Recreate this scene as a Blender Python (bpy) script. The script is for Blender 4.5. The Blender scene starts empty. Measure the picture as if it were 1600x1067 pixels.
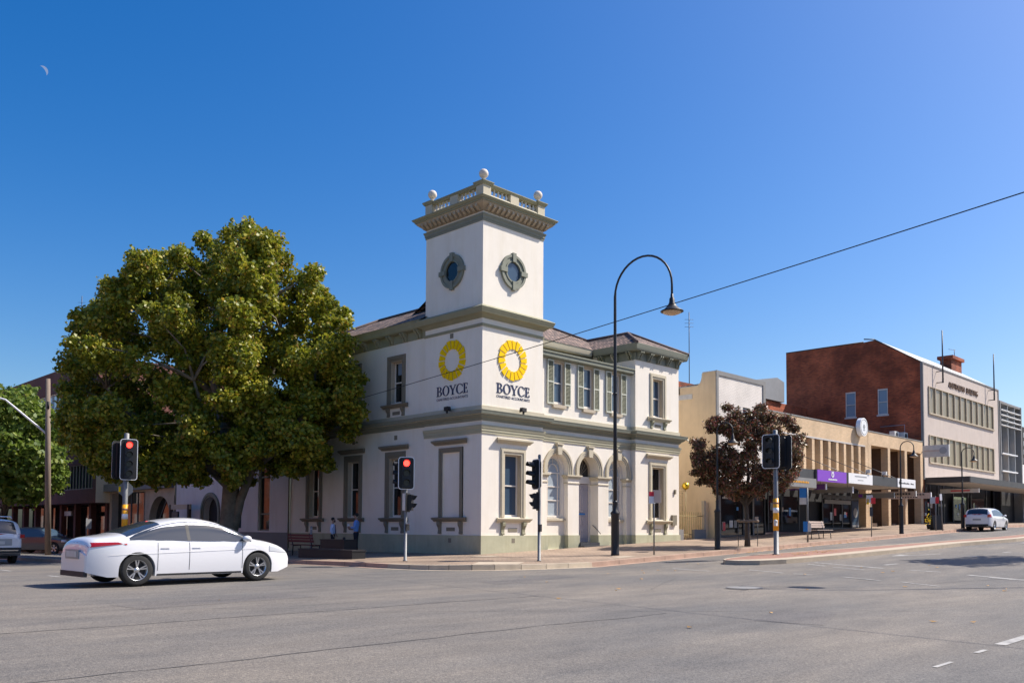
import bpy, bmesh, math, random
import numpy as np
from mathutils import Vector, Matrix
random.seed(7)
SC = bpy.context.scene
COL = SC.collection
rad = math.radians
# ------------------------------------------------------------------ camera, sky, sun
cam_d = bpy.data.cameras.new('camera'); cam = bpy.data.objects.new('camera', cam_d); COL.objects.link(cam)
YAW, PIT, ROL = 0.784998, 0.0468614, 0.00562368
fw = Vector((math.cos(PIT)*math.cos(YAW), math.cos(PIT)*math.sin(YAW), math.sin(PIT)))
rt = Vector((math.sin(YAW), -math.cos(YAW), 0)); up = rt.cross(fw)
r2 = rt*math.cos(ROL)+up*math.sin(ROL); u2 = -rt*math.sin(ROL)+up*math.cos(ROL)
cam.matrix_world = Matrix(((r2.x,u2.x,-fw.x,-23.35),(r2.y,u2.y,-fw.y,-24.85),(r2.z,u2.z,-fw.z,1.4),(0,0,0,1)))
cam_d.sensor_width = 36; cam_d.lens = 1358.936/1600*36
cam_d.shift_x = (800-794.853)/1600; cam_d.shift_y = (759.77-533.5)/1600
cam_d.clip_start = .1; cam_d.clip_end = 4000
SC.camera = cam
SUN_EL = 48.0
W = bpy.data.worlds.new('World'); SC.world = W; W.use_nodes = True
nt = W.node_tree; bg = nt.nodes['Background']
sky = nt.nodes.new('ShaderNodeTexSky'); sky.sky_type = 'NISHITA'; sky.sun_disc = False
sky.sun_elevation = rad(SUN_EL); sky.sun_rotation = rad(120.5)
sky.altitude = 0; sky.air_density = 1.0; sky.dust_density = 1.6; sky.ozone_density = 2.4
hs = nt.nodes.new('ShaderNodeHueSaturation'); hs.inputs['Saturation'].default_value = 1.50; hs.inputs['Hue'].default_value = .508
nt.links.new(sky.outputs[0], hs.inputs['Color']); nt.links.new(hs.outputs[0], bg.inputs[0]); bg.inputs[1].default_value = .112
sd = bpy.data.lights.new('sun', 'SUN'); sd.energy = 5.0; sd.angle = rad(.5); sd.color = (1, .925, .83)
so = bpy.data.objects.new('sun', sd); COL.objects.link(so)
sv = Vector((math.cos(rad(SUN_EL))*.862, -math.cos(rad(SUN_EL))*.507, math.sin(rad(SUN_EL))))
so.rotation_euler = sv.to_track_quat('Z', 'Y').to_euler(); so.location = (20, -40, 60)
SC.view_settings.view_transform = 'Standard'; SC.view_settings.look = 'None'
SC.view_settings.exposure = 0.52; SC.view_settings.gamma = 1
# ------------------------------------------------------------------ materials
def mat(name, col, rough=.7, var=0, vs=3, bump=0, bs=60, metal=0, col2=None, spec=.5, coat=0, emit=None, stretch=None, streak=0):
    m = bpy.data.materials.new(name); m.use_nodes = True
    n = m.node_tree.nodes; L = m.node_tree.links; b = n['Principled BSDF']
    b.inputs['Base Color'].default_value = (*col, 1); b.inputs['Roughness'].default_value = rough
    b.inputs['Metallic'].default_value = metal; b.inputs['Specular IOR Level'].default_value = spec
    b.inputs['Coat Weight'].default_value = coat
    if var or bump:
        tc = n.new('ShaderNodeTexCoord'); mp = n.new('ShaderNodeMapping'); L.new(tc.outputs['Object'], mp.inputs[0])
        if stretch: mp.inputs['Scale'].default_value = stretch
    if var:
        nz = n.new('ShaderNodeTexNoise'); nz.inputs['Scale'].default_value = vs; nz.inputs['Detail'].default_value = 6
        nz.inputs['Roughness'].default_value = .65
        L.new(mp.outputs[0], nz.inputs[0])
        rp = n.new('ShaderNodeValToRGB'); L.new(nz.outputs[0], rp.inputs[0])
        c2 = col2 or tuple(c*(1-var) for c in col)
        rp.color_ramp.elements[0].position = .3; rp.color_ramp.elements[1].position = .7
        rp.color_ramp.elements[0].color = (*c2, 1); rp.color_ramp.elements[1].color = (*[min(1, c*(1+var*.5)) for c in col], 1)
        L.new(rp.outputs[0], b.inputs['Base Color'])
        if streak:      # rain streaks and grime
            m2 = n.new('ShaderNodeMapping'); m2.inputs['Scale'].default_value = (1.1, 1.1, .16); L.new(tc.outputs['Object'], m2.inputs[0])
            n2 = n.new('ShaderNodeTexNoise'); n2.inputs['Scale'].default_value = 1.6; n2.inputs['Detail'].default_value = 8; n2.inputs['Roughness'].default_value = .7; L.new(m2.outputs[0], n2.inputs[0])
            r2_ = n.new('ShaderNodeValToRGB'); r2_.color_ramp.elements[0].position = .34; r2_.color_ramp.elements[1].position = .52
            k = 1-streak; r2_.color_ramp.elements[0].color = (k, k*.985, k*.95, 1); r2_.color_ramp.elements[1].color = (1, 1, 1, 1); L.new(n2.outputs[0], r2_.inputs[0])
            mx = n.new('ShaderNodeMixRGB'); mx.blend_type = 'MULTIPLY'; mx.inputs[0].default_value = 1
            L.new(rp.outputs[0], mx.inputs[1]); L.new(r2_.outputs[0], mx.inputs[2]); L.new(mx.outputs[0], b.inputs['Base Color'])
    if bump:
        nb = n.new('ShaderNodeTexNoise'); nb.inputs['Scale'].default_value = bs; nb.inputs['Detail'].default_value = 4
        L.new(mp.outputs[0], nb.inputs[0]); bu = n.new('ShaderNodeBump'); bu.inputs['Strength'].default_value = bump
        bu.inputs['Distance'].default_value = .02
        L.new(nb.outputs[0], bu.inputs['Height']); L.new(bu.outputs[0], b.inputs['Normal'])
    if emit:
        b.inputs['Emission Color'].default_value = (*emit[:3], 1); b.inputs['Emission Strength'].default_value = emit[3]
    return m
def brick_mat(name, c1, c2, mortar, scale=1.0, bw=.25, rh=.085, ms=.012, rough=.85, stain=.25, offset=.5):
    """bricks on both vertical wall directions: u = x+y, v = z"""
    m = bpy.data.materials.new(name); m.use_nodes = True
    n = m.node_tree.nodes; L = m.node_tree.links; b = n['Principled BSDF']; b.inputs['Roughness'].default_value = rough
    g = n.new('ShaderNodeNewGeometry'); sp = n.new('ShaderNodeSeparateXYZ'); L.new(g.outputs['Position'], sp.inputs[0])
    ad = n.new('ShaderNodeMath'); ad.operation = 'ADD'; L.new(sp.outputs[0], ad.inputs[0]); L.new(sp.outputs[1], ad.inputs[1])
    cb = n.new('ShaderNodeCombineXYZ'); L.new(ad.outputs[0], cb.inputs[0]); L.new(sp.outputs[2], cb.inputs[1])
    br = n.new('ShaderNodeTexBrick'); L.new(cb.outputs[0], br.inputs[0]); br.inputs['Scale'].default_value = scale
    br.inputs['Color1'].default_value = (*c1, 1); br.inputs['Color2'].default_value = (*c2, 1); br.inputs['Mortar'].default_value = (*mortar, 1)
    br.inputs['Brick Width'].default_value = bw; br.inputs['Row Height'].default_value = rh; br.inputs['Mortar Size'].default_value = ms
    br.offset = offset
    nz = n.new('ShaderNodeTexNoise'); nz.inputs['Scale'].default_value = .6; nz.inputs['Detail'].default_value = 7
    L.new(g.outputs['Position'], nz.inputs[0])
    rp = n.new('ShaderNodeValToRGB'); rp.color_ramp.elements[0].position = .35; rp.color_ramp.elements[1].position = .65
    k = 1-stain; rp.color_ramp.elements[0].color = (k, k, k, 1); rp.color_ramp.elements[1].color = (1.1, 1.1, 1.1, 1)
    L.new(nz.outputs[0], rp.inputs[0])
    mx = n.new('ShaderNodeMixRGB'); mx.blend_type = 'MULTIPLY'; mx.inputs[0].default_value = 1
    L.new(br.outputs[0], mx.inputs[1]); L.new(rp.outputs[0], mx.inputs[2]); L.new(mx.outputs[0], b.inputs['Base Color'])
    bu = n.new('ShaderNodeBump'); bu.inputs['Strength'].default_value = .5; bu.inputs['Distance'].default_value = .01; bu.invert = True
    L.new(br.outputs['Fac'], bu.inputs['Height']); L.new(bu.outputs[0], b.inputs['Normal'])
    return m
def paver_mat(name, c1, c2, mortar):
    m = brick_mat(name, c1, c2, mortar, bw=.23, rh=.115, ms=.008, stain=.3)
    n = m.node_tree.nodes; L = m.node_tree.links
    br = [x for x in n if x.type == 'TEX_BRICK'][0]; g = [x for x in n if x.type == 'NEW_GEOMETRY'][0]
    L.new(g.outputs['Position'], br.inputs[0])
    nz = n.new('ShaderNodeTexNoise'); nz.inputs['Scale'].default_value = 2.5; nz.inputs['Detail'].default_value = 8
    L.new(g.outputs['Position'], nz.inputs[0])
    return m
def asphalt_mat():
    m = bpy.data.materials.new('asphalt'); m.use_nodes = True
    n = m.node_tree.nodes; L = m.node_tree.links; b = n['Principled BSDF']; b.inputs['Roughness'].default_value = .82
    b.inputs['Specular IOR Level'].default_value = .35
    g = n.new('ShaderNodeNewGeometry')
    def noise(s, d=5, stretch=None, ro=.6):
        z = n.new('ShaderNodeTexNoise'); z.inputs['Scale'].default_value = s; z.inputs['Detail'].default_value = d; z.inputs['Roughness'].default_value = ro
        if stretch:
            mp = n.new('ShaderNodeMapping'); mp.inputs['Scale'].default_value = stretch[:3]; mp.inputs['Rotation'].default_value = (0, 0, stretch[3])
            L.new(g.outputs['Position'], mp.inputs[0]); L.new(mp.outputs[0], z.inputs[0])
        else: L.new(g.outputs['Position'], z.inputs[0])
        return z
    def ramp(src, a, ca, b_, cb):
        r = n.new('ShaderNodeValToRGB'); r.color_ramp.elements[0].position = a; r.color_ramp.elements[0].color = (*ca, 1)
        r.color_ramp.elements[1].position = b_; r.color_ramp.elements[1].color = (*cb, 1); L.new(src, r.inputs[0]); return r
    def mul(a, b2):
        x = n.new('ShaderNodeMixRGB'); x.blend_type = 'MULTIPLY'; x.inputs[0].default_value = 1; L.new(a, x.inputs[1]); L.new(b2, x.inputs[2]); return x
    big = ramp(noise(.11, 6, (1, 2.6, 1, .35)).outputs[0], .38, (.128, .125, .122), .62, (.188, .171, .150))
    med = ramp(noise(.55, 8, (1, 3.2, 1, -.12), .7).outputs[0], .32, (.80, .80, .81), .66, (1.12, 1.11, 1.09))
    vo = n.new('ShaderNodeTexVoronoi'); vo.inputs['Scale'].default_value = 85; L.new(g.outputs['Position'], vo.inputs[0])
    st = ramp(vo.outputs['Color'], .1, (.62, .62, .64), .95, (1.55, 1.5, 1.42))
    fi = ramp(noise(38, 3).outputs[0], .3, (.75, .75, .75), .7, (1.2, 1.2, 1.2))
    c = mul(mul(mul(big.outputs[0], med.outputs[0]).outputs[0], st.outputs[0]).outputs[0], fi.outputs[0])
    L.new(c.outputs[0], b.inputs['Base Color'])
    bu = n.new('ShaderNodeBump'); bu.inputs['Strength'].default_value = .45; bu.inputs['Distance'].default_value = .008
    L.new(vo.outputs['Distance'], bu.inputs['Height']); L.new(bu.outputs[0], b.inputs['Normal'])
    return m
def leaf_mat(name, cols, trans=.35, rough=.5):
    m = bpy.data.materials.new(name); m.use_nodes = True
    n = m.node_tree.nodes; L = m.node_tree.links; b = n['Principled BSDF']; out = n['Material Output']
    b.inputs['Roughness'].default_value = rough; b.inputs['Specular IOR Level'].default_value = .45
    g = n.new('ShaderNodeNewGeometry'); rp = n.new('ShaderNodeValToRGB'); L.new(g.outputs['Random Per Island'], rp.inputs[0])
    e = rp.color_ramp.elements
    while len(e) < len(cols): e.new(.5)
    for i, (p, c) in enumerate(cols): e[i].position = p; e[i].color = (*c, 1)
    L.new(rp.outputs[0], b.inputs['Base Color'])
    tr = n.new('ShaderNodeBsdfTranslucent'); L.new(rp.outputs[0], tr.inputs[0])
    mx = n.new('ShaderNodeMixShader'); mx.inputs[0].default_value = trans
    L.new(b.outputs[0], mx.inputs[1]); L.new(tr.outputs[0], mx.inputs[2]); L.new(mx.outputs[0], out.inputs[0])
    return m
def tile_roof_mat(name):
    m = bpy.data.materials.new(name); m.use_nodes = True
    n = m.node_tree.nodes; L = m.node_tree.links; b = n['Principled BSDF']; b.inputs['Roughness'].default_value = .85
    tc = n.new('ShaderNodeUVMap')
    br = n.new('ShaderNodeTexBrick'); L.new(tc.outputs[0], br.inputs[0]); br.inputs['Scale'].default_value = 1
    br.offset = 0; br.inputs['Brick Width'].default_value = .26; br.inputs['Row Height'].default_value = .34; br.inputs['Mortar Size'].default_value = .05
    br.inputs['Color1'].default_value = (.36, .25, .20, 1); br.inputs['Color2'].default_value = (.075, .055, .05, 1); br.inputs['Mortar'].default_value = (.035, .028, .026, 1)
    nz = n.new('ShaderNodeTexNoise'); nz.inputs['Scale'].default_value = 7; nz.inputs['Detail'].default_value = 5; L.new(tc.outputs[0], nz.inputs[0])
    rp = n.new('ShaderNodeValToRGB'); rp.color_ramp.elements[0].position = .35; rp.color_ramp.elements[0].color = (.7, .7, .72, 1)
    rp.color_ramp.elements[1].position = .68; rp.color_ramp.elements[1].color = (1.7, 1.6, 1.5, 1); L.new(nz.outputs[0], rp.inputs[0])
    mx = n.new('ShaderNodeMixRGB'); mx.blend_type = 'MULTIPLY'; mx.inputs[0].default_value = 1
    L.new(br.outputs[0], mx.inputs[1]); L.new(rp.outputs[0], mx.inputs[2]); L.new(mx.outputs[0], b.inputs['Base Color'])
    bu = n.new('ShaderNodeBump'); bu.inputs['Strength'].default_value = 1; bu.inputs['Distance'].default_value = .05; bu.invert = True
    L.new(br.outputs['Fac'], bu.inputs['Height']); L.new(bu.outputs[0], b.inputs['Normal'])
    return m
M = dict(
    wall=mat('cream_render', (.82, .76, .665), .9, .05, .8, .15, 40, streak=.05),
    annex=mat('grey_white_render', (.68, .655, .63), .9, .06, .5, .15, 40, streak=.08),
    trim=mat('sage_trim', (.285, .275, .18), .75, .10, 2.5, .1, 40),
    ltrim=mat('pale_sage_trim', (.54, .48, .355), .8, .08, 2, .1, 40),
    atrim=mat('sage_architrave', (.41, .385, .27), .8, .08, 2, .1, 40),
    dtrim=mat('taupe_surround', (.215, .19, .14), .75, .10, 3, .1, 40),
    gtrim=mat('grey_green_cornice', (.215, .225, .175), .75, .12, 3, .1, 40),
    plinth=mat('sage_plinth', (.46, .45, .31), .85, .14, 1.2, .15, 30, streak=.14),
    tan=mat('tan_modillion', (.42, .34, .235), .8, .15, 5),
    sash=mat('cream_sash', (.74, .68, .60), .6),
    jamb=mat('stone_jamb', (.50, .42, .31), .75, .1, 4),
    glass=mat('dark_glass', (.012, .014, .016), .04, spec=.5),
    bglass=mat('blue_glass', (.05, .085, .13), .05, spec=.6),
    blind=mat('pale_blind_glass', (.40, .46, .50), .12, spec=.8, coat=.6),
    bblind=mat('blue_blind_glass', (.20, .27, .36), .15, spec=.5),
    shut=mat('green_shutter', (.20, .205, .135), .7, .15, 8),
    shutf=mat('pale_shutter_frame', (.55, .56, .46), .7),
    finial=mat('cream_finial', (.70, .62, .53), .8, .15, 6),
    tile=tile_roof_mat('concrete_tile'),
    ridge=mat('ridge_tile', (.12, .085, .075), .85, .2, 9),
    door=mat('mauve_grey_door', (.44, .40, .42), .6),
    step=mat('dark_slate_step', (.045, .047, .055), .6, .3, 6),
    black=mat('black_paint', (.012, .013, .017), .5),
    blackm=mat('matte_black', (.018, .018, .019), .7),
    galv=mat('galvanised_steel', (.20, .205, .21), .55, .15, 9, metal=.3),
    darkpole=mat('dark_grey_steel', (.045, .05, .065), .5),
    white=mat('white_paint', (.80, .80, .80), .5),
    offwhite=mat('dirty_white', (.62, .61, .58), .6, .15, 3),
    yellowp=mat('yellow_plate', (.92, .60, .0), .7, spec=.15),
    navy=mat('navy_letter', (.012, .02, .075), .5),
    orange=mat('amber_sleeve', (.80, .36, .005), .45),
    redlamp=mat('lit_red_lamp', (.5, .01, .01), .3, emit=(1, .03, .02, 5)),
    lens=mat('dark_lens', (.02, .018, .016), .25),
    purple=mat('purple_sign', (.22, .05, .50), .5),
    dpurple=mat('dark_purple_sign', (.10, .02, .19), .5),
    blue=mat('blue_sign', (.02, .19, .52), .5),
    red=mat('red_sign', (.65, .03, .05), .5),
    road=asphalt_mat(),
    seal=mat('bitumen_seal', (.075, .072, .07), .8),
    paver=paver_mat('brick_paver', (.36, .265, .19), (.29, .21, .15), (.20, .155, .12)),
    kerb=mat('kerb_stone', (.40, .27, .20), .85, .25, 1.6, .2, 30),
    conc=mat('concrete', (.46, .385, .29), .85, .2, 1.5, .2, 30),
    redpave=mat('red_median_paving', (.31, .165, .12), .85, .25, 3, .2, 30),
    mark=mat('worn_road_paint', (.42, .41, .385), .8, .35, 4, col2=(.20, .195, .19)),
    yellow=mat('yellow_render', (.82, .635, .40), .9, .10, .7, .15, 30, streak=.09),
    whitebrick=brick_mat('painted_brick', (.72, .66, .60), (.70, .64, .58), (.60, .55, .50), stain=.12),
    tanbrick=brick_mat('tan_brick', (.66, .46, .27), (.58, .395, .225), (.55, .43, .30), stain=.15),
    brownbrick=brick_mat('brown_brick', (.17, .088, .05), (.13, .068, .04), (.11, .08, .06), stain=.3),
    redbrick=brick_mat('red_brick', (.62, .125, .042), (.34, .062, .025), (.32, .15, .08), stain=.55),
    farbrick=brick_mat('purple_brown_brick', (.18, .062, .045), (.15, .052, .04), (.12, .06, .05), stain=.2),
    grey=mat('grey_trim', (.22, .215, .21), .8, .1, 2),
    pinkrend=mat('pinkish_render', (.56, .475, .42), .9, .08, .9, .2, 40, streak=.05),
    olivepanel=mat('olive_window_panel', (.24, .195, .125), .35, .12, 1.4, spec=.6),
    irongrey=mat('corrugated_grey', (.36, .37, .38), .5, .1, 2, metal=.3),
    fascia=mat('charcoal_fascia', (.05, .05, .052), .55, .2, 2),
    gfascia=mat('grey_fascia', (.24, .235, .225), .55, .1, 2),
    soffit=mat('awning_soffit', (.50, .47, .44), .8),
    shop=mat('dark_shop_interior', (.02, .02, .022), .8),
    shopf=mat('dark_shop_frame', (.05, .052, .06), .5),
    bark=mat('mottled_bark', (.20, .17, .125), .9, .45, 2.2, .4, 14),
    dbark=mat('dark_bark', (.09, .07, .055), .9, .3, 5, .4, 20),
    wood=mat('weathered_pole_wood', (.22, .17, .13), .85, .3, 1.5, stretch=(8, 8, 1)),
    leaf=leaf_mat('plane_leaf', [(0, (.10, .14, .012)), (.35, (.19, .225, .018)), (.7, (.31, .31, .026)), (.9, (.50, .44, .05)), (1, (.36, .20, .035))], .4, .45),
    leafl=leaf_mat('bright_leaf', [(0, (.08, .14, .018)), (.6, (.15, .22, .03)), (1, (.24, .28, .05))], .4),
    leafd=leaf_mat('purple_leaf', [(0, (.06, .03, .022)), (.35, (.10, .075, .03)), (.6, (.17, .14, .05)), (.8, (.26, .06, .045)), (1, (.36, .17, .12))], .25, .4),
    car=mat('white_car_paint', (.78, .78, .80), .3, coat=1.0),
    cardark=mat('dark_blue_car_paint', (.012, .020, .045), .3, coat=1.0),
    carglass=mat('car_glass', (.035, .042, .055), .04, spec=.9),
    rubber=mat('tyre_rubber', (.02, .02, .02), .85),
    alloy=mat('alloy_rim', (.55, .56, .58), .3, metal=.8),
    chrome=mat('chrome', (.75, .75, .75), .15, metal=1),
    taill=mat('tail_lamp', (.45, .01, .015), .2, coat=.6),
    headl=mat('head_lamp', (.55, .57, .60), .12, coat=.8),
    plastic=mat('black_plastic', (.025, .025, .027), .6),
    skin=mat('skin', (.38, .22, .15), .6), hair=mat('dark_hair', (.018, .013, .010), .7),
    shirt1=mat('pale_blue_shirt', (.62, .68, .90), .8), shirt2=mat('blue_shirt', (.16, .33, .72), .8),
    trouser=mat('navy_trouser', (.010, .011, .018), .85), shoe=mat('black_shoe', (.01, .01, .01), .4),
    timber=mat('red_timber_slat', (.16, .035, .028), .7, .2, 6), planter=mat('black_planter', (.012, .012, .013), .5),
    benchw=mat('pale_bench_slat', (.52, .42, .36), .7, .2, 5),
    gold=mat('gold_ball', (.75, .50, .05), .28, metal=.85), fence=mat('olive_gold_fence', (.33, .25, .11), .6),
    lampin=mat('lamp_bowl', (.60, .42, .26), .4), leafy=mat('dry_leaf', (.42, .24, .08), .8),
    mint=mat('frosted_green_glass', (.16, .22, .15), .2, .4, 2, spec=.7),
    moon=mat('moon_glow', (.1, .1, .1), 1, emit=(.26, .36, .62, .58)),
    warm=mat('lit_warm_interior', (.5, .3, .12), .8, emit=(1, .55, .16, .55)),
)
# ------------------------------------------------------------------ mesh builder
ORG = {}
class MB:
    def __init__(s): s.v = []; s.f = []; s.smooth = set()
    def add(s, vs, fs, sm=False):
        o = len(s.v); s.v += [tuple(p) for p in vs]
        for f in fs:
            if sm: s.smooth.add(len(s.f))
            s.f.append([o+i for i in f])
        return s
    def box(s, x0, x1, y0, y1, z0, z1):
        v = [(x, y, z) for z in (z0, z1) for y in (y0, y1) for x in (x0, x1)]
        return s.add(v, [(0, 2, 3, 1), (4, 5, 7, 6), (0, 1, 5, 4), (2, 6, 7, 3), (0, 4, 6, 2), (1, 3, 7, 5)])
    def rings(s, rings, closed=True, caps=True, sm=True):
        n = len(rings[0]); o = len(s.v)
        for r in rings: s.v += [tuple(p) for p in r]
        for i in range(len(rings)-1):
            for j in range(n if closed else n-1):
                k = (j+1) % n
                if sm: s.smooth.add(len(s.f))
                s.f.append([o+i*n+j, o+i*n+k, o+(i+1)*n+k, o+(i+1)*n+j])
        if caps and closed:
            s.f.append([o+j for j in range(n)][::-1]); s.f.append([o+(len(rings)-1)*n+j for j in range(n)])
        return s
    def lathe(s, prof, c=(0, 0, 0), n=20, sm=True):
        return s.rings([[(c[0]+r*math.cos(2*math.pi*j/n), c[1]+r*math.sin(2*math.pi*j/n), c[2]+z) for j in range(n)] for r, z in prof], sm=sm)
    def sphere(s, c, r, n=20, m=12, sz=1):
        return s.lathe([(max(1e-4, r*math.sin(math.pi*i/m)), -r*sz*math.cos(math.pi*i/m)) for i in range(m+1)], c, n)
    def tube(s, pts, r, n=8, caps=True):
        pts = [Vector(p) for p in pts]; rs = r if isinstance(r, (list, tuple)) else [r]*len(pts)
        up_ = None; rings = []
        for i, p in enumerate(pts):
            t = (pts[min(i+1, len(pts)-1)]-pts[max(i-1, 0)]).normalized()
            if up_ is None: up_ = Vector((0, 0, 1)) if abs(t.z) < .9 else Vector((1, 0, 0))
            a = t.cross(up_).normalized(); b = a.cross(t).normalized(); up_ = b
            rings.append([p+rs[i]*(a*math.cos(2*math.pi*j/n)+b*math.sin(2*math.pi*j/n)) for j in range(n)])
        return s.rings(rings, caps=caps)
    def prism(s, pa, pb):
        n = len(pa); o = len(s.v); s.v += [tuple(p) for p in pa]+[tuple(p) for p in pb]
        s.f.append([o+i for i in range(n)]); s.f.append([o+n+i for i in range(n)][::-1])
        for i in range(n):
            k = (i+1) % n; s.f.append([o+k, o+i, o+n+i, o+n+k])
        return s
    def sweep(s, path, prof, closed=False):
        """profile (out, z) swept along plan path; out is to the right of travel"""
        n = len(path); P = [Vector(p) for p in path]; rings = []
        for i in range(n):
            if closed: a, b = P[i]-P[i-1], P[(i+1) % n]-P[i]
            else:
                a = P[i]-P[i-1] if i else P[1]-P[0]; b = P[i+1]-P[i] if i < n-1 else P[-1]-P[-2]
            a = a.normalized(); b = b.normalized(); na = Vector((a.y, -a.x)); nb = Vector((b.y, -b.x))
            m = (na+nb); m = m/ max(.2, m.dot(na)) if m.length > 1e-6 else na
            rings.append([(P[i].x+m.x*o, P[i].y+m.y*o, z) for o, z in prof])
        if closed: rings.append(rings[0])
        return s.rings(rings, caps=not closed, sm=False)
    def build(s, name, m, parent=None, smooth=True, uv=None):
        me = bpy.data.meshes.new(name)
        o0 = ORG.get(parent.name, (0, 0, 0)) if parent else (0, 0, 0)
        vs = [(x-o0[0], y-o0[1], z-o0[2]) for x, y, z in s.v]
        me.from_pydata(vs, [], s.f)
        if s.smooth and smooth:
            a = np.zeros(len(s.f), bool); a[list(s.smooth)] = True; me.polygons.foreach_set('use_smooth', a)
        if uv:
            l = me.uv_layers.new(name='UVMap')
            for p in me.polygons:
                for li, vi in zip(p.loop_indices, p.vertices): l.data[li].uv = uv[vi]
        else:
            bm = bmesh.new(); bm.from_mesh(me); bmesh.ops.recalc_face_normals(bm, faces=bm.faces); bm.to_mesh(me); bm.free()
        me.materials.append(M[m] if isinstance(m, str) else m)
        o = bpy.data.objects.new(name, me); COL.objects.link(o)
        if parent: o.parent = parent; ORG[o.name] = o0
        return o
def thing(name, label, cat, loc=(0, 0, 0), rz=0, group=None, world=True):
    """Empty at the thing's base; world=True: its parts are given in world coordinates"""
    o = bpy.data.objects.new(name, None); COL.objects.link(o); o.empty_display_size = .3
    o.location = loc; o.rotation_euler = (0, 0, rz); o['label'] = label; o['category'] = cat
    if group: o['group'] = group
    ORG[o.name] = tuple(loc) if world else (0, 0, 0)
    return o
def tag(o, label, cat, group=None):
    o['label'] = label; o['category'] = cat
    if group: o['group'] = group
    return o
def kind(o, k): o['kind'] = k; return o
def copy_tree(o, parent=None):
    c = o.copy(); COL.objects.link(c)
    if parent: c.parent = parent
    for ch in list(o.children): copy_tree(ch, c)
    return c
class Fc:
    """facade frame: kind 'L' = plane x=base facing -x (u=y), 'R' = plane y=base facing -y (u=x)"""
    def __init__(s, k, base): s.k = k; s.b = base
    def p(s, u, d, z): return (s.b-d, u, z) if s.k == 'L' else (u, s.b-d, z)
    def box(s, mb, u0, u1, d0, d1, z0, z1):
        a = s.p(u0, d0, z0); b = s.p(u1, d1, z1)
        return mb.box(min(a[0], b[0]), max(a[0], b[0]), min(a[1], b[1]), max(a[1], b[1]), z0, z1)
    def poly(s, mb, pts, d0, d1): return mb.prism([s.p(u, d0, z) for u, z in pts], [s.p(u, d1, z) for u, z in pts])
    def prof(s, mb, u0, u1, prof, in0=0, in1=0):
        """profile (d,z) extruded along u; in0/in1 shrink ends proportionally to lower out"""
        return mb.prism([s.p(u0+in0*(1-d/max(q[0] for q in prof)), d, z) for d, z in prof], [s.p(u1-in1*(1-d/max(q[0] for q in prof)), d, z) for d, z in prof])
def arc(cu, cz, r, a0, a1, n): return [(cu+r*math.cos(a0+(a1-a0)*i/n), cz+r*math.sin(a0+(a1-a0)*i/n)) for i in range(n+1)]
def wall(mb, fc, u0, u1, z0, z1, holes=(), depth=.3, d=0):
    """front sheet with openings and their reveals; holes (a,b,z0,z1) or (a,b,z0,spring,'arch')"""
    H = []
    for h in holes:
        top = h[3]+(h[1]-h[0])/2 if len(h) > 4 else h[3]
        H.append((h[0], h[1], h[2], top, h[3] if len(h) > 4 else None))
    us = sorted(set([u0, u1]+[x for h in H for x in h[:2]])); zs = sorted(set([z0, z1]+[x for h in H for x in h[2:4]]))
    q = lambda pts: mb.add([fc.p(*t) for t in pts], [tuple(range(len(pts)))])
    for i in range(len(us)-1):
        for j in range(len(zs)-1):
            cu = (us[i]+us[i+1])/2; cz = (zs[j]+zs[j+1])/2
            if any(h[0] < cu < h[1] and h[2] < cz < h[3] for h in H): continue
            q([(us[i], d, zs[j]), (us[i+1], d, zs[j]), (us[i+1], d, zs[j+1]), (us[i], d, zs[j+1])])
    for a, b, c, t, sp in H:
        e = d-depth; tt = sp if sp is not None else t
        q([(a, d, c), (a, e, c), (a, e, tt), (a, d, tt)]); q([(b, d, c), (b, e, c), (b, e, tt), (b, d, tt)])
        q([(a, d, c), (b, d, c), (b, e, c), (a, e, c)])
        if sp is None: q([(a, d, t), (b, d, t), (b, e, t), (a, e, t)])
        else:
            A = arc((a+b)/2, sp, (b-a)/2, math.pi, 0, 20)
            for k in range(20):
                p, r = A[k], A[k+1]
                q([(p[0], d, p[1]), (r[0], d, r[1]), (r[0], d, t), (p[0], d, t)])
                q([(p[0], d, p[1]), (r[0], d, r[1]), (r[0], e, r[1]), (p[0], e, p[1])])
    return mb
def text_mesh(name, body, mt, parent, origin, xdir, width, height, depth=.02, zdir=(0, 0, 1)):
    """block lettering laid along xdir on a wall, stretched to width x height"""
    cu = bpy.data.curves.new('t', 'FONT'); cu.body = body; cu.size = 1; cu.resolution_u = 2
    ob = bpy.data.objects.new('t', cu); COL.objects.link(ob); bpy.context.view_layer.update()
    dg = bpy.context.evaluated_depsgraph_get(); me = bpy.data.meshes.new_from_object(ob.evaluated_get(dg))
    xs = [v.co.x for v in me.vertices]; ys = [v.co.y for v in me.vertices]
    x0, x1, y0, y1 = min(xs), max(xs), min(ys), max(ys)
    X = Vector(xdir); Z = Vector(zdir); N = X.cross(Z); O = Vector(origin)
    mb = MB(); vs = [O+X*((v.co.x-x0)/(x1-x0)*width)+Z*((v.co.y-y0)/(y1-y0)*height)+N*depth for v in me.vertices]
    fs = [tuple(p.vertices) for p in me.polygons]
    mb.add(vs, fs)
    # sides
    cnt = {}
    for p in me.polygons:
        vv = list(p.vertices)
        for i in range(len(vv)):
            e = (vv[i], vv[(i+1) % len(vv)]); k = tuple(sorted(e)); cnt[k] = cnt.get(k, 0)+1
    nv = len(vs); mb.v += [tuple(Vector(v)-N*depth) for v in vs]
    for (a, b), c in cnt.items():
        if c == 1: mb.f.append([a, b, b+nv, a+nv])
    bpy.data.objects.remove(ob); bpy.data.meshes.remove(me)
    return mb.build(name, mt, parent)
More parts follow.
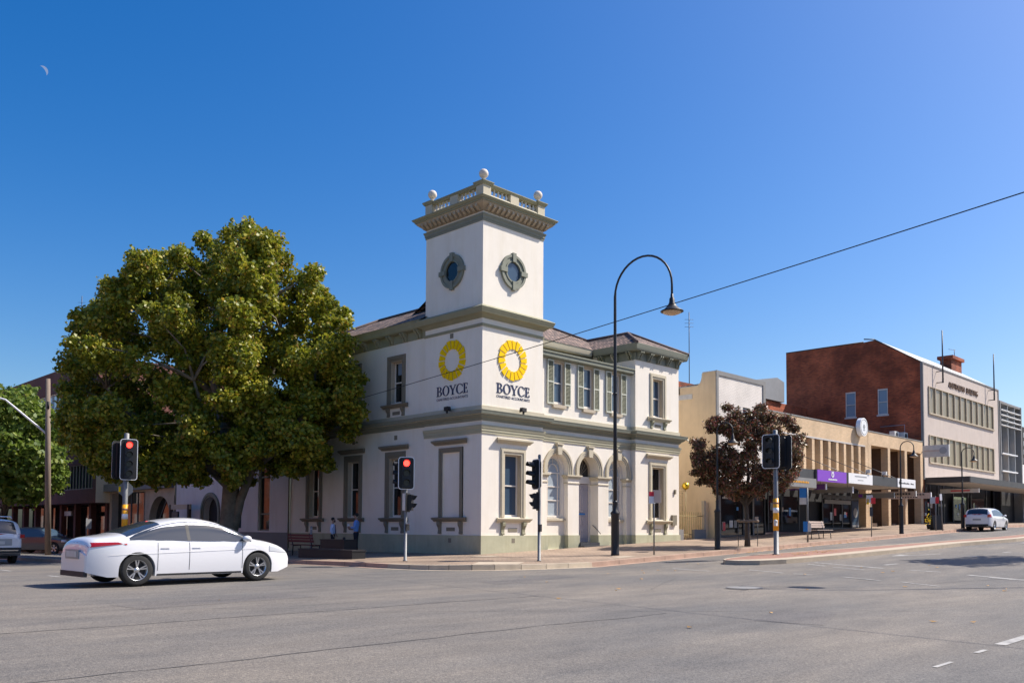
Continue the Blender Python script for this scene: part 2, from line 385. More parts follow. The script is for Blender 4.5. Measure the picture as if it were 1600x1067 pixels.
# ------------------------------------------------------------------ terrain
def road_z(X, Y):
    a = 0 if X < -23 else (.0022*(X+23) if X < 0 else (.05+.033*X if X < 47 else 1.601+.012*(X-47)))
    return a-.012*max(Y, 0)*(1 if X < 0 else max(0, 1-X/3))
def path_z(X, Y):
    d = min(6.2, max(-Y if Y < 0 else 0, -X if X < 0 else 0)); return road_z(X, Y)+.14+.025*(6.2-d)
def frange(a, b, s):
    n = max(1, int(round((b-a)/s))); return [a+(b-a)*i/n for i in range(n+1)]
xs = [-2500, -400, -200, -100, -60]+frange(-40, -23, 4)+frange(-19, 0, 2)+[3]+frange(7, 47, 4)+[55, 70, 100, 160, 260, 2500]
ys = [-2500, -400, -150, -80]+frange(-60, 0, 6)+frange(4, 60, 4)+[80, 120, 200, 2500]
mb = MB(); mb.add([(x, y, road_z(x, y)) for y in ys for x in xs], [(j*len(xs)+i, j*len(xs)+i+1, (j+1)*len(xs)+i+1, (j+1)*len(xs)+i) for j in range(len(ys)-1) for i in range(len(xs)-1)])
kind(mb.build('road', 'road'), 'structure')
# kerb line of the bank's corner: up the left street, round the corner, along the right street
KL = [(-5.2, 90), (-5.2, 22), (-5.95, 20), (-5.95, -1.9), (-5.85, -2.9), (-5.62, -3.6), (-5.27, -4.15), (-4.75, -4.65), (-4.1, -5.0), (-3.2, -5.3), (-2.2, -5.48), (-1.2, -5.55)]
KR = [(x, -5.6) for x in [0]+list(range(3, 48, 4))+[47, 60, 80, 120, 250]]
def strip(mb, path, off0, off1, zf0, zf1):
    P = [Vector(p) for p in path]; A = []
    for i in range(len(P)):
        a = (P[i]-P[i-1]) if i else P[1]-P[0]; b = (P[i+1]-P[i]) if i < len(P)-1 else P[-1]-P[-2]
        a = a.normalized(); b = b.normalized(); na = Vector((a.y, -a.x)); nb = Vector((b.y, -b.x)); m = na+nb; m = m/max(.3, m.dot(na))
        A.append([(P[i].x+m.x*off0, P[i].y+m.y*off0), (P[i].x+m.x*off1, P[i].y+m.y*off1)])
    r = [[(x, y, (zf0 if k == 0 else zf1)(x, y)) for k, (x, y) in enumerate(a)] for a in A]
    o = len(mb.v)
    for a in r: mb.v += a
    for i in range(len(r)-1): mb.f.append([o+2*i, o+2*i+1, o+2*i+3, o+2*i+2])
def dens(path, step=1.0):
    out = []
    for i in range(len(path)-1):
        a, b = Vector(path[i]), Vector(path[i+1]); n = max(1, int((b-a).length/step))
        n = min(n, 40)
        for k in range(n): out.append(tuple(a+(b-a)*k/n))
    return out+[path[-1]]
corner = [p for p in KL if p[1] < -1]+[(0, -5.6)]
low = lambda x, y: path_z(x, y)-(.09 if -6.9 < x < -1.2 and y < -3 else 0)
for nm, pth, mt in (('kerb_left_street', dens([p for p in KL if p[1] > -2.0]), 'kerb'), ('kerb_corner', dens(corner, .4), 'conc'), ('kerb_right_street', dens(KR[0:], 2), 'kerb')):
    mb = MB(); strip(mb, pth, 0, -.2, path_z, path_z); strip(mb, pth, 0, .02, path_z, lambda x, y: road_z(x, y)-.03)
    strip(mb, pth, .015, .32, lambda x, y: road_z(x, y)+.006, lambda x, y: road_z(x, y)+.005)
    kind(mb.build(nm, mt), 'structure')
# footpaths (4 mm under the kerb top)
mb = MB(); pf = lambda x, y: path_z(x, y)-.004
def quadstrip(mb, x0, y0a, y0b, x1, y1a, y1b): mb.add([(x0, y0a, pf(x0, y0a)), (x1, y1a, pf(x1, y1a)), (x1, y1b, pf(x1, y1b)), (x0, y0b, pf(x0, y0b))], [(0, 1, 2, 3)])
ins = [p for p in dens([(p[0], p[1]) for p in KL if p[1] <= -1.89]+[(0, -5.6)], .4)]
for i in range(len(ins)-1):
    a, b = ins[i], ins[i+1]
    if b[0]-a[0] < 1e-6: continue
    for m_ in range(3):
        f0, f1 = m_/3, (m_+1)/3; ya, yb2 = a[1]+.02, b[1]+.02
        mb.add([(a[0], ya*(1-f0), pf(a[0], ya*(1-f0))), (b[0], yb2*(1-f0), pf(b[0], yb2*(1-f0))), (b[0], yb2*(1-f1), pf(b[0], yb2*(1-f1))), (a[0], ya*(1-f1), pf(a[0], ya*(1-f1)))], [(0, 1, 2, 3)])
for x0, x1 in zip(frange(0, 47, 1)[:-1], frange(0, 47, 1)[1:]): quadstrip(mb, x0, -5.58, 0.0, x1, -5.58, 0.0)
for x0, x1 in ((47, 70), (70, 120), (120, 250)): quadstrip(mb, x0, -5.58, 2, x1, -5.58, 2)
for y0, y1 in zip(frange(0, 22, 1)[:-1]+frange(22, 90, 4)[:-1], frange(0, 22, 1)[1:]+frange(22, 90, 4)[1:]):
    xk = -5.93 if y0 < 20 else -5.22
    mb.add([(xk, y0, pf(xk, y0)), (0, y0, pf(-.001, y0)), (0, y1, pf(-.001, y1)), (xk, y1, pf(xk, y1))], [(0, 1, 2, 3)])
for x0, x1 in zip(frange(13.5, 17.2, 1)[:-1], frange(13.5, 17.2, 1)[1:]): mb.add([(x0, 0, pf(x0, -1)), (x1, 0, pf(x1, -1)), (x1, 9, pf(x1, -1)), (x0, 9, pf(x0, -1))], [(0, 1, 2, 3)])
kind(mb.build('footpath', 'paver'), 'structure')
# concrete kerb ramp and tactile patch on the corner
mb = MB()
pts = [(-4.6, -4.5), (-3.1, -5.1), (-2.1, -4.4), (-3.6, -3.7)]
mb.add([(x, y, path_z(x, y)+.003) for x, y in pts], [(0, 1, 2, 3)])
kind(mb.build('pavement_ramp', 'conc'), 'structure')
mb = MB(); cx_, cy_ = -1.2, -1.5
for (x, y, a, b) in ((-1.5, -1.5, 1.1, .5), (2.4, -5.0, .9, .5)):
    mb.add([(x, y, path_z(x, y)+.003), (x+a, y, path_z(x+a, y)+.003), (x+a, y+b, path_z(x+a, y+b)+.003), (x, y+b, path_z(x, y+b)+.003)], [(0, 1, 2, 3)])
kind(mb.build('pavement_patch', 'conc'), 'structure')
# median island along the right street
def median(name, near, far, kw=.75):
    n = len(near); top = lambda x, y: road_z(x, y)+.15
    mb = MB()
    ring = near+far[::-1]
    mb.add([(x, y, top(x, y)) for x, y in ring], [])
    # kerb band: near side wide and pale, far side narrow
    for i in range(n-1):
        a, b, c, d_ = near[i], near[i+1], far[i+1], far[i]
        l1 = lambda p, q, w: (p[0]+(q[0]-p[0])*min(.5, w/max(.01, math.dist(p, q))), p[1]+(q[1]-p[1])*min(.5, w/max(.01, math.dist(p, q))))
        na, nb = l1(a, d_, kw), l1(b, c, kw); fa, fb = l1(d_, a, .15), l1(c, b, .15)
        for q in ((a, b, nb, na), (fa, fb, c, d_)): mb.add([(x, y, top(x, y)) for x, y in q], [(0, 1, 2, 3)])
        for p, q in ((a, b), (d_, c)): mb.add([(p[0], p[1], top(*p)), (q[0], q[1], top(*q)), (q[0], q[1]-.0, road_z(*q)-.02), (p[0], p[1], road_z(*p)-.02)], [(0, 1, 2, 3)])
    p, q = near[0], far[0]; mb.add([(p[0], p[1], top(*p)), (q[0], q[1], top(*q)), (q[0], q[1], road_z(*q)-.02), (p[0], p[1], road_z(*p)-.02)], [(0, 1, 2, 3)])
    k = kind(mb.build(name+'_kerb', 'conc'), 'structure')
    mb = MB(); t2 = lambda x, y: top(x, y)-.004
    for i in range(n-1): mb.add([(x, y, t2(x, y)) for x, y in (near[i], near[i+1], far[i+1], far[i])], [(0, 1, 2, 3)])
    kind(mb.build(name, 'redpave'), 'structure')
near = [(3.35, -8.85), (3.3, -9.4), (3.65, -9.95), (4.65, -10.4), (7.4, -10.8), (12.2, -11.2), (18.8, -11.55), (24, -12.4), (47, -13.4), (90, -14.5)]
far = [(3.35, -8.8), (3.8, -8.45), (4.5, -8.25), (6.9, -8.15), (9.2, -8.5), (12.5, -9.15), (19.0, -10.05), (26, -11.0), (47, -12.5), (90, -13.7)]
median('median', near, far)
median('traffic_island', [(-10.9, 7.2), (-11.1, 8.5), (-11.4, 15), (-11.3, 30), (-11.2, 31)], [(-10.5, 7.2), (-9.9, 8.5), (-10.0, 15.2), (-10.2, 30), (-10.8, 31)], .15)
# road paint, seals, manhole
def decal(name, polys, mt, h=.005):
    mb = MB()
    for p in polys: mb.add([(x, y, road_z(x, y)+h) for x, y in p], [tuple(range(len(p)))])
    return kind(mb.build(name, mt), 'structure')
def bar(x0, y0, x1, y1, w):
    d = Vector((x1-x0, y1-y0)).normalized()*w/2; nx, ny = -d.y, d.x
    return [(x0-nx, y0-ny), (x1-nx, y1-ny), (x1+nx, y1+ny), (x0+nx, y0+ny)]
L_ = [bar(*q) for q in ((0.77, -8.42, 0.43, -9.99, 0.1), (1.51, -10.75, 0.91, -12.23, 0.1), (0.85, -12.59, 0.71, -13.25, 0.1), (0.52, -14.21, -0.17, -15.55, 0.1), (-0.31, -16.12, -1.33, -17.43, 0.1), (4.80, -11.10, 4.24, -11.99, 0.1), (5.62, -10.95, 4.19, -13.88, 0.14), (3.83, -12.44, 3.28, -13.66, 0.1), (3.81, -14.79, 3.55, -15.80, 0.12), (2.89, -16.72, 1.97, -18.35, 0.14), (2.32, -17.42, 2.00, -18.05, 0.1), (5.57, -13.37, 6.35, -13.49, 0.16), (8.59, -13.75, 9.29, -13.91, 0.16), (10.94, -14.24, 11.69, -14.40, 0.16), (14.34, -14.46, 14.92, -14.60, 0.16), (22.65, -12.96, 23.06, -13.07, 0.2), (-15.03, 6.61, -15.10, 5.20, 0.1), (-15.33, 1.01, -15.38, -0.01, 0.1), (-10.4, -21.60, -11.75, -21.60, .13), (-12.35, -21.62, -12.7, -21.62, .06), (-13.6, -21.66, -14.1, -21.66, .05), (10.55, -12.05, 12.5, -12.83, .12))]
L_ += [[(10.2, -11.75), (11.3, -11.72), (11.0, -12.35)]]
for k in range(7): L_.append(bar(18+k*4.4, -14.7-k*.08, 19.4+k*4.4, -14.74-k*.08, .12))
decal('lane_markings', L_, 'mark', .006)
def wob(x0, y0, x1, y1, w, amp, seed):
    r = random.Random(seed); n = 60; out = []; off = 0; pts = []
    d = Vector((x1-x0, y1-y0)); nn = Vector((-d.y, d.x)).normalized()
    for i in range(n+1):
        off = off*.86+r.uniform(-amp, amp); p = Vector((x0, y0))+d*i/n+nn*off; pts.append((p, w*r.uniform(.5, 1.2)))
    for i in range(n): 
        (a, wa), (b, wb) = pts[i], pts[i+1]; out.append([tuple(a-nn*wa/2), tuple(b-nn*wb/2), tuple(b+nn*wb/2), tuple(a+nn*wa/2)])
    return out
decal('worn_patch_edges', wob(-7.9, -13.6, -3.2, -11.2, .015, .02, 7)+wob(-4.6, -14.6, 6, -19.8, .025, .03, 9)+wob(-12.0, -9.5, -8.8, -12.9, .02, .05, 10), 'seal', .0045)
decal('sealed_cracks', wob(-21.5, -12.3, -10.5, -12.9, .035, .03, 1)+wob(-21.5, -16.4, -11.5, -16.6, .028, .03, 2)+wob(-19.5, -8.9, -15, -12.2, .02, .04, 3)+wob(-15.5, -12.7, -7.6, -19.6, .018, .05, 4), 'seal', .004)
def blob_patch(cx, cy, rx, ry, seed, n=26):
    r = random.Random(seed); return [(cx+rx*math.cos(2*math.pi*i/n)*r.uniform(.8, 1.15), cy+ry*math.sin(2*math.pi*i/n)*r.uniform(.8, 1.15)) for i in range(n)]
M['patch'] = M['road'].copy(); M['patch'].name = 'asphalt_repair'
for nd in M['patch'].node_tree.nodes:
    if nd.type == 'VALTORGB' and abs(nd.color_ramp.elements[0].color[0]-.128) < .002: nd.color_ramp.elements[0].color = (.118, .114, .114, 1); nd.color_ramp.elements[1].color = (.165, .152, .138, 1)
decal('asphalt_repair', [[(-17.5, -9.2), (-13.9, -9.0), (-13.8, -10.1), (-17.4, -10.3)], [(-8.5, -9.0), (-4.8, -8.2), (-4.9, -9.1), (-8.7, -9.9)], [(-11.5, -18.2), (-9.6, -17.6), (-9.3, -18.5), (-11.3, -19.2)]], 'patch', .003)
decal('oil_stains', [blob_patch(x, y, a, b, k) for k, (x, y, a, b) in enumerate(((-9.4, -14.2, .22, .12), (-13.2, -7.4, .3, .1), (-2.0, -12.0, .3, .14), (-15.8, -14.6, .16, .08), (-7.2, -11.3, .12, .2), (1.5, -7.6, .5, .12), (-12.5, -3.1, .3, .12)))], 'seal', .0035) if False else None
mb = MB()
for P_, st_ in ((dens([p for p in KL if p[1] > -2.0 and p[1] < 30][::1], 1.2), 1), (dens(corner, 1.2), 1), (dens([q for q in KR if q[0] < 48], 1.2), 1)):
    for i in range(1, len(P_)-1):
        a, b = Vector(P_[i-1]), Vector(P_[i+1]); d = (b-a).normalized(); nn = Vector((-d.y, d.x)); p = Vector(P_[i])
        q = [p-nn*.005-d*.008, p+nn*.205-d*.008, p+nn*.205+d*.008, p-nn*.005+d*.008]; mb.add([(v.x, v.y, path_z(v.x, v.y)+.002) for v in q], [(0, 1, 2, 3)])
        q = [p-nn*.022-d*.008, p-nn*.022+d*.008]; mb.add([(q[0].x, q[0].y, path_z(p.x, p.y)+.002), (q[1].x, q[1].y, path_z(p.x, p.y)+.002), (q[1].x, q[1].y, road_z(p.x, p.y)), (q[0].x, q[0].y, road_z(p.x, p.y))], [(0, 1, 2, 3)])
kind(mb.build('kerb_joints', 'seal'), 'structure')
mb = MB(); mx_, my_ = -5.3, -14.5
mb.add([(mx_+.42*math.cos(a*math.pi/12), my_+.42*math.sin(a*math.pi/12), road_z(mx_, my_)+.012) for a in range(24)], [tuple(range(24))])
kind(mb.build('manhole_cover', 'grey'), 'structure')
mb = MB()
for (x, y) in ((mx_-.52, my_-.1), (mx_+.55, my_+.15)):
    mb.add([(x-.12, y-.3, road_z(x, y)+.007), (x+.12, y-.25, road_z(x, y)+.007), (x+.1, y+.3, road_z(x, y)+.007), (x-.1, y+.28, road_z(x, y)+.007)], [(0, 1, 2, 3)])
kind(mb.build('asphalt_patch', 'seal'), 'structure')
# fallen leaves
mb = MB(); rl = random.Random(3)
spots = [(rl.uniform(-16, 6), rl.uniform(-21, -7.5)) for _ in range(34)]+[(rl.uniform(6.5, 10.5), rl.uniform(-9.8, -8.9)) for _ in range(60)]+[(rl.uniform(9, 24), rl.uniform(-6.1, -5.63)) for _ in range(90)]
for (x, y) in spots:
    z = (road_z(x, y)+.16 if (x > 6.4 and -9.9 < y < -8.8) else road_z(x, y)+.01); a = rl.uniform(0, 6.3); s_ = rl.uniform(.03, .075)
    c, s2 = math.cos(a)*s_, math.sin(a)*s_
    mb.add([(x+c, y+s2, z+.02), (x-s2*.6, y+c*.6, z), (x-c, y-s2, z+.015), (x+s2*.6, y-c*.6, z)], [(0, 1, 2, 3)])
kind(mb.build('fallen_leaves', 'leafy'), 'stuff'); bpy.data.objects['fallen_leaves']['label'] = 'dry brown leaves scattered over the road, median and gutter'; bpy.data.objects['fallen_leaves']['category'] = 'leaves'
# ================================================================== THE CORNER BUILDING
bank = thing('corner_office_building', 'cream two-storey rendered corner building with square tower, sage trim and tiled hip roofs', 'building', (0, 0, .3))
FL, FR, FM = Fc('L', 0), Fc('R', 0), Fc('R', .28)
FW = Fc('L', .08)          # left wing wall, set 8 cm behind the tower face
PT = 1.07                  # plinth top
# --- walls
mb = MB()
wall(mb, FL, 0, 3.53, PT, 9.55, [(1.27, 2.33, 1.77, 4.43)], .10)                        # tower, left face, blind window
wall(mb, FL, 0, 3.53, 9.55, 14.4, [], .3)
wall(mb, FR, 0, 3.53, PT, 9.55, [(1.27, 2.23, 1.82, 4.35)], .28)
wall(mb, FR, 0, 3.53, 9.55, 14.4, [], .3)
mb.add([(3.53, 0, 8), (3.53, 3.53, 8), (3.53, 3.53, 14.4), (3.53, 0, 14.4)], [(0, 1, 2, 3)])
mb.add([(0, 3.53, 8), (3.53, 3.53, 8), (3.53, 3.53, 14.4), (0, 3.53, 14.4)], [(0, 1, 2, 3)])
mb.add([(3.53, 0, 0), (3.53, .3, 0), (3.53, .3, 9), (3.53, 0, 9)], [(0, 1, 2, 3)])
mb.build('tower_wall', 'wall', bank)
# oval windows need holes: plates sit proud instead, with deep lining rings
mb = MB()
wu = [(5.59, 1.0), (8.77, 1.0), (12.05, 1.0)]
holes = [(c-.44, c+.44, 1.82, 4.40) for c, _ in wu]+[(5.585-.40, 5.585+.40, 6.82, 8.68), (8.83-.40, 8.83+.40, 6.82, 8.68), (12.05-.40, 12.05+.40, 6.82, 8.68)]
wall(mb, FW, 3.53, 14.3, .2, 9.9, holes, .26)
mb.add([(0.08, 14.3, 0), (7, 14.3, 0), (7, 14.3, 9.9), (0.08, 14.3, 9.9)], [(0, 1, 2, 3)])
mb.build('wing_wall', 'wall', bank)
mb = MB()
ac = [4.8, 6.9, 9.0]; OW = .68
wall(mb, FM, 3.53, 10.02, .45, 5.9, [(c-OW, c+OW, .47, 3.95, 'arch') for c in ac], .50)
wall(mb, FM, 3.53, 10.02, 5.9, 8.95, [(c-.40, c+.40, 6.75, 8.62) for c in (4.82, 6.82, 8.84)], .16)
mb.build('arcade_wall', 'wall', bank)
FD = Fc('R', .50)         # the recessed window walls and aprons
for c in (4.8, 9.0): mb = MB(); wall(mb, FD, c-OW-.02, c+OW+.02, .45, 4.75, [(c-.56, c+.56, 1.82, 3.95, 'arch')], .10); mb.build('apron_wall', 'wall', bank)
mb = MB()
wall(mb, FR, 10.02, 13.64, PT, 9.62, [(11.82-.48, 11.82+.48, 1.82, 4.35), (11.84-.42, 11.84+.42, 6.82, 8.68)], .30)
mb.add([(10.02, 0, .4), (10.02, 2.6, .4), (10.02, 2.6, 9.9), (10.02, 0, 9.9)], [(0, 1, 2, 3)])
mb.add([(13.64, 0, .4), (13.64, 9, .4), (13.64, 9, 9.9), (13.64, 0, 9.9)], [(0, 1, 2, 3)])
mb.build('bay_wall', 'wall', bank)
mb = MB(); mb.add([(3.53, 2.6, 8.9), (10.02, 2.6, 8.9), (10.02, 2.6, 10), (3.53, 2.6, 10)], [(0, 1, 2, 3)])
mb.build('upper_back_wall', 'dtrim', bank)
mb = MB(); mb.box(3.53, 10.0, .3, 2.62, 8.86, 8.93); mb.build('flat_roof', 'gtrim', bank)
mb = MB()                 # interior backing so that no window looks through
mb.box(.5, 3.3, .7, 3.3, 1, 9); mb.box(.6, 6, 3.9, 14, .5, 9.6); mb.box(3.8, 9.9, 1.3, 5, .5, 8.8); mb.box(10.3, 13.4, .8, 6, .7, 9.6)
mb.build('inner_core', 'shop', bank)
# --- plinth
mb = MB()
def plinth(fc, u0, u1, z0a, z0b, d=.05, top=PT): 
    mb.prism([fc.p(u0, d, z0a), fc.p(u1, d, z0b), fc.p(u1, d, top), fc.p(u0, d, top)], [fc.p(u0, -.1, z0a), fc.p(u1, -.1, z0b), fc.p(u1, -.1, top), fc.p(u0, -.1, top)])
def plin(fc, *a):
    mb = MB(); fc.box(mb, *a); mb.build('plinth', 'plinth', bank)
plin(FL, .1, 3.53, -.1, .05, .1, PT); plin(FW, 3.53, 14.3, -.07, .06, 0, PT)
plin(FR, -.05, 3.58, -.1, .05, .1, PT)
for a, b in ((3.58, 4.8-OW+.02), (4.8+OW-.02, 6.9-OW+.02), (6.9+OW-.02, 9.0-OW+.02), (9.0+OW-.02, 9.97)): plin(FM, a, b, -.48, .045, .3, PT)
for c in (4.8, 9.0): plin(Fc('R', .50), c-OW+.021, c+OW-.021, -.1, .05, .3, PT)
plin(FR, 9.97, 13.69, -.3, .05, .4, PT)
mb = MB(); FL.box(mb, 1.27, 2.33, -.09, -.06, 1.77, 4.43); mb.build('blind_panel', 'wall', bank)
# --- string course between the storeys (steps in with the walls)
S0, SM, SB, SW = (0, 0), None, None, None
path = [(.08, 14.3), (.08, 3.53), (0, 3.53), (0, 0), (3.53, 0), (3.53, .28), (10.02, .28), (10.02, 0), (13.64, 0), (13.64, 1.5)]
path = path[::-1]  # travel so that "right" is outward
path = [(x, y) for x, y in path]
# outward is to the right of travel: travelling +y along x=0 gives +x, so travel -y there
path = path[::-1]
def swp(name, prof, mt, p=path, closed=False):
    m_ = MB(); m_.sweep(p, prof, closed); return m_.build(name, mt, bank)
def out_right(p): 
    a, b = Vector(p[0]), Vector(p[1]); d = (b-a).normalized(); return Vector((d.y, -d.x))
assert out_right([(0, 5), (0, 0)]).x < 0
swp('string_band', [(-.05, 5.96), (.045, 5.96), (.05, 6.20), (-.05, 6.235)], 'ltrim')
swp('string_cornice', [(-.05, 5.60), (.05, 5.62), (.09, 5.70), (.20, 5.76), (.22, 5.79), (.22, 5.82), (.31, 5.84), (.33, 5.93), (.35, 5.985), (.30, 6.0), (-.05, 6.02)], 'gtrim')
swp('string_lip', [(.22, 5.822), (.275, 5.822), (.275, 5.842), (.22, 5.842)], 'ltrim')
swp('lower_architrave', [(-.05, 5.10), (.035, 5.10), (.035, 5.19), (.055, 5.195), (.055, 5.29), (.075, 5.30), (.10, 5.40), (.10, 5.43), (-.05, 5.46)], 'atrim', [(0, 3.53), (0, 0), (3.53, 0), (3.53, .28), (10.02, .28), (10.02, 0), (13.64, 0), (13.64, 1.5)])
tw = [(0, 3.53), (0, 0), (3.53, 0), (3.53, 3.53)]
def cl(name, prof, mt): return swp(name, prof, mt, tw, True)
cl('tower_band', [(-.02, 9.36), (.035, 9.36), (.045, 9.47), (-.02, 9.48)], 'trim')
cl('tower_mid_cornice', [(-.02, 9.68), (.05, 9.70), (.16, 9.80), (.30, 9.84), (.31, 9.87), (.34, 9.94), (.38, 10.04), (.37, 10.06), (.10, 10.20), (-.02, 10.22)], 'trim')
cl('tower_architrave', [(-.02, 13.60), (.03, 13.60), (.03, 13.68), (.055, 13.69), (.055, 13.77), (.10, 13.85), (.10, 13.875), (-.02, 13.89)], 'gtrim')
cl('modillion_bed', [(-.02, 13.99), (.05, 14.0), (.10, 14.06), (.30, 14.22), (.32, 14.28), (-.02, 14.28)], 'tan')
for k in range(14):
    u = .10+k*(3.38/13)
    for fc in (FL, FR): mb = MB(); fc.prof(mb, u-.06, u+.06, [(.03, 14.06), (.1, 13.99), (.18, 14.0), (.26, 14.07), (.315, 14.11), (.315, 14.235), (.03, 14.235)]); mb.build('modillion', 'tan', bank)
cl('tower_corona', [(-.02, 14.282), (.36, 14.282), (.36, 14.34), (.40, 14.35), (.46, 14.43), (.45, 14.45), (.02, 14.52), (-.02, 14.52)], 'trim')
# --- balustrade
cl('balustrade_rail', [(-.30, 14.50), (.0, 14.50), (.02, 14.52), (.02, 14.68), (.0, 14.72), (-.30, 14.72)], 'ltrim')
cl('balustrade_coping', [(-.30, 15.03), (.0, 15.03), (.03, 15.06), (.07, 15.12), (.07, 15.15), (-.30, 15.16)], 'trim')
for cx in (.17, 3.36):
    for cy in (.17, 3.36):
        MB().box(cx-.21, cx+.21, cy-.21, cy+.21, 14.5, 15.12).build('balustrade_pier', 'ltrim', bank); mc = MB()
        mc.sweep([(cx-.21, cy+.21), (cx-.21, cy-.21), (cx+.21, cy-.21), (cx+.21, cy+.21)], [(-.1, 15.06), (.03, 15.06), (.06, 15.10), (.10, 15.17), (.10, 15.20), (-.21, 15.24)], True); mc.build('pier_cap', 'trim', bank)
for c in (1.765,):
    for fixed in (.15, 3.38): MB().box(c-.24, c+.24, fixed-.17, fixed+.17, 14.5, 15.05).build('balustrade_pier', 'ltrim', bank); MB().box(fixed-.17, fixed+.17, c-.24, c+.24, 14.5, 15.05).build('balustrade_pier', 'ltrim', bank)
bprof = [(.045, 0), (.05, .03), (.028, .06), (.028, .08), (.062, .14), (.06, .17), (.03, .25), (.045, .29), (.045, .32)]
for lo, hi in ((.38, 1.52), (2.0, 3.14)):
    for k in range(5):
        u = lo+(hi-lo)*(k+.5)/5
        for pos in ((.13, u), (u, .13), (3.40, u), (u, 3.40)):
            MB().lathe(bprof, (pos[0], pos[1], 14.71), 8).build('baluster', 'offwhite', bank)
for cx in (.17, 3.36):
    for cy in (.17, 3.36):
        MB().lathe([(.16, 0), (.16, .03), (.10, .06), (.06, .12), (.055, .16), (.08, .18), (.10, .20)], (cx, cy, 15.20), 16).sphere((cx, cy, 15.57), .19, 20, 14).build('ball_finial', 'finial', bank)
# --- round windows high on the tower
def ringpoly(mb, fc, cu, cz, ri, ro, d0, d1, n=32):
    A = [(cu+math.cos(2*math.pi*i/n), cz+math.sin(2*math.pi*i/n)) for i in range(n)]
    rr = []
    for r_, d_ in ((ri, d0), (ri, d1), (ro, d1), (ro, d0)): rr.append([fc.p(cu+(a-cu)*r_, d_, cz+(b-cz)*r_) for a, b in A])
    rr.append(rr[0]); mb.rings(rr, caps=False, sm=False)
for fc, cu, cz in ((FL, 1.79, 11.88), (FR, 1.68, 11.85)):
    mb = MB(); ringpoly(mb, fc, cu, cz, .44, .62, .0, .06, 48); ringpoly(mb, fc, cu, cz, .60, .705, .0, .10, 48); ringpoly(mb, fc, cu, cz, .40, .46, .0, .085, 48)
    for a in range(4):
        t = a*math.pi/2; c, s_ = math.cos(t), math.sin(t)
        if a % 2: fc.box(mb, cu-.095, cu+.095, .0, .13, cz+min(s_*.40, s_*.77), cz+max(s_*.40, s_*.77))
        else: fc.box(mb, cu+min(c*.40, c*.77), cu+max(c*.40, c*.77), .0, .13, cz-.095, cz+.095)
    w_ = mb.build('round_window', 'gtrim', bank)
    mb = MB(); fc.poly(mb, [(cu+.40*math.cos(i*math.pi/16), cz+.40*math.sin(i*math.pi/16)) for i in range(32)], .004, .012); mb.build('pane', 'glass' if fc is FL else 'bglass', w_)
# --- windows
BL = random.Random(21)
def sash(fc, parent, cu, z0, z1, hw, dd, glass='glass', mid=.5, fw_=.06, arch=None, cross=None):
    """sash frame with glass set dd behind the wall face"""
    mb = MB(); d0, d1 = -dd, -dd+.05
    if arch is None:
        fc.box(mb, cu-hw, cu-hw+fw_, d0, d1, z0, z1); fc.box(mb, cu+hw-fw_, cu+hw, d0, d1, z0, z1)
        fc.box(mb, cu-hw+fw_, cu+hw-fw_, d0, d1, z1-fw_, z1); fc.box(mb, cu-hw+fw_, cu+hw-fw_, d0, d1, z0, z0+fw_*1.4)
        zm = z0+(z1-z0)*mid; fc.box(mb, cu-hw+fw_, cu+hw-fw_, d0, d1+.01, zm-.025, zm+.025)
    sf = mb.build('sash', 'sash', parent)
    mb = MB()
    fc.box(mb, cu-hw+fw_*.5, cu+hw-fw_*.5, d0-.02, d0+.012, z0+fw_*.5, z1-fw_*.5); mb.build('pane', glass, parent)
    h_ = BL.choice((0, .0, .28, .45, .12)); w2 = hw-fw_
    if h_: mb = MB(); fc.box(mb, cu-w2, cu+w2*BL.choice((1, .55, -.2)), d0+.013, d0+.017, z1-fw_-(z1-z0)*h_, z1-fw_); mb.build('roller_blind', 'blind' if glass == 'bglass' else 'bblind', parent)
def bracket_prof(zt, h, dmax): return [(0, zt), (dmax, zt), (dmax*1.02, zt-h*.10), (dmax*.95, zt-h*.28), (dmax*.62, zt-h*.42), (dmax*.42, zt-h*.60), (dmax*.40, zt-h*.78), (dmax*.52, zt-h*.90), (dmax*.46, zt-h), (0, zt-h)]
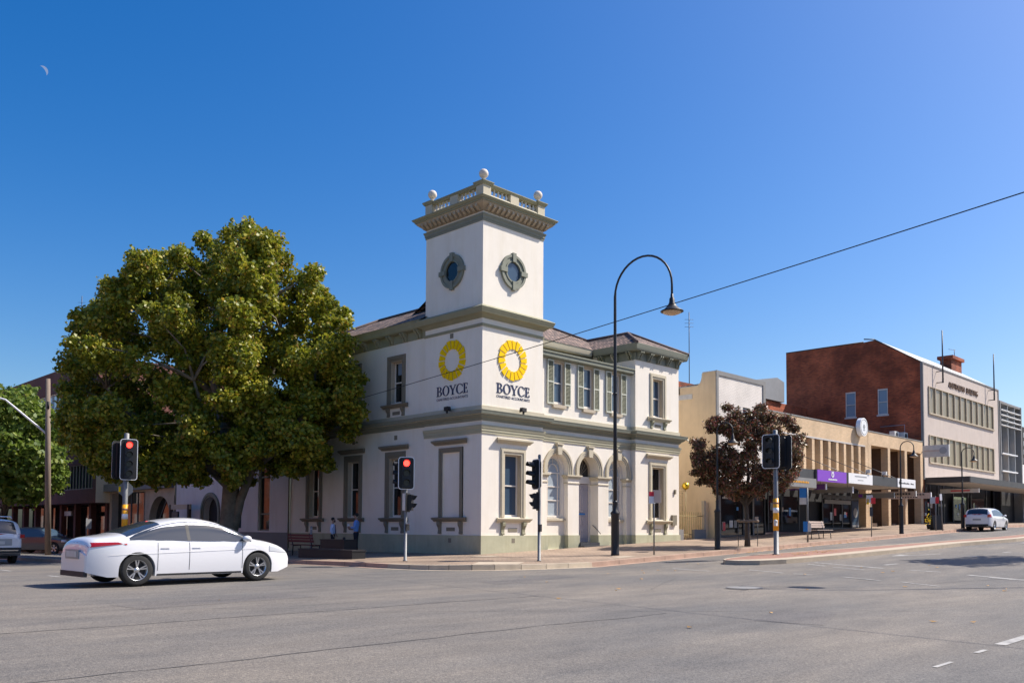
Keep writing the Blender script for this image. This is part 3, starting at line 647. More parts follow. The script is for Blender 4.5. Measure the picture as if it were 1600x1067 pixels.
def bank_window(fc, cu, z0, z1, hw, so, sill_w, sill_z, br_h, hood=None, glass='glass', blind_=False, mt='dtrim', proj=.19, sideglass=True):
    """moulded surround, sash, bracketed sill and hood"""
    mb = MB(); ow = so
    for a, b, dd in ((0, .13, .03), (.10, .20, .065), (.17, ow, .045)):
        A, B = hw+a, hw+b; zt = z1
        fc.box(mb, cu-B, cu-A, 0, dd, z0, zt+b); fc.box(mb, cu+A, cu+B, 0, dd, z0, zt+b); fc.box(mb, cu-A, cu+A, 0, dd, zt+a, zt+b)
    w_ = mb.build('window', mt, bank)
    if not blind_:
        sash(fc, w_, cu, z0+.02, z1, hw-.02, .24, glass)
        mb = MB()
        fc.box(mb, cu-hw-.001, cu-hw+.03, -.19, .0, z0, z1); fc.box(mb, cu+hw-.03, cu+hw+.001, -.19, .0, z0, z1); fc.box(mb, cu-hw+.03, cu+hw-.03, -.19, .0, z1-.03, z1)
        mb.build('jamb', 'jamb', w_)
    mb = MB(); fc.prof(mb, cu-sill_w/2, cu+sill_w/2, [(0, sill_z-.16), (.08, sill_z-.16), (.12, sill_z-.10), (proj-.02, sill_z-.07), (proj, sill_z-.02), (proj-.01, sill_z), (0, sill_z+.02)], .1, .1)
    mb.build('sill', mt, w_)
    for s_ in (-1, 1):
        mb = MB(); u = cu+s_*(hw+.12); fc.prof(mb, u-.085, u+.085, bracket_prof(sill_z-.161, br_h, proj-.05)); mb.build('bracket', mt if mt != 'ltrim' else 'trim', w_)
    mb = MB(); zc = sill_z-.16-br_h*.62
    fc.box(mb, cu-.26, cu+.26, 0, .012, zc-.075, zc+.075); mb.build('vent', 'dtrim', w_)
    if hood:
        mb = MB(); fc.prof(mb, cu-sill_w/2-.03, cu+sill_w/2+.03, [(0, hood), (.07, hood), (.11, hood+.05), (.17, hood+.09), (.20, hood+.12), (.20, hood+.18), (0, hood+.22)], .14, .14)
        mb.build('hood', mt, w_)
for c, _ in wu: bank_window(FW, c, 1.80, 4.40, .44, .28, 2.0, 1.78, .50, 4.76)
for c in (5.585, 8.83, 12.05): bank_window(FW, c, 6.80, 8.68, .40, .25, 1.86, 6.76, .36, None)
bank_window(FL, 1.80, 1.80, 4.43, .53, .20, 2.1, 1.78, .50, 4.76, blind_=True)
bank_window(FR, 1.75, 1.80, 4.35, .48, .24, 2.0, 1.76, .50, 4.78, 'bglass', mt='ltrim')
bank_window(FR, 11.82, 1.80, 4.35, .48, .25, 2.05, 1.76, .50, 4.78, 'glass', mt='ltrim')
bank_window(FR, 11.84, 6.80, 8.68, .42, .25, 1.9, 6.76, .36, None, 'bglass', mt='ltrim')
# tall plain window in the annex wall is built with the annex; shuttered windows above the arcade
for i, c in enumerate((4.82, 6.82, 8.84)):
    mb = MB(); FM.box(mb, c-.46, c-.36, -.1, .03, 6.70, 8.70); FM.box(mb, c+.36, c+.46, -.1, .03, 6.70, 8.70); FM.box(mb, c-.36, c+.36, -.1, .03, 8.60, 8.70)
    w_ = mb.build('window', 'jamb', bank)
    sash(FM, w_, c, 6.78, 8.6, .36, .13, 'bglass')
    mb = MB(); FM.box(mb, c-.42, c+.42, 0, .12, 6.58, 6.72); mb.build('sill', 'jamb', w_)
    for s_ in (-1, 1):
        u0 = c+s_*.56-.20 if s_ < 0 else c+.36; u1 = u0+.40
        mb = MB()
        for a, b, z0, z1 in ((u0, u0+.045, 6.72, 8.66), (u1-.045, u1, 6.72, 8.66), (u0+.045, u1-.045, 6.72, 6.79), (u0+.045, u1-.045, 8.59, 8.66), (u0+.045, u1-.045, 7.66, 7.72)): FM.box(mb, a, b, .035, .085, z0, z1)
        sh = mb.build('shutter', 'shutf', bank)
        mb = MB()
        for k in range(31):
            z = 6.80+k*.0585
            if 7.62 < z < 7.71: continue
            mb.prism([FM.p(u0+.045, .045, z+.035), FM.p(u0+.045, .075, z), FM.p(u0+.045, .08, z+.012), FM.p(u0+.045, .05, z+.047)], [FM.p(u1-.045, .045, z+.035), FM.p(u1-.045, .075, z), FM.p(u1-.045, .08, z+.012), FM.p(u1-.045, .05, z+.047)])
        FM.box(mb, u0+.045, u1-.045, .036, .044, 6.79, 8.59)
        mb.build('louvre', 'shut', sh)
mb = MB(); FM.prof(mb, 3.54, 10.01, [(0, 8.68), (.20, 8.70), (.24, 8.74), (.24, 8.88), (.28, 8.90), (.28, 8.96), (0, 8.99)]); mb.build('flat_roof_fascia', 'gtrim', bank)
# --- arcade: archivolts, capitals, keystones, arched windows, door
for i, c in enumerate(ac):
    A = arc(c, 3.95, 1, math.pi, 0, 24); mb = MB()
    for (ri, ro, dd) in ((.68, .78, .035), (.76, .86, .06), (.85, .93, .09)):
        rr = []
        for r_, d_ in ((ri, 0), (ri, dd), (ro, dd), (ro, 0)):
            rr.append([FM.p(c-r_, d_, 3.72)]+[FM.p(c+(a-c)*r_, d_, 3.95+(b-3.95)*r_) for a, b in A]+[FM.p(c+r_, d_, 3.72)])
        rr.append(rr[0]); mb.rings(rr, closed=False, sm=False)
    mb.build('archivolt', 'ltrim', bank)
    mb = MB(); mb.prism([FM.p(u, .15, z) for u, z in ((c-.12, 4.55), (c+.12, 4.55), (c+.16, 4.98), (c-.16, 4.98))], [FM.p(u, .0, z) for u, z in ((c-.12, 4.55), (c+.12, 4.55), (c+.16, 4.98), (c-.16, 4.98))])
    FM.box(mb, c-.20, c+.20, 0, .19, 4.98, 5.05); mb.build('keystone', 'ltrim', bank)
for a, b in ((3.55, 4.8-OW), (4.8+OW, 6.9-OW), (6.9+OW, 9.0-OW), (9.0+OW, 9.99)):
    a2 = a-.06 if a > 3.6 else a; b2 = b+.06 if b < 9.9 else b
    mb = MB(); mb.sweep([(a2+.02, .8), (a2+.02, .28), (b2-.02, .28), (b2-.02, .8)], [(-.05, 3.54), (.03, 3.56), (.05, 3.64), (.10, 3.655), (.10, 3.72), (-.05, 3.72)]); mb.build('capital', 'ltrim', bank)
    mb = MB(); mb.sweep([(a2+.04, .8), (a2+.04, .28), (b2-.04, .28), (b2-.04, .8)], [(-.05, 3.34), (.03, 3.34), (.03, 3.38), (-.05, 3.38)]); mb.build('capital_necking', 'ltrim', bank)
for c in (4.8, 9.0):
    d = .60; zs = 3.95; R_ = .56
    mb = MB()
    A = arc(c, zs, 1, math.pi, 0, 20); rr = []
    for r_, y in ((R_, d), (R_, d-.06), (R_-.09, d-.06), (R_-.09, d)): rr.append([(c-r_, y, 1.84)]+[(c+(a-c)*r_, y, zs+(b-zs)*r_) for a, b in A]+[(c+r_, y, 1.84)])
    rr.append(rr[0]); mb.rings(rr, closed=False, sm=False)
    mb.box(c-.47, c+.47, d-.05, d, 1.84, 1.93)
    for z in (2.58, 3.18, 3.78): mb.box(c-.47, c+.47, d-.045, d, z-.022, z+.022)
    mb.box(c-.35, c-.32, d-.044, d, 1.93, 3.78); mb.box(c+.32, c+.35, d-.044, d, 1.93, 3.78)
    rr = [[(c+(a-c)*r_, y, zs-.1+(b-zs)*r_) for a, b in A] for r_, y in ((.33, d), (.33, d-.043), (.30, d-.043), (.30, d))]; rr.append(rr[0]); mb.rings(rr, closed=False, sm=False)
    for t in (.25, .5, .75): mb.tube([(c+.33*math.cos(math.pi*t), d-.02, zs-.1+.33*math.sin(math.pi*t)), (c+.5*math.cos(math.pi*t), d-.02, zs+.5*math.sin(math.pi*t))], .012, 4)
    w_ = mb.build('arched_window', 'sash', bank)
    mb = MB(); mb.add([(c-.5, d, 1.86), (c+.5, d, 1.86)]+[(c+(a-c)*.5, d+.0, zs+(b-zs)*.5) for a, b in A][::-1], [tuple(range(23))]); mb.build('pane', 'blind', w_)
    mb = MB(); mb.box(c-.66, c+.66, .40, .52, 1.70, 1.80); mb.build('sill', 'ltrim', w_)
# door
c = 6.9; D0 = .80
mb = MB()
mb.box(c-OW, c-OW+.09, D0-.06, D0+.04, .75, 3.60); mb.box(c+OW-.09, c+OW, D0-.06, D0+.04, .75, 3.60); mb.box(c-OW+.02, c+OW-.02, D0-.08, D0+.04, 3.40, 3.72)
mb.box(c-.37, c-.31, D0-.05, D0+.04, .75, 3.40)
dfm = mb.build('door_frame', 'sash', bank)
mb = MB(); mb.box(c-OW+.09, c-.37, D0-.005, D0+.04, .75, 3.40)
for z0, z1 in ((.95, 1.35), (1.55, 1.95), (2.15, 2.9), (3.05, 3.25)):
    for a, b, e, f_ in ((c-.54, c-.42, z0, z0+.03), (c-.54, c-.42, z1-.03, z1), (c-.54, c-.52, z0+.03, z1-.03), (c-.44, c-.42, z0+.03, z1-.03)): mb.box(a, b, D0-.03, D0-.005, e, f_)
mb.build('side_panel', 'sash', dfm)
mb = MB(); mb.box(c-.31, c+.58, D0+.01, D0+.06, .75, 3.38)
for u0 in (c-.23, c+.17):
    for z0, z1 in ((.92, 1.32), (1.52, 1.92), (2.12, 2.92), (3.04, 3.26)):
        u1 = u0+.32
        for a, b, e, f_ in ((u0, u1, z0, z0+.04), (u0, u1, z1-.04, z1), (u0, u0+.05, z0+.04, z1-.04), (u1-.05, u1, z0+.04, z1-.04)): mb.box(a, b, D0-.02, D0+.01, e, f_)
dr = mb.build('front_door', 'door', bank)
MB().box(c-.10, c+.34, D0-.03, D0-.021, 1.98, 2.06).build('letter_plate', 'blue', dr)
MB().sphere((c-.24, D0-.05, 1.75), .035, 8, 6).build('handle', 'chrome', dr)
mb = MB(); A = arc(c, 3.95, .60, math.pi, 0, 20)
mb.add([(c-.60, D0+.02, 3.72), (c+.60, D0+.02, 3.72)]+[(a, D0+.02, b) for a, b in A][::-1], [tuple(range(23))])
fl = mb.build('fanlight', 'glass', bank)
mb = MB(); rr = [[(c-r_, y, 3.72)]+[(c+(a-c)/.6*r_, y, 3.95+(b-3.95)/.6*r_) for a, b in A]+[(c+r_, y, 3.72)] for r_, y in ((.67, D0+.03), (.67, D0-.04), (.59, D0-.04), (.59, D0+.03))]; rr.append(rr[0]); mb.rings(rr, closed=False, sm=False)
for t in range(1, 8): mb.tube([(c, D0, 3.74), (c+.6*math.cos(math.pi*t/8), D0, 3.95+.6*math.sin(math.pi*t/8))], .008, 4)
mb.build('fanlight_frame', 'jamb', fl)
mb = MB(); mb.box(c-OW+.005, c+OW-.005, .18, .78, .3, .74); mb.box(c-OW-.12, c+OW+.16, -.14, .18, .3, .60); mb.build('entrance_step', 'step', bank)
MB().tube([(c+.60, .55, 1.52), (c+.66, .30, 1.30), (c+.66, .12, 1.12)], .018, 6).build('handrail', 'darkpole', bank)
# --- eaves: frieze, brackets, gutters
fpL = [(.08, 14.3), (.08, 3.55)]
swp('frieze', [(-.02, 9.42), (.03, 9.43), (.03, 9.80), (-.02, 9.80)], 'trim', fpL)
swp('gutter', [(-.02, 9.80), (.30, 9.82), (.34, 9.88), (.36, 9.98), (.42, 10.13), (.42, 10.16), (-.02, 10.16)], 'trim', [(.08, 14.7), (.08, 3.53)])
bp = [(10.02, 2.3), (10.02, 0), (13.64, 0), (13.64, 6)]
swp('frieze', [(-.02, 9.42), (.03, 9.43), (.03, 9.80), (-.02, 9.80)], 'gtrim', bp)
swp('gutter', [(-.02, 9.80), (.30, 9.82), (.33, 9.88), (.35, 9.96), (.38, 10.12), (.38, 10.15), (-.02, 10.15)], 'gtrim', bp)
swp('gutter', [(-.02, 9.80), (.10, 9.82), (.13, 9.88), (.15, 9.96), (.18, 10.12), (.18, 10.15), (-.02, 10.15)], 'ltrim', [(3.53, 2.5), (9.66, 2.5)])
eb = [(.0, 9.798), (.27, 9.798), (.28, 9.74), (.22, 9.70), (.17, 9.62), (.12, 9.60), (.10, 9.50), (.06, 9.44), (.0, 9.44)]
for k in range(11):
    y = 3.95+k*.98
    for o_ in (-.09, .09): mb = MB(); Fc('L', .05).prof(mb, y+o_-.045, y+o_+.045, eb); mb.build('eaves_bracket', 'trim', bank)
for k in range(5):
    for o_ in (-.08, .08): mb = MB(); Fc('R', -.03).prof(mb, 10.22+k*.80+o_-.04, 10.22+k*.80+o_+.04, eb); mb.build('eaves_bracket', 'gtrim', bank)
for k in range(3):
    for o_ in (-.08, .08): mb = MB(); Fc('L', 9.99).prof(mb, .25+k*.85+o_-.04, .25+k*.85+o_+.04, eb); mb.build('eaves_bracket', 'trim', bank)
MB().tube([(9.85, 1.35, 9.85), (9.90, 1.30, 9.6), (9.95, 1.2, 9.45), (9.95, 1.2, 8.99)], .045, 8).build('downpipe', 'ltrim', bank)
MB().tube([(0.0, 14.26, 9.7), (0.0, 14.26, .3)], .045, 8).build('downpipe', 'dtrim', bank)
# --- roofs
def roof_part(name, faces, parent, mt='tile', th=.0):
    """faces with uv laid along eave direction"""
    mb = MB(); uv = []
    for f in faces:
        o = Vector(f[0]); e = (Vector(f[1])-o).normalized(); n_ = (Vector(f[1])-o).cross(Vector(f[2])-o).normalized(); s_ = n_.cross(e)
        mb.add(f, [tuple(range(len(f)))])
        for p in f: q = Vector(p)-o; uv.append((q.dot(e), q.dot(s_)))
    return mb.build(name, mt, parent, uv=uv)
zE = 10.14; T = .5
xL, xR = -.36, 6.76; yT = 14.7; rx = (xL+xR)/2; zr = zE+(rx-xL)*T; yh = yT-(rx-xL)
rf = roof_part('roof', [[(xL, 3.4, zE), (xL, yT, zE), (rx, yh, zr), (rx, 3.4, zr)], [(xL, yT, zE), (xR, yT, zE), (rx, yh, zr)], [(xR, yT, zE), (xR, 9.3, zE), (rx, 5.7, zr), (rx, yh, zr)]], bank)
y0, y1 = 2.30, 9.3; x1 = 14.04; ry = (y0+y1)/2; zr2 = zE+(ry-y0)*T; xh = x1-(ry-y0)
rf2 = roof_part('roof', [[(2, y0, zE), (x1-.01, y0, zE), (xh, ry, zr2), (2, ry, zr2)], [(x1, y0, zE), (x1, y1, zE), (xh, ry, zr2)], [(x1, y1, zE), (2, y1, zE), (2, ry, zr2), (xh, ry, zr2)]], bank)
bx0, bx1, by = 9.64, 14.02, -.38; bcx = (bx0+bx1)/2; zb = zE+(bcx-bx0)*T; yb = by+(bcx-bx0); ye = y0+(zb-zE)/T
rf3 = roof_part('roof', [[(bx0, by, zE), (bx1, by, zE), (bcx, yb, zb)], [(bx0, y0, zE), (bx0, by, zE), (bcx, yb, zb), (bcx, ye, zb)], [(bx1, by, zE), (bx1, y0, zE), (bcx, ye, zb), (bcx, yb, zb)]], bank)
mb = MB()
def cap(a, b): mb.tube([Vector(a)+Vector((0, 0, .02)), Vector(b)+Vector((0, 0, .02))], .085, 6)
cap((rx, 3.4, zr), (rx, yh, zr)); cap((rx, yh, zr), (xL, yT, zE)); cap((2, ry, zr2), (xh, ry, zr2)); cap((xh, ry, zr2), (x1, y0, zE))
cap((bcx, yb, zb), (bcx, ye, zb)); cap((bcx, yb, zb), (bx0, by, zE)); cap((bcx, yb, zb), (bx1, by, zE))
mb.build('ridge_capping', 'ridge', bank)
# small fittings
for fc, u, z in ((FR, 1.75, .86), (FL, 1.80, .86), (FW, 6.2, .86)):
    mb = MB(); fc.box(mb, u-.09, u+.09, .04, .056, z-.09, z+.09); mb.build('plinth_vent', 'dtrim', bank)
for fc, u, z in ((FL, 1.83, 9.22), (FW, 5.59, 5.3), (FW, 8.77, 5.3)):
    mb = MB(); fc.box(mb, u-.10, u+.10, 0, .015, z-.1, z+.1); mb.build('wall_vent', 'dtrim', bank)
mb = MB(); FR.box(mb, 12.95, 13.32, .0, .10, 1.55, 2.05); mb.build('wall_box', 'dtrim', bank)
mb = MB(); FR.box(mb, 13.2, 13.3, 0, .08, 3.1, 3.32); mb.build('wall_bracket', 'dtrim', bank)
# --- flood lights aimed at the signs (each its own thing)
for fc, u, dr_, lab in ((FR, 2.05, 1, 'small black floodlight on the ledge under the sunlit sign'), (FL, 1.75, -1, 'small black floodlight on the ledge of the shaded tower face')):
    t = thing('floodlight', lab, 'floodlight', fc.p(u, .30, 6.0), group='floodlights under the wall signs')
    mb = MB(); fc.box(mb, u-.03, u+.03, .27, .33, 6.0, 6.12); fc.box(mb, u-.14, u-.12, .2, .3, 6.08, 6.2); mb.build('stem', 'blackm', t)
    mb = MB(); fc.poly(mb, [(u-.13, 6.12), (u+.13, 6.10), (u+.13, 6.26), (u-.11, 6.27)], .2, .36); mb.build('lamp_housing', 'blackm', t)
    mb = MB(); fc.box(mb, u-.08, u+.08, .19, .199, 6.14, 6.25); mb.build('lens', 'headl', t)
# --- wall signs: ring of plates with serif lettering
def serif_letters(mb, put, W_, H_):
    """B O Y C E drawn as thick and thin strokes in a unit strip, put(u,z) -> wall point"""
    def quad(pts): mb.prism([put(u, z, .02) for u, z in pts], [put(u, z, .0) for u, z in pts])
    def rect(a, b, c_, d_): quad([(a, c_), (b, c_), (b, d_), (a, d_)])
    def bowl(cu, cz, rx_o, rz_o, rx_i, rz_i, a0, a1, n=16):
        for i in range(n):
            t0 = a0+(a1-a0)*i/n; t1 = a0+(a1-a0)*(i+1)/n
            quad([(cu+rx_i*math.cos(t0), cz+rz_i*math.sin(t0)), (cu+rx_o*math.cos(t0), cz+rz_o*math.sin(t0)), (cu+rx_o*math.cos(t1), cz+rz_o*math.sin(t1)), (cu+rx_i*math.cos(t1), cz+rz_i*math.sin(t1))])
    h = math.pi/2
    # B  0 .. .18
    rect(.025, .065, 0, 1); rect(0, .10, 0, .05); rect(0, .10, .95, 1); bowl(.085, .755, .075, .245, .038, .20, -h, h); bowl(.085, .265, .092, .265, .050, .215, -h, h); rect(.06, .09, .49, .53); rect(.06, .1, 0, .05)
    # O  .20 .. .42
    bowl(.305, .5, .112, .53, .068, .47, 0, 2*math.pi, 28)
    # Y
    quad([(.425, 1), (.475, 1), (.535, .48), (.505, .44)]); quad([(.60, 1), (.622, 1), (.545, .44), (.525, .46)]); rect(.503, .545, 0, .48); rect(.475, .572, 0, .045); rect(.41, .495, .955, 1); rect(.575, .645, .955, 1)
    # C
    bowl(.745, .5, .112, .53, .068, .47, .75, 2*math.pi-.75, 24); rect(.826, .838, .68, .93); rect(.826, .838, .08, .25)
    # E
    rect(.875, .915, 0, 1); rect(.85, .99, 0, .055); rect(.85, .985, .945, 1); rect(.90, .965, .48, .53); rect(.955, .967, .40, .62); rect(.975, .99, .055, .25); rect(.972, .985, .76, .95)
def wall_sign(fc, cu, cz, left_u, dirn, lab):
    t = thing('wall_sign', lab, 'sign', fc.p(cu, 0, 6.6), group='ring logo signs on the tower')
    n = 18; mb = MB()
    for k in range(n):
        a = 2*math.pi*k/n+.09; tw_ = .13
        ro = .85 if k % 2 else .82
        def P(r, t_): return (cu+dirn*r*math.sin(t_), cz+r*math.cos(t_))
        h0 = math.pi/n
        pts = [P(.455, a-h0*.74), P(ro, a-h0*.80-.03), P(ro-.02, a+h0*.74-.02), P(.47, a+h0*.66)]
        fc.poly(mb, pts, .045, .01); 
    mb.build('sun_ring', 'yellowp', t)
    put = lambda u, z, d_: fc.p(left_u+dirn*u*1.93, d_, 6.79+z*.40)
    mb = MB(); serif_letters(mb, put, 1, 1); mb.build('lettering', 'navy', t)
    o = fc.p(left_u, .0, 6.60); xd = (0, -1, 0) if fc.k == 'L' else (1, 0, 0)
    text_mesh('small_lettering', 'CHARTERED ACCOUNTANTS', 'navy', t, o, xd, 1.93, .105, .010)
wall_sign(FL, 1.78, 8.21, 2.75, -1, 'yellow ring sign reading BOYCE on the shaded left face of the tower')
wall_sign(FR, 1.70, 8.20, .79, 1, 'yellow ring sign reading BOYCE on the sunlit right face of the tower')
# ================================================================== left of it: annex, arched building, brown brick block
ann = thing('rendered_annex', 'plain grey-white annex wall with tall dark window and arched doorway behind the tree trunk', 'building', (0, 14.3, .1))
FA = Fc('L', .02)
mb = MB(); wall(mb, FA, 14.3, 27.6, -.2, 8.2, [(16.2, 17.4, 1.15, 5.6), (21.9, 23.7, -.1, 2.15, 'arch')], .35)
mb.add([(0.02, 14.3, 8.2), (8, 14.3, 8.2), (8, 27.6, 8.2), (0.02, 27.6, 8.2)], [(0, 1, 2, 3)]); mb.add([(0.02, 27.6, 0), (8, 27.6, 0), (8, 27.6, 8.2), (0.02, 27.6, 8.2)], [(0, 1, 2, 3)])
mb.build('wall', 'annex', ann)
mb = MB(); FA.box(mb, 14.3, 21.9, -.1, .04, -.2, 1.07); mb.build('plinth', 'grey', ann)
mb = MB()
FA.box(mb, 16.2, 16.28, -.2, -.12, 1.15, 5.6); FA.box(mb, 17.32, 17.4, -.2, -.12, 1.15, 5.6)
for z in (1.15, 2.0, 3.95, 5.52): FA.box(mb, 16.28, 17.32, -.2, -.12, z, z+.07)
w_ = mb.build('window', 'gtrim', ann); mb = MB(); FA.box(mb, 16.24, 17.36, -.24, -.18, 1.2, 5.55); mb.build('pane', 'glass', w_)
mb = MB(); A = arc(22.8, 2.15, 1, math.pi, 0, 20)
for ri, ro, dd in ((.90, 1.02, .05), (1.0, 1.16, .10)):
    rr = [[FA.p(22.8-r_, d_, 1.6)]+[FA.p(22.8+(a-22.8)*r_, d_, 2.15+(b-2.15)*r_) for a, b in A]+[FA.p(22.8+r_, d_, 1.6)] for r_, d_ in ((ri, 0), (ri, dd), (ro, dd), (ro, 0))]; rr.append(rr[0]); mb.rings(rr, closed=False, sm=False)
FA.box(mb, 21.6, 22.0, 0, .14, 1.45, 1.62); FA.box(mb, 23.6, 24.0, 0, .14, 1.45, 1.62)
ad = mb.build('arched_doorway', 'gtrim', ann)
mb = MB(); FA.box(mb, 21.9, 23.7, -.5, -.34, 0, 3.1); mb.build('door', 'shop', ad)
MB().tube([(0.0, 27.45, 8), (0.0, 27.45, .0)], .06, 8).build('downpipe', 'gtrim', ann)
mb = MB(); mb.sweep([(.02, 27.6), (.02, 14.3)], [(-.02, 7.9), (.1, 7.92), (.16, 8.1), (.16, 8.25), (-.02, 8.28)]); mb.build('parapet_moulding', 'gtrim', ann)
ab = thing('arched_shop_building', 'low grey building with flat band and one big dark arched opening left of the annex', 'building', (0, 28, 0))
FB = Fc('L', 0)
mb = MB(); wall(mb, FB, 27.65, 38, -.3, 7.2, [(28.1, 31.3, -.25, 1.65, 'arch'), (32.0, 37.6, -.25, 3.6)], .5)
mb.add([(0, 27.65, 7.2), (9, 27.65, 7.2), (9, 38, 7.2), (0, 38, 7.2)], [(0, 1, 2, 3)]); mb.add([(0, 38, -1), (9, 38, -1), (9, 38, 7.2), (0, 38, 7.2)], [(0, 1, 2, 3)])
mb.build('wall', 'conc', ab)
mb = MB(); FB.box(mb, 27.7, 38.3, .0, .45, 3.72, 4.2); mb.build('awning_band', 'grey', ab)
mb = MB(); FB.box(mb, 28.1, 31.3, -.5, -.45, -.3, 3.3); mb.build('shop_glazing', 'glass', ab); mb = MB(); FB.box(mb, 32, 37.6, -.5, -.45, -.3, 3.6); gl = mb.build('shop_glazing', 'glass', ab)
mb = MB()
for y in (33.1, 34.2, 35.3, 36.4): FB.box(mb, y-.03, y+.03, -.45, -.40, -.3, 3.6)
mb.tube([FB.p(28.2, -.42, 1.2), FB.p(29.7, -.42, 3.0), FB.p(31.2, -.42, 1.2)], .03, 4)
mb.build('glazing_bar', 'grey', gl)
bb = thing('brown_brick_block', 'tall dark brown brick office block with blue ribbon windows at the far left', 'building', (-1, 38, -.3))
FC_ = Fc('L', -.95)
mb = MB()
wall(mb, FC_, 38.0, 72, 2.95, 13.2, [(39.5, 52, 10.0, 11.5), (39.5, 70, 7.0, 8.8), (38.6, 70, 3.95, 5.75), (53.5, 70, 10.0, 11.5)], .3)
mb.add([(-.95, 38, 5.2), (12, 38, 5.2), (12, 38, 13.2), (-.95, 38, 13.2)], [(0, 1, 2, 3)]); mb.add([(-.95, 38, 13.2), (12, 38, 13.2), (12, 72, 13.2), (-.95, 72, 13.2)], [(0, 1, 2, 3)])
mb.add([(-.95, 38, 2.95), (-.95, 72, 2.95), (3, 72, 2.95), (3, 38, 2.95)], [(0, 1, 2, 3)])
mb.build('wall', 'farbrick', bb)
mb = MB(); mb.add([(-.96, 37.995, 2.95), (0.4, 37.995, 2.95), (0.4, 37.995, 6.2), (-.96, 37.995, 6.2)], [(0, 1, 2, 3)]); mb.build('end_panel', 'yellow', bb)
for (a, b, c_, d_, mt) in ((39.5, 52, 10.0, 11.5, 'blind'), (53.5, 70, 10.0, 11.5, 'blind'), (39.5, 70, 7.0, 8.8, 'blind'), (38.6, 70, 3.95, 5.75, 'mint')):
    mb = MB(); FC_.box(mb, a, b, -.32, -.28, c_, d_); w_ = mb.build('ribbon_window', mt, bb)
    mb = MB(); y = a
    while y < b: FC_.box(mb, y, y+.07, -.28, -.18, c_, d_); y += 1.1 if mt == 'blind' else .62
    FC_.box(mb, a, b, -.28, -.15, d_-.06, d_); FC_.box(mb, a, b, -.28, -.1, c_, c_+.06)
    mb.build('mullion', 'shopf' if mt == 'mint' else 'white', w_)
mb = MB(); FC_.box(mb, 38.4, 72, -2.6, -2.5, -1.2, 2.95); sg = mb.build('shop_glazing', 'glass', bb)
y = 38.6
while y < 70: mb = MB(); FC_.box(mb, y, y+.4, -1.4, -1.0, -1.2, 2.95); mb.build('column', 'farbrick', bb); y += 3.1
mb = MB(); FC_.box(mb, 46.4, 47.9, -1.3, -1.2, 2.1, 2.45); mb.build('hanging_sign', 'offwhite', bb)
# ================================================================== right of the bank, up the right street
R0 = Fc('R', 0)
def g(x): return path_z(x, -1)
def plate(mb, fc, u0, u1, z0, z1, d=.02, t=.02): fc.box(mb, u0, u1, d-t, d, z0, z1)
# fence, gate and gold ball light in the gap
t = thing('picket_fence', 'olive picket fence with pale end post between the corner building and yellow wall', 'fence', (15.2, .5, g(15)))
mb = MB()
for k in range(13): mb.box(13.95+k*.2, 13.975+k*.2, .49, .515, .62, 2.25)
mb.box(13.75, 16.6, .485, .52, 2.02, 2.07); mb.box(13.75, 16.6, .485, .52, 1.05, 1.10); mb.build('pickets', 'fence', t)
MB().box(16.62, 16.78, .42, .58, .6, 2.86).build('post', 'jamb', t)
mb = MB(); mb.box(16.8, 17.1, .48, .53, .65, 2.8); mb.build('gate_leaf', 'yellow', t)
for a, b in ((13.75, 14.5), (15.5, 16.6)): MB().box(a, b, .30, .46, .55, 1.34).build('low_wall', 'grey', t)
t = thing('ball_lamp', 'gold ball lamp on a thin pole behind the picket fence', 'lamp', (15.22, .65, g(15)))
MB().sphere((15.22, .65, 3.6), .20, 18, 12).build('globe', 'gold', t)
MB().tube([(15.22, .65, .6), (15.22, .65, 3.42)], .025, 6).build('pole', 'fence', t)
MB().tube([(15.22, .65, 3.35), (13.7, .66, 3.35)], .015, 5).build('stay', 'fence', t)
t = thing('wire_trellis', 'thin wire mesh trellis against the yellow wall behind the ball lamp', 'trellis', (14.6, 1.0, g(14.6)))
mb = MB()
for k in range(7): mb.box(13.9+k*.26, 13.915+k*.26, 1.0, 1.015, .7, 3.3)
for k in range(8): mb.box(13.9, 15.5, 1.0, 1.015, 1.7+k*.22, 1.71+k*.22)
mb.build('mesh', 'fence', t)
# --- yellow side-walled shop building
yb_ = thing('yellow_shop_building', 'narrow two-storey shop with yellow curved-parapet side wall and white brick front', 'building', (17.13, 0, g(17.2)))
mb = MB()
prof_ = [(0, .4), (0, 9.79), (.85, 9.79)]+[(.85+.25*(1-math.cos(t_*math.pi/16)), 9.79-.08*0-.67*math.sin(t_*math.pi/16)*.9) for t_ in range(1, 9)]+[(1.15, 9.12), (2.25, 9.12), (2.25, 8.75), (11, 8.75), (11, .4)]
mb.prism([(17.13, y, z) for y, z in prof_], [(17.33, y, z) for y, z in prof_]); mb.build('side_wall', 'yellow', yb_)
mb = MB(); mb.box(17.10, 17.36, 1.45, 11, 8.45, 8.72); mb.box(17.11, 17.35, -.02, .8, 9.795, 9.84); mb.box(17.11, 17.35, 1.15, 2.3, 9.125, 9.165); mb.build('parapet_coping', 'offwhite', yb_)
mb = MB(); wall(mb, R0, 17.34, 22.38, 4.0, 9.75, [(19.93, 20.72, 7.6, 8.15)], .15); mb.add([(22.38, 0, 4), (22.38, 10, 4), (22.38, 10, 9.7), (22.38, 0, 9.7)], [(0, 1, 2, 3)]); mb.add([(17.3, 0, 9.3), (22.38, 0, 9.3), (22.38, 11, 9.0), (17.3, 11, 9.0)], [(0, 1, 2, 3)]); mb.build('front_wall', 'whitebrick', yb_)
mb = MB(); plate(mb, R0, 17.14, 17.36, 4, 9.86, .05, .07); plate(mb, R0, 22.15, 22.41, 4, 9.86, .05, .07); plate(mb, R0, 17.36, 22.15, 9.62, 9.86, .05, .07); mb.build('front_frame', 'grey', yb_)
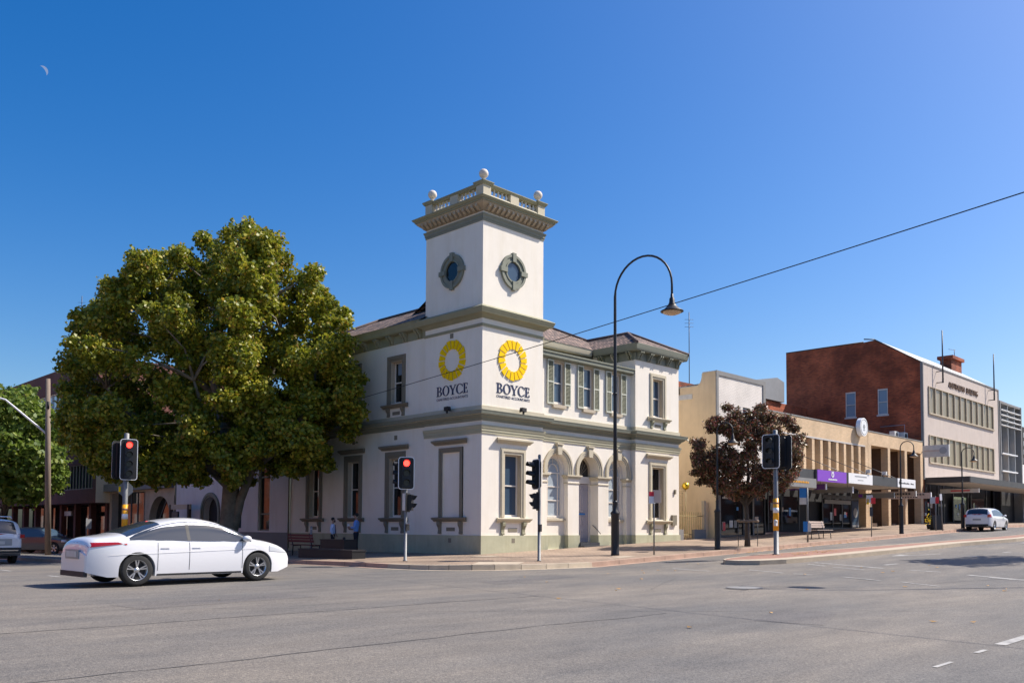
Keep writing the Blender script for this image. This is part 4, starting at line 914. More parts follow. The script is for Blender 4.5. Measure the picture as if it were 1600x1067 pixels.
mb = MB(); R0.box(mb, 19.93, 20.72, -.14, -.10, 7.6, 8.15); w_ = mb.build('window', 'shopf', yb_); mb = MB(); R0.box(mb, 20.0, 20.30, -.10, -.09, 7.65, 8.1); R0.box(mb, 20.36, 20.65, -.10, -.09, 7.65, 8.1); mb.build('pane', 'bglass', w_)
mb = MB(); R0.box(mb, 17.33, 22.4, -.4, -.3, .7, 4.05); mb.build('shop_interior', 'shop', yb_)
for a, b, zt in ((17.6, 19.9, 3.3), (20.05, 20.9, 3.3), (21.1, 22.3, 3.3)):
    mb = MB(); plate(mb, R0, a, b, 1.05, zt, -.05, .03); w_ = mb.build('shop_window', 'glass', yb_)
    mb = MB(); plate(mb, R0, a-.06, a, .6, zt, .0, .06); plate(mb, R0, b, b+.06, .6, zt, .0, .06); plate(mb, R0, a, b, zt, zt+.08, .0, .06); plate(mb, R0, a, b, .6, 1.05, .0, .06); mb.build('frame', 'shopf', w_)
mb = MB(); plate(mb, R0, 17.34, 17.54, .4, 4.0, .03, .05); plate(mb, R0, 20.9, 21.05, .4, 4, .03, .05); mb.build('pilaster', 'grey', yb_)
text_mesh('window_lettering', 'SHOE REPAIRS', 'offwhite', yb_, (17.8, 0, 2.95), (1, 0, 0), 2.0, .17, .01) if False else None
mb = MB()
for k in range(13): plate(mb, R0, 17.75+k*.16, 17.86+k*.16, 3.0, 3.10+.05*((k*7) % 3), .0, .01)
mb.build('window_lettering', 'offwhite', yb_)
aw = MB(); aw.box(17.3, 21.85, -3.1, 0, 3.62, 3.72); aw.build('awning_deck', 'soffit', yb_)
mb = MB(); mb.prism([(17.3, -3.10, 3.52), (17.3, -3.32, 3.62), (17.3, -3.32, 4.12), (17.3, -3.10, 4.12)], [(21.85, -3.10, 3.52), (21.85, -3.32, 3.62), (21.85, -3.32, 4.12), (21.85, -3.10, 4.12)]); fs_ = mb.build('awning_fascia', 'gfascia', yb_)
text_mesh('fascia_lettering', 'Lllmmllll   www.lllmll', 'orange', fs_, (19.3, -3.165, 3.80), (1, 0, 0), 2.1, .09, .015) if False else None
mb = MB()
for k in range(11): mb.box(18.9+k*.19, 19.03+k*.19, -3.335, -3.322, 3.84, 3.92+.02*(k % 2))
mb.build('fascia_lettering', 'orange', fs_)
mb = MB(); mb.box(17.32, 21.9, -3.2, -2.4, 4.13, 4.62); mb.build('sign_backing', 'fascia', yb_)
# --- tan brick office with vertical fins
ta = thing('tan_brick_office', 'two-storey tan brick office with row of vertical brick fins and long street awning', 'building', (22.42, 0, g(22.5)))
mb = MB(); wall(mb, R0, 22.42, 36.70, 7.12, 8.24, [], .2); R0.box(mb, 22.42, 36.7, -1.2, -.001, 8.0, 8.235)
mb.add([(22.42, 0, 4), (22.42, 8, 4), (22.42, 8, 8.2), (22.42, 0, 8.2)], [(0, 1, 2, 3)]); R0.box(mb, 36.25, 36.70, -.6, -.002, 1.4, 7.12); mb.build('wall', 'tanbrick', ta)
mb = MB(); R0.box(mb, 22.4, 36.72, -1.0, .03, 8.24, 8.31); mb.build('coping', 'gfascia', ta)
mb = MB(); plate(mb, R0, 22.42, 36.2, 7.06, 7.16, .02, .05); mb.build('lintel_band', 'soffit', ta)
mb = MB(); R0.box(mb, 22.42, 36.3, -.75, -.62, 1.2, 7.12); R0.box(mb, 22.42, 36.3, -.62, -.5, 6.72, 7.12); mb.build('recess_wall', 'brownbrick', ta)
for k in range(13):
    x = 22.55+k*1.145
    if x > 36.2: break
    MB().box(x, x+.34, .0, .60, 4.4, 7.06).build('fin', 'tanbrick', ta)
for k in range(12):
    x = 22.9+k*1.145
    mb = MB(); mb.box(x+.02, x+.78, .50, .56, 4.5, 6.7); mb.build('slot_window', 'shop', ta)
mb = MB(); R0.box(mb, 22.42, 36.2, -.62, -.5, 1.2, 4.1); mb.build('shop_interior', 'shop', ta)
for a, b in ((23.2, 24.6), (24.8, 26.8), (30.2, 31.5), (31.6, 32.9), (33.0, 34.2)): mb = MB(); plate(mb, R0, a, b, 1.75, 3.35, -.25, .03); gz = mb.build('shop_glazing', 'glass', ta)
mb = MB()
for x in (23.1, 24.7, 26.9, 30.1, 31.55, 32.95, 34.3, 35.5): plate(mb, R0, x-.04, x+.04, 1.3, 4.0, -.2, .06)
plate(mb, R0, 30.1, 35.5, 3.38, 3.62, -.19, .04); plate(mb, R0, 30.1, 35.5, 1.35, 1.5, -.19, .04); mb.build('glazing_bar', 'shopf', gz)
mb = MB(); plate(mb, R0, 30.3, 34.2, 3.04, 3.30, -.17, .01); plate(mb, R0, 34.2, 35.3, 1.55, 1.68, -.1, .1); mb.build('window_band', 'gfascia', gz)
mb = MB(); plate(mb, R0, 34.35, 35.4, 1.6, 3.3, -.17, .02); dd_ = mb.build('glass_door', 'bglass', ta)
mb = MB(); A = arc(34.9, 2.5, .33, 0, math.pi, 10)+arc(34.9, 2.5, .33, math.pi, 2*math.pi, 10); mb.prism([R0.p(u, -.15, z*1.0) for u, z in A[:-1]], [R0.p(u, -.165, z) for u, z in A[:-1]]); mb.build('door_emblem', 'grey', dd_)
text_mesh('frame_lettering', 'HEYTESBURY LAW', 'blackm', gz, R0.p(31.4, -.13, 3.40), (1, 0, 0), 3.6, .17, .01) if False else None
# awning
mb = MB(); mb.box(21.9, 36.25, -3.2, 0, 4.12, 4.24); aws = mb.build('awning_deck', 'soffit', ta)
mb = MB(); mb.box(21.95, 36.3, -3.28, -3.2, 4.08, 4.66); mb.box(21.90, 21.95, -3.28, 0, 4.08, 4.66); mb.box(36.25, 36.3, -3.2, 0, 4.08, 4.66); mb.build('awning_fascia', 'fascia', ta)
for x in (26, 30.0, 34.0): MB().tube([(x, -3.1, 4.6), (x, -.02, 6.0)], .02, 4).build('awning_stay', 'darkpole', ta)
def signboard(lab, x0, x1, z0, z1, mt, y=-3.285, t_=.03, group='sign panels on the awning fascia', name='awning_sign'):
    t = thing(name, lab, 'sign', (x0, y, z0), group=group)
    MB().box(x0, x1, y-t_, y, z0, z1).build('panel', mt, t); return t
t = signboard('purple awning sign with white crest and lettering', 22.0, 25.65, 4.02, 4.64, 'purple')
mb = MB(); y = -3.32
def ell(cx, cz, rx, rz, n=14): return [(cx+rx*math.cos(2*math.pi*i/n), y-.012, cz+rz*math.sin(2*math.pi*i/n)) for i in range(n)]
mb.add(ell(23.85, 4.44, .17, .16), [tuple(range(14))]); mb.add([(23.70, y-.012, 4.57), (23.77, y-.012, 4.66), (23.80, y-.012, 4.57)], [(0, 1, 2)]); mb.add([(23.90, y-.012, 4.57), (23.93, y-.012, 4.66), (24.0, y-.012, 4.57)], [(0, 1, 2)]); mb.build('crest', 'white', t)
mb = MB(); mb.add(ell(23.85, 4.44, .07, .09), [tuple(range(14))]); mb.v = [(a, b-.006, c) for a, b, c in mb.v]; mb.build('crest_centre', 'purple', t)
mb = MB()
for k in range(9): mb.box(23.3+k*.125, 23.39+k*.125, y-.013, y-.005, 4.12, 4.19+.025*(k % 2))
mb.build('lettering', 'white', t)
t = signboard('white awning sign with faint grey writing next to the purple sign', 25.95, 29.3, 4.06, 4.66, 'white')
mb = MB()
for k in range(14): mb.box(26.8+k*.12, 26.88+k*.12, -3.322, -3.316, 4.46, 4.53)
for k in range(8): mb.box(27.2+k*.1, 27.27+k*.1, -3.322, -3.316, 4.26, 4.30)
mb.build('lettering', 'irongrey', t)
t = signboard('small white awning sign with black writing at the right end of the awning', 33.2, 36.2, 4.10, 4.66, 'white')
mb = MB()
for k in range(12):
    if k != 8: mb.box(33.65+k*.19, 33.80+k*.19, -3.322, -3.316, 4.33, 4.40+.03*(k % 3 == 0))
mb.add([(33.48+.11*math.cos(a*.7), -3.318, 4.38+.11*math.sin(a*.7)) for a in range(9)], [tuple(range(9))]); mb.build('lettering', 'fascia', t)
def hang(lab, x, y0, y1, z0, z1, mt, edge='white', ang=0):
    t = thing('hanging_sign', lab, 'sign', (x, (y0+y1)/2, z0), group='box signs hanging under the awnings')
    MB().box(x, x+.12, y0, y1, z0, z1).build('box', mt, t); MB().box(x-.01, x+.13, y0-.04, y0, z0-.02, z1+.02).build('end_cap', edge, t)
    MB().tube([(x+.06, y0+.3, z1), (x+.06, y0+.3, z1+.35)], .012, 4).build('hanger', 'darkpole', t); return t
t = hang('dark purple sign hanging under the awning above the bus stop sign', 23.5, -3.05, -.9, 3.62, 3.92, 'dpurple')
MB().prism(*[[(x_, -1.85+.10*math.cos(a*.524), 3.77+.10*math.sin(a*.524)) for a in range(12)] for x_ in (23.485, 23.499)]).build('emblem', 'purple', t)
hang('blank grey sign hanging under the awning beside the purple hanging sign', 27.0, -3.05, -.6, 3.55, 3.88, 'gfascia')
t = hang('grey hanging sign with small purple and green square marks left of the brick pillars', 33.3, -3.0, -.3, 3.42, 3.74, 'gfascia', 'gfascia')
MB().box(33.285, 33.3, -1.0, -.75, 3.5, 3.68).build('purple_mark', 'purple', t); MB().box(33.285, 33.3, -1.35, -1.1, 3.5, 3.68).build('green_mark', 'mint', t)
t = hang('cream hanging sign with dark capitals under the right end of the long awning', 36.6, -3.15, -.2, 3.62, 3.95, 'benchw', 'offwhite')
mb = MB()
for k in range(13): mb.box(36.585, 36.6, -.55-k*.19, -.42-k*.19, 3.72, 3.84)
mb.build('lettering', 'fascia', t)
t = hang('pale hanging sign with two lines of dark writing just right of the long awning', 39.5, -3.1, -.2, 3.55, 3.95, 'benchw', 'white')
mb = MB()
for k in range(12): mb.box(39.485, 39.5, -.5-k*.2, -.37-k*.2, 3.78, 3.88)
for k in range(10): mb.box(39.485, 39.5, -.6-k*.18, -.49-k*.18, 3.62, 3.69)
mb.build('lettering', 'fascia', t)
for i, (x, lab) in enumerate(((28.8, 'small white floodlight on the awning above the white sign'), (31.2, 'small white floodlight on the dark part of the awning'))):
    t = thing('awning_floodlight', lab, 'floodlight', (x, -3.1, 4.67), group='floodlights on the long awning')
    MB().tube([(x-.25, -3.24, 4.66), (x-.08, -3.24, 4.80)], .03, 6).build('arm', 'blackm', t)
    mb = MB(); mb.prism([(x-.1, -3.4, 4.76), (x+.10, -3.4, 4.76), (x+.14, -3.4, 4.98), (x-.06, -3.4, 4.98)], [(x-.1, -3.15, 4.76), (x+.10, -3.15, 4.76), (x+.14, -3.15, 4.98), (x-.06, -3.15, 4.98)]); mb.build('lamp_housing', 'offwhite', t)
t = thing('round_clock_sign', 'round white disc sign on the tan brick parapet', 'sign', (35.4, -.1, 8.0))
def disc(mb, cx, cz, r, y0, y1, n=28): mb.prism([(cx+r*math.cos(2*math.pi*i/n), y0, cz+r*math.sin(2*math.pi*i/n)) for i in range(n)], [(cx+r*math.cos(2*math.pi*i/n), y1, cz+r*math.sin(2*math.pi*i/n)) for i in range(n)])
mb = MB(); disc(mb, 35.2, 8.32, .62, -.38, -.08); mb.build('drum', 'white', t)
mb = MB(); ringpoly(mb, Fc('R', -.38), 35.2, 8.32, .50, .53, 0, .012); mb.build('ring', 'gfascia', t)
mb = MB(); disc(mb, 35.2, 8.34, .17, -.392, -.38, 6); mb.box(35.06, 35.34, -.392, -.38, 8.08, 8.14); mb.build('emblem', 'irongrey', t)
# --- tan brick bay block with tall pillars
tb = thing('pillared_brick_building', 'tan brick building with tall square pillars in front of dark brown recesses', 'building', (36.75, 0, g(37)))
mb = MB(); wall(mb, R0, 36.74, 46.95, 7.26, 8.19, [], .2); mb.add([(36.74, 0, 7.26), (46.95, 0, 7.26), (46.95, 2.5, 7.26), (36.74, 2.5, 7.26)], [(0, 1, 2, 3)]); R0.box(mb, 36.74, 46.95, -3, -.002, 8.1, 8.185); mb.build('wall', 'tanbrick', tb)
mb = MB(); R0.box(mb, 36.73, 46.96, -1.0, .03, 8.19, 8.25); mb.build('coping', 'gfascia', tb)
for x, w in ((36.74, .50), (40.15, .42), (43.3, .45), (46.45, .50)): MB().box(x, x+w, 0.001, .5, 1.3, 7.259).build('pillar', 'tanbrick', tb)
mb = MB(); R0.box(mb, 36.74, 46.95, -2.7, -2.5, 1.2, 7.26); 
for x in (36.75, 46.75): mb.box(x, x+.2, .5, 2.6, 1.2, 7.26)
for x in (40.25, 43.4): mb.box(x, x+.2, .5, 2.6, 1.2, 7.26)
mb.build('recess_wall', 'brownbrick', tb)
for x in (37.6, 41.0, 44.2): mb = MB(); mb.box(x, x+1.8, .9, 2.5, 1.5, 1.98); mb.box(x, x+1.8, .5, .9, 1.4, 1.84); mb.build('entrance_step', 'brownbrick', tb)
mb = MB(); mb.box(38.3, 39.2, 2.42, 2.5, 1.9, 3.7); mb.build('door', 'shop', tb)
# small aerials and air conditioners on its roof
t = thing('air_conditioner', 'pair of white air-conditioning boxes on the low roof against the red brick wall', 'air conditioner', (45.2, 1.4, 8.2))
for x, y in ((44.6, 1.2), (45.9, 1.0)):
    MB().box(x, x+.8, y, y+.4, 8.35, 8.95).build('casing', 'offwhite', t); mb = MB(); disc(mb, x+.4, 8.65, .22, y-.012, y-.002, 14); mb.build('fan', 'shopf', t)
MB().tube([(46.6, 1.2, 8.2), (46.6, 1.2, 9.6), (46.9, 3.2, 9.6)], .03, 5).build('pipe', 'irongrey', t)
# --- red brick and render building
ar = thing('rendered_brick_building', 'tall red brick building with pinkish front and two rows of olive window panels', 'building', (47.2, 0, g(47)))
XA, XB = 47.2, 66.3
gp = [(0, 1.5), (0, 14.40), (3.7, 16.75), (4.55, 16.90), (4.6, 16.68), (11.4, 16.70), (11.4, 1.5)]
def side_wall(mb):
    # side plane x=XA with two window holes cut by strips
    ys_ = [0, 2.70, 3.50, 3.7, 4.6, 5.30, 6.15, 11.4]
    def top(y):
        for (a, b), (c, d) in zip(gp[1:-1], gp[2:]):
            if a <= y <= c and c > a: return b+(d-b)*(y-a)/(c-a)
        return 16.7
    for a, b in zip(ys_[:-1], ys_[1:]):
        ta_, tb_ = top(a+1e-4), top(b-1e-4)
        win = (abs(a-2.70) < .01 or abs(a-5.30) < .01)
        segs = [(1.5, 10.62), (12.70, None)] if win else [(1.5, None)]
        for z0, z1 in segs:
            za, zb_ = (ta_, tb_) if z1 is None else (z1, z1)
            mb.add([(XA, a, z0), (XA, b, z0), (XA, b, zb_), (XA, a, za)], [(0, 1, 2, 3)])
        if win: mb.add([(XA, a, 10.62), (XA, b, 10.62), (XA+.2, b, 10.62), (XA+.2, a, 10.62)], [(0, 1, 2, 3)]); mb.add([(XA, a, 10.62), (XA, a, 12.7), (XA+.2, a, 12.7), (XA+.2, a, 10.62)], [(0, 1, 2, 3)]); mb.add([(XA, b, 10.62), (XA, b, 12.7), (XA+.2, b, 12.7), (XA+.2, b, 10.62)], [(0, 1, 2, 3)])
mb = MB(); side_wall(mb); mb.add([(XA, 11.4, 1.5), (60, 11.4, 1.5), (60, 11.4, 16.7), (XA, 11.4, 16.7)], [(0, 1, 2, 3)]); mb.build('side_wall', 'redbrick', ar)
for a, b in ((2.70, 3.50), (5.30, 6.15)):
    mb = MB()
    for y0_, y1_, z0, z1 in ((a, a+.07, 10.62, 12.7), (b-.07, b, 10.62, 12.7), (a+.07, b-.07, 12.6, 12.7), (a+.07, b-.07, 10.62, 10.7), (a+.07, b-.07, 11.62, 11.68)): mb.box(XA+.02, XA+.08, y0_, y1_, z0, z1)
    mb.box(XA-.06, XA+.1, a-.08, b+.08, 10.50, 10.619); w_ = mb.build('window', 'offwhite', ar); MB().box(XA+.09, XA+.1, a+.02, b-.02, 10.65, 12.68).build('pane', 'bblind', w_)
mb = MB(); mb.add([(XA-.05, -.02, 14.46), (XA-.05, 3.7, 16.81), (66, 3.7, 16.81), (66, -.02, 14.46)], [(0, 1, 2, 3)]); mb.build('roof', 'irongrey', ar)
mb = MB(); mb.tube([(XA, 3.7, 16.80), (XA, 4.55, 16.95)], .05, 4); mb.tube([(XA, 4.6, 16.72), (XA, 11.4, 16.74)], .05, 4); mb.tube([(XA, 0, 14.45), (XA, 3.7, 16.80)], .05, 4); mb.build('verge_flashing', 'fascia', ar)
w1z, w2z = (10.62, 12.68), (6.72, 8.82)
mb = MB(); wall(mb, R0, XA, XB, 5.3, 14.42, [(48.4, 64.7, *w1z), (48.4, 64.7, *w2z)], .12); mb.build('front_wall', 'pinkrend', ar)
mb = MB(); plate(mb, R0, XA-.08, XA+.06, 5.3, 14.5, .05, .2); plate(mb, R0, XB-.1, XB+.1, 5.3, 14.5, .05, .2); plate(mb, R0, XA+.06, XB-.1, 14.40, 14.52, .05, .2); mb.build('edge_trim', 'grey', ar)
for z0, z1 in (w1z, w2z):
    mb = MB(); plate(mb, R0, 48.3, 48.4, z0-.1, z1+.04, .10, .12); plate(mb, R0, 48.4, 64.8, z0-.10, z0, .12, .14); plate(mb, R0, 48.4, 64.8, z1, z1+.04, .06, .08)
    for k in range(12): x = 48.4+k*16.3/11; plate(mb, R0, x-(.05 if k else 0), x+.05, z0, z1, .05, .16)
    w_ = mb.build('ribbon_window', 'jamb', ar); mb = MB(); plate(mb, R0, 48.4, 64.7, z0, z1, -.06, .03); mb.build('pane', 'olivepanel', w_)
text_mesh('name_lettering', 'AUSTRALIAN  BUILDING', 'brownbrick', ar, (52.9, -.02, 13.18), (1, 0, 0), 7.4, .46, .05)
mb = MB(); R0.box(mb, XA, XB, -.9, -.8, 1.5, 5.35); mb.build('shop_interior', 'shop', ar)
for a, b in ((47.9, 49.4), (49.6, 51.2), (55.0, 58.5), (59.5, 63.5)): mb = MB(); plate(mb, R0, a, b, 2.2, 4.2, -.5, .03); gz = mb.build('shop_glazing', 'glass' if a > 59 or a < 50 else 'mint', ar)
mb = MB()
for x in (47.3, 47.85, 49.5, 51.3, 52.6, 54.9, 58.6, 59.4, 63.6, 65.9): plate(mb, R0, x, x+.1, 1.6, 5.0, -.4, .1)
mb.build('glazing_bar', 'shopf', gz)
aw_ = thing('dark_street_awning', 'deep charcoal awning with pale underside in front of the pinkish building', 'awning', (60, -1.6, 5.0))
mb = MB(); mb.box(47.5, 78, -3.15, 0, 4.98, 5.08); mb.build('deck', 'soffit', aw_)
mb = MB(); mb.box(47.4, 47.5, -3.2, 0, 5.0, 5.44); mb.box(47.5, 78, -3.22, -3.15, 4.98, 5.44); mb.build('fascia', 'fascia', aw_)
mb = MB()
for k in range(14): mb.prism([(63.1+k*.5, -3.24, 5.06), (63.4+k*.5, -3.24, 5.04), (63.46+k*.5, -3.24, 5.38), (63.16+k*.5, -3.24, 5.32+.05*(k % 2))], [(63.1+k*.5, -3.22, 5.06), (63.4+k*.5, -3.22, 5.04), (63.46+k*.5, -3.22, 5.38), (63.16+k*.5, -3.22, 5.34)])
mb.build('lettering', 'white', aw_)
for x, lab in ((50.2, 'tall flagpole on the left end of the pinkish front, beside the red brick wall'), (63.4, 'tall flagpole on the right end of the pinkish front')):
    t = thing('flagpole', lab, 'pole', (x, -.45, 13.0), group='flagpoles bracketed to the pinkish building')
    MB().tube([(x, -.5, 13.15), (x, -.5, 17.4)], [.07, .045], 6).build('mast', 'darkpole', t)
    MB().tube([(x, -.5, 13.2), (x, -.02, 13.2)], .04, 5).build('bracket', 'darkpole', t); MB().tube([(x, -.5, 14.1), (x, -.02, 14.1)], .04, 5).build('bracket', 'darkpole', t)
t = thing('brick_chimney', 'red brick chimney with aerial behind the parapet of the pinkish building', 'chimney', (63.9, 3.2, 15))
MB().box(62.5, 65.3, 2.8, 3.8, 15, 17.3).build('stack', 'redbrick', t); MB().box(62.3, 65.5, 2.6, 4.0, 17.302, 17.6).build('cap', 'redbrick', t)
MB().tube([(64.6, 3.2, 17.6), (64.6, 3.2, 18.5)], .03, 4).build('aerial_mast', 'darkpole', t); MB().tube([(63.0, 3.2, 18.3), (64.9, 3.2, 18.5)], .02, 4).build('aerial_boom', 'darkpole', t)
t = thing('projecting_sign', 'pale weathered sign box with grey disc projecting from the corner beside the pinkish front', 'sign', (46.3, -1.2, 6.8))
MB().box(46.2, 46.4, -2.15, -.25, 6.92, 7.82).build('box', 'offwhite', t)
MB().prism(*[[(x_, -1.75+.27*math.cos(a*math.pi/10), 7.39+.27*math.sin(a*math.pi/10)) for a in range(20)] for x_ in (46.18, 46.198)]).build('disc', 'irongrey', t)
MB().box(46.185, 46.199, -1.5, -.35, 7.34, 7.46).build('faded_lettering', 'pinkrend', t); MB().tube([(46.3, -.25, 7.4), (46.9, 0, 7.4)], .04, 5).build('arm', 'darkpole', t)
t = thing('hanging_sign', 'long pale sign hanging under the charcoal awning', 'sign', (52, -1.7, 4.4), group='box signs hanging under the awnings')
MB().box(50.0, 50.12, -3.05, -.2, 4.30, 4.62).build('box', 'offwhite', t); MB().box(49.985, 49.999, -2.4, -1.0, 4.42, 4.52).build('lettering', 'red', t)
# behind: grey corrugated roof and brick
t = thing('grey_roof_hall', 'grey corrugated metal roof of a brick hall behind the white painted front', 'building', (38, 12, 1))
MB().box(26.5, 46.9, 9.4, 20, 1, 11.65).build('wall', 'redbrick', t)
mb = MB(); mb.prism([(37.6, 9.2, 11.7), (42.55, 9.2, 11.7), (42.55, 9.2, 13.36), (41.4, 9.2, 13.6), (37.6, 9.2, 12.95)], [(37.6, 20, 11.7), (42.55, 20, 11.7), (42.55, 20, 13.36), (41.4, 20, 13.6), (37.6, 20, 12.95)]); mb.build('roof', 'irongrey', t)
# --- next building to the right edge
nb = thing('louvred_building', 'narrow building with pale horizontal sun louvres over glazing right of the pinkish front', 'building', (69.8, 0, 2))
mb = MB(); R0.box(mb, 66.5, 73.2, -8, -.6, 2, 13.3); mb.build('wall', 'blackm', nb)
mb = MB(); R0.box(mb, 66.5, 66.7, -.6, .1, 5, 13.5); R0.box(mb, 73.0, 73.25, -1, .15, 2, 13.5); R0.box(mb, 66.7, 73.0, -.6, .1, 13.3, 13.5); mb.build('frame', 'grey', nb)
mb = MB(); mb.prism([(66.5, 0, 13.5), (66.5, 3, 15.2), (66.5, 6, 13.5)], [(73.3, 0, 13.5), (73.3, 3, 14.6), (73.3, 6, 13.5)]); mb.build('roof', 'farbrick', nb)
for k in range(4): mb = MB(); R0.box(mb, 66.7, 73.0, -.1, .16, 12.7-k*.48, 12.76-k*.48); mb.build('louvre', 'white', nb)
for z in (8.55, 6.9): mb = MB(); R0.box(mb, 66.7, 71.5, -.1, .2, z, z+.1); mb.build('louvre', 'white', nb)
mb = MB(); R0.box(mb, 66.7, 73.0, -.59, -.5, 6.0, 10.9); gz = mb.build('glazing', 'bglass', nb)
mb = MB(); 
for x in (66.8, 69.0, 71.2): R0.box(mb, x, x+.12, -.5, .05, 5.2, 13.3)
mb.build('mullion', 'irongrey', gz)
mb = MB(); R0.box(mb, 67.2, 68.2, -.49, -.47, 8.2, 10.0); R0.box(mb, 67.2, 68.2, -.49, -.47, 5.8, 7.2); R0.box(mb, 69.6, 70.3, -.49, -.47, 8.8, 9.9); mb.build('lit_interior', 'warm', gz)
nb2 = thing('dark_far_building', 'dark flat-topped building with small windows at the right edge', 'building', (82, 0, 2))
mb = MB(); R0.box(mb, 73.4, 96, -10, 0, 2, 11.7); mb.build('wall', 'blackm', nb2)
for j in range(4):
    for k in range(4): mb = MB(); plate(mb, R0, 74.2+k*2, 75.2+k*2, 8.1+j*.85, 8.6+j*.85, .02, .03); mb.build('window', 'irongrey', nb2)
mb = MB(); plate(mb, R0, 73.5, 76.5, 5.5, 7.9, .06, .1); mb.build('white_panel', 'white', nb2)
mb = MB(); R0.box(mb, 66.5, 96, -.85, -.8, 1.8, 5.3); R0.box(mb, 66.5, 66.8, -.8, 0, 1.8, 5.3); mb.build('shopfront', 'shop', nb2)
# far street closing the view
t = thing('distant_building', 'low pale distant building closing the right street', 'building', (140, 10, 3))
MB().box(120, 180, 1, 20, 2, 9).build('wall', 'pinkrend', t); MB().box(119.5, 180.5, .8, 20, 9.01, 9.6).build('roof', 'farbrick', t)
# thin masts seen over the roofs
for x, y, z0, z1, lab in ((36, 14, 13.0, 18.8, 'thin aerial mast rising between the corner building and the lamp post'), (4.8, 58.9, 12, 22.4, 'thin aerial mast above the plane tree at the left')):
    t = thing('aerial_mast', lab, 'aerial', (x, y, z0)); MB().tube([(x, y, z0), (x, y, z1)], .035, 5).build('mast', 'darkpole', t)
    mb = MB()
    for k in range(3): mb.tube([(x-.25, y+.25, z1-.6-k*.3), (x+.25, y-.25, z1-.6-k*.3)], .014, 4)
    mb.build('crossbar', 'darkpole', t)
# pale crescent moon
mb = MB(); mc = Vector((-23.35, -24.85, 1.4))+Vector((.31, 1.07, .52))*1500
n_ = (mc-Vector((-23.35, -24.85, 1.4))).normalized(); a_ = n_.cross(Vector((0, 0, 1))).normalized(); b_ = a_.cross(n_)
R_ = 8.2; ro_ = rad(38); A_ = a_*math.cos(ro_)+b_*math.sin(ro_); B_ = -a_*math.sin(ro_)+b_*math.cos(ro_)
outer = [mc+A_*R_*math.cos(t_)+B_*R_*math.sin(t_) for t_ in [(-math.pi/2+math.pi*i/16) for i in range(17)]]
inner = [mc+A_*R_*.45*math.cos(t_)+B_*R_*math.sin(t_) for t_ in [(math.pi/2-math.pi*i/16) for i in range(1, 16)]]
ol = outer+inner
mb.prism(ol, [p+n_*2 for p in ol]); o = mb.build('moon', 'moon'); tag(o, 'pale daytime crescent moon in the blue sky', 'moon')

# posters, notices and displays in the shop windows
rp_ = random.Random(31)
def notices(parent, x0, x1, z0, z1, d, n):
    for k in range(n):
        x = rp_.uniform(x0, x1-.5); z = rp_.uniform(z0, z1-.5); w = rp_.uniform(.18, .5); h = rp_.uniform(.18, .55)
        mb = MB(); plate(mb, R0, x, x+w, z, z+h, d+.002*k, .002); mb.build('window_notice', rp_.choice(('offwhite', 'gfascia', 'pinkrend', 'blue', 'red', 'benchw', 'mint')), parent)
notices(yb_, 17.7, 21.9, 1.2, 2.9, -.03, 6); notices(ta, 23.3, 26.6, 1.9, 3.2, -.23, 5); notices(ta, 30.3, 34.0, 1.8, 2.9, -.23, 6); notices(ar, 48.0, 50.9, 2.3, 4.0, -.48, 5); notices(ar, 55.2, 58.2, 2.3, 4.0, -.48, 5); notices(ar, 59.6, 63.2, 2.3, 4.0, -.48, 5)
# ================================================================== street furniture
def lamp_small(x, y, lab):
    t = thing('street_lamp', lab, 'street lamp', (x, y, path_z(x, y)), group='black swan-neck street lamps', world=False)
    return t
def build_swan(t, H, R_, rb, rp, head):
    """black pole with sleeve base, half-circle arch towards -y and bell lamp"""
    MB().lathe([(rb*1.05, 0), (rb*1.05, .05), (rb, .07), (rb, 1.55), (rb*1.15, 1.58), (rb*1.15, 1.63), (rp*1.35, 1.72), (rp*1.3, 2.0), (rp*1.5, 2.03), (rp*1.0, 2.1)], (0, 0, 0), 14).build('base_sleeve', 'black', t)
    zs = H-R_
    pts = [(0, 0, 2.05), (0, 0, zs*.5), (0, 0, zs)]+[(0, -R_+R_*math.cos(a*math.pi/18), zs+R_*math.sin(a*math.pi/18)) for a in range(1, 19)]+[(0, -2*R_, zs-.28*R_)]
    MB().tube(pts, [rp, rp*.95, rp*.72]+[rp*.55]*19, 10).build('pole', 'black', t)
    MB().lathe([(rp*1.2, -.02), (rp*1.25, .03), (rp*1.05, .06)], (0, 0, zs*.62), 10).build('collar', 'black', t)
    zh = zs-.28*R_; s = head
    MB().lathe([(.02*s, .02), (.05*s, .0), (.055*s, -.12*s), (.09*s, -.16*s), (.10*s, -.30*s), (.16*s, -.42*s), (.28*s, -.54*s), (.40*s, -.60*s), (.405*s, -.63*s), (.36*s, -.63*s), (.1*s, -.5*s)], (0, -2*R_, zh), 20).build('lamp_shade', 'black', t)
    MB().lathe([(.34*s, 0), (.30*s, -.07*s), (.16*s, -.12*s), (.01, -.13*s)], (0, -2*R_, zh-.615*s), 16).build('lamp_bowl', 'lampin', t)
tl = thing('street_lamp', 'tall black swan-neck street lamp standing before the arcade', 'street lamp', (3.29, -4.04, path_z(3.29, -4)), group='black swan-neck street lamps', world=False)
build_swan(tl, 11.35, 1.32, .155, .075, 1.05)
t2 = thing('street_lamp', 'tall swan-neck street lamp out of frame whose shadow crosses the road', 'street lamp', (4.1, -21.4, road_z(4, -21)), group='black swan-neck street lamps', world=False)
build_swan(t2, 10.75, 1.25, .155, .075, 1.0); t2.rotation_euler.z = rad(215)
L0 = (9.0, -5.04)
ls = lamp_small(*L0, 'short black swan-neck street lamp in front of the purple-leaved tree'); build_swan(ls, 5.35, .38, .12, .05, .66)
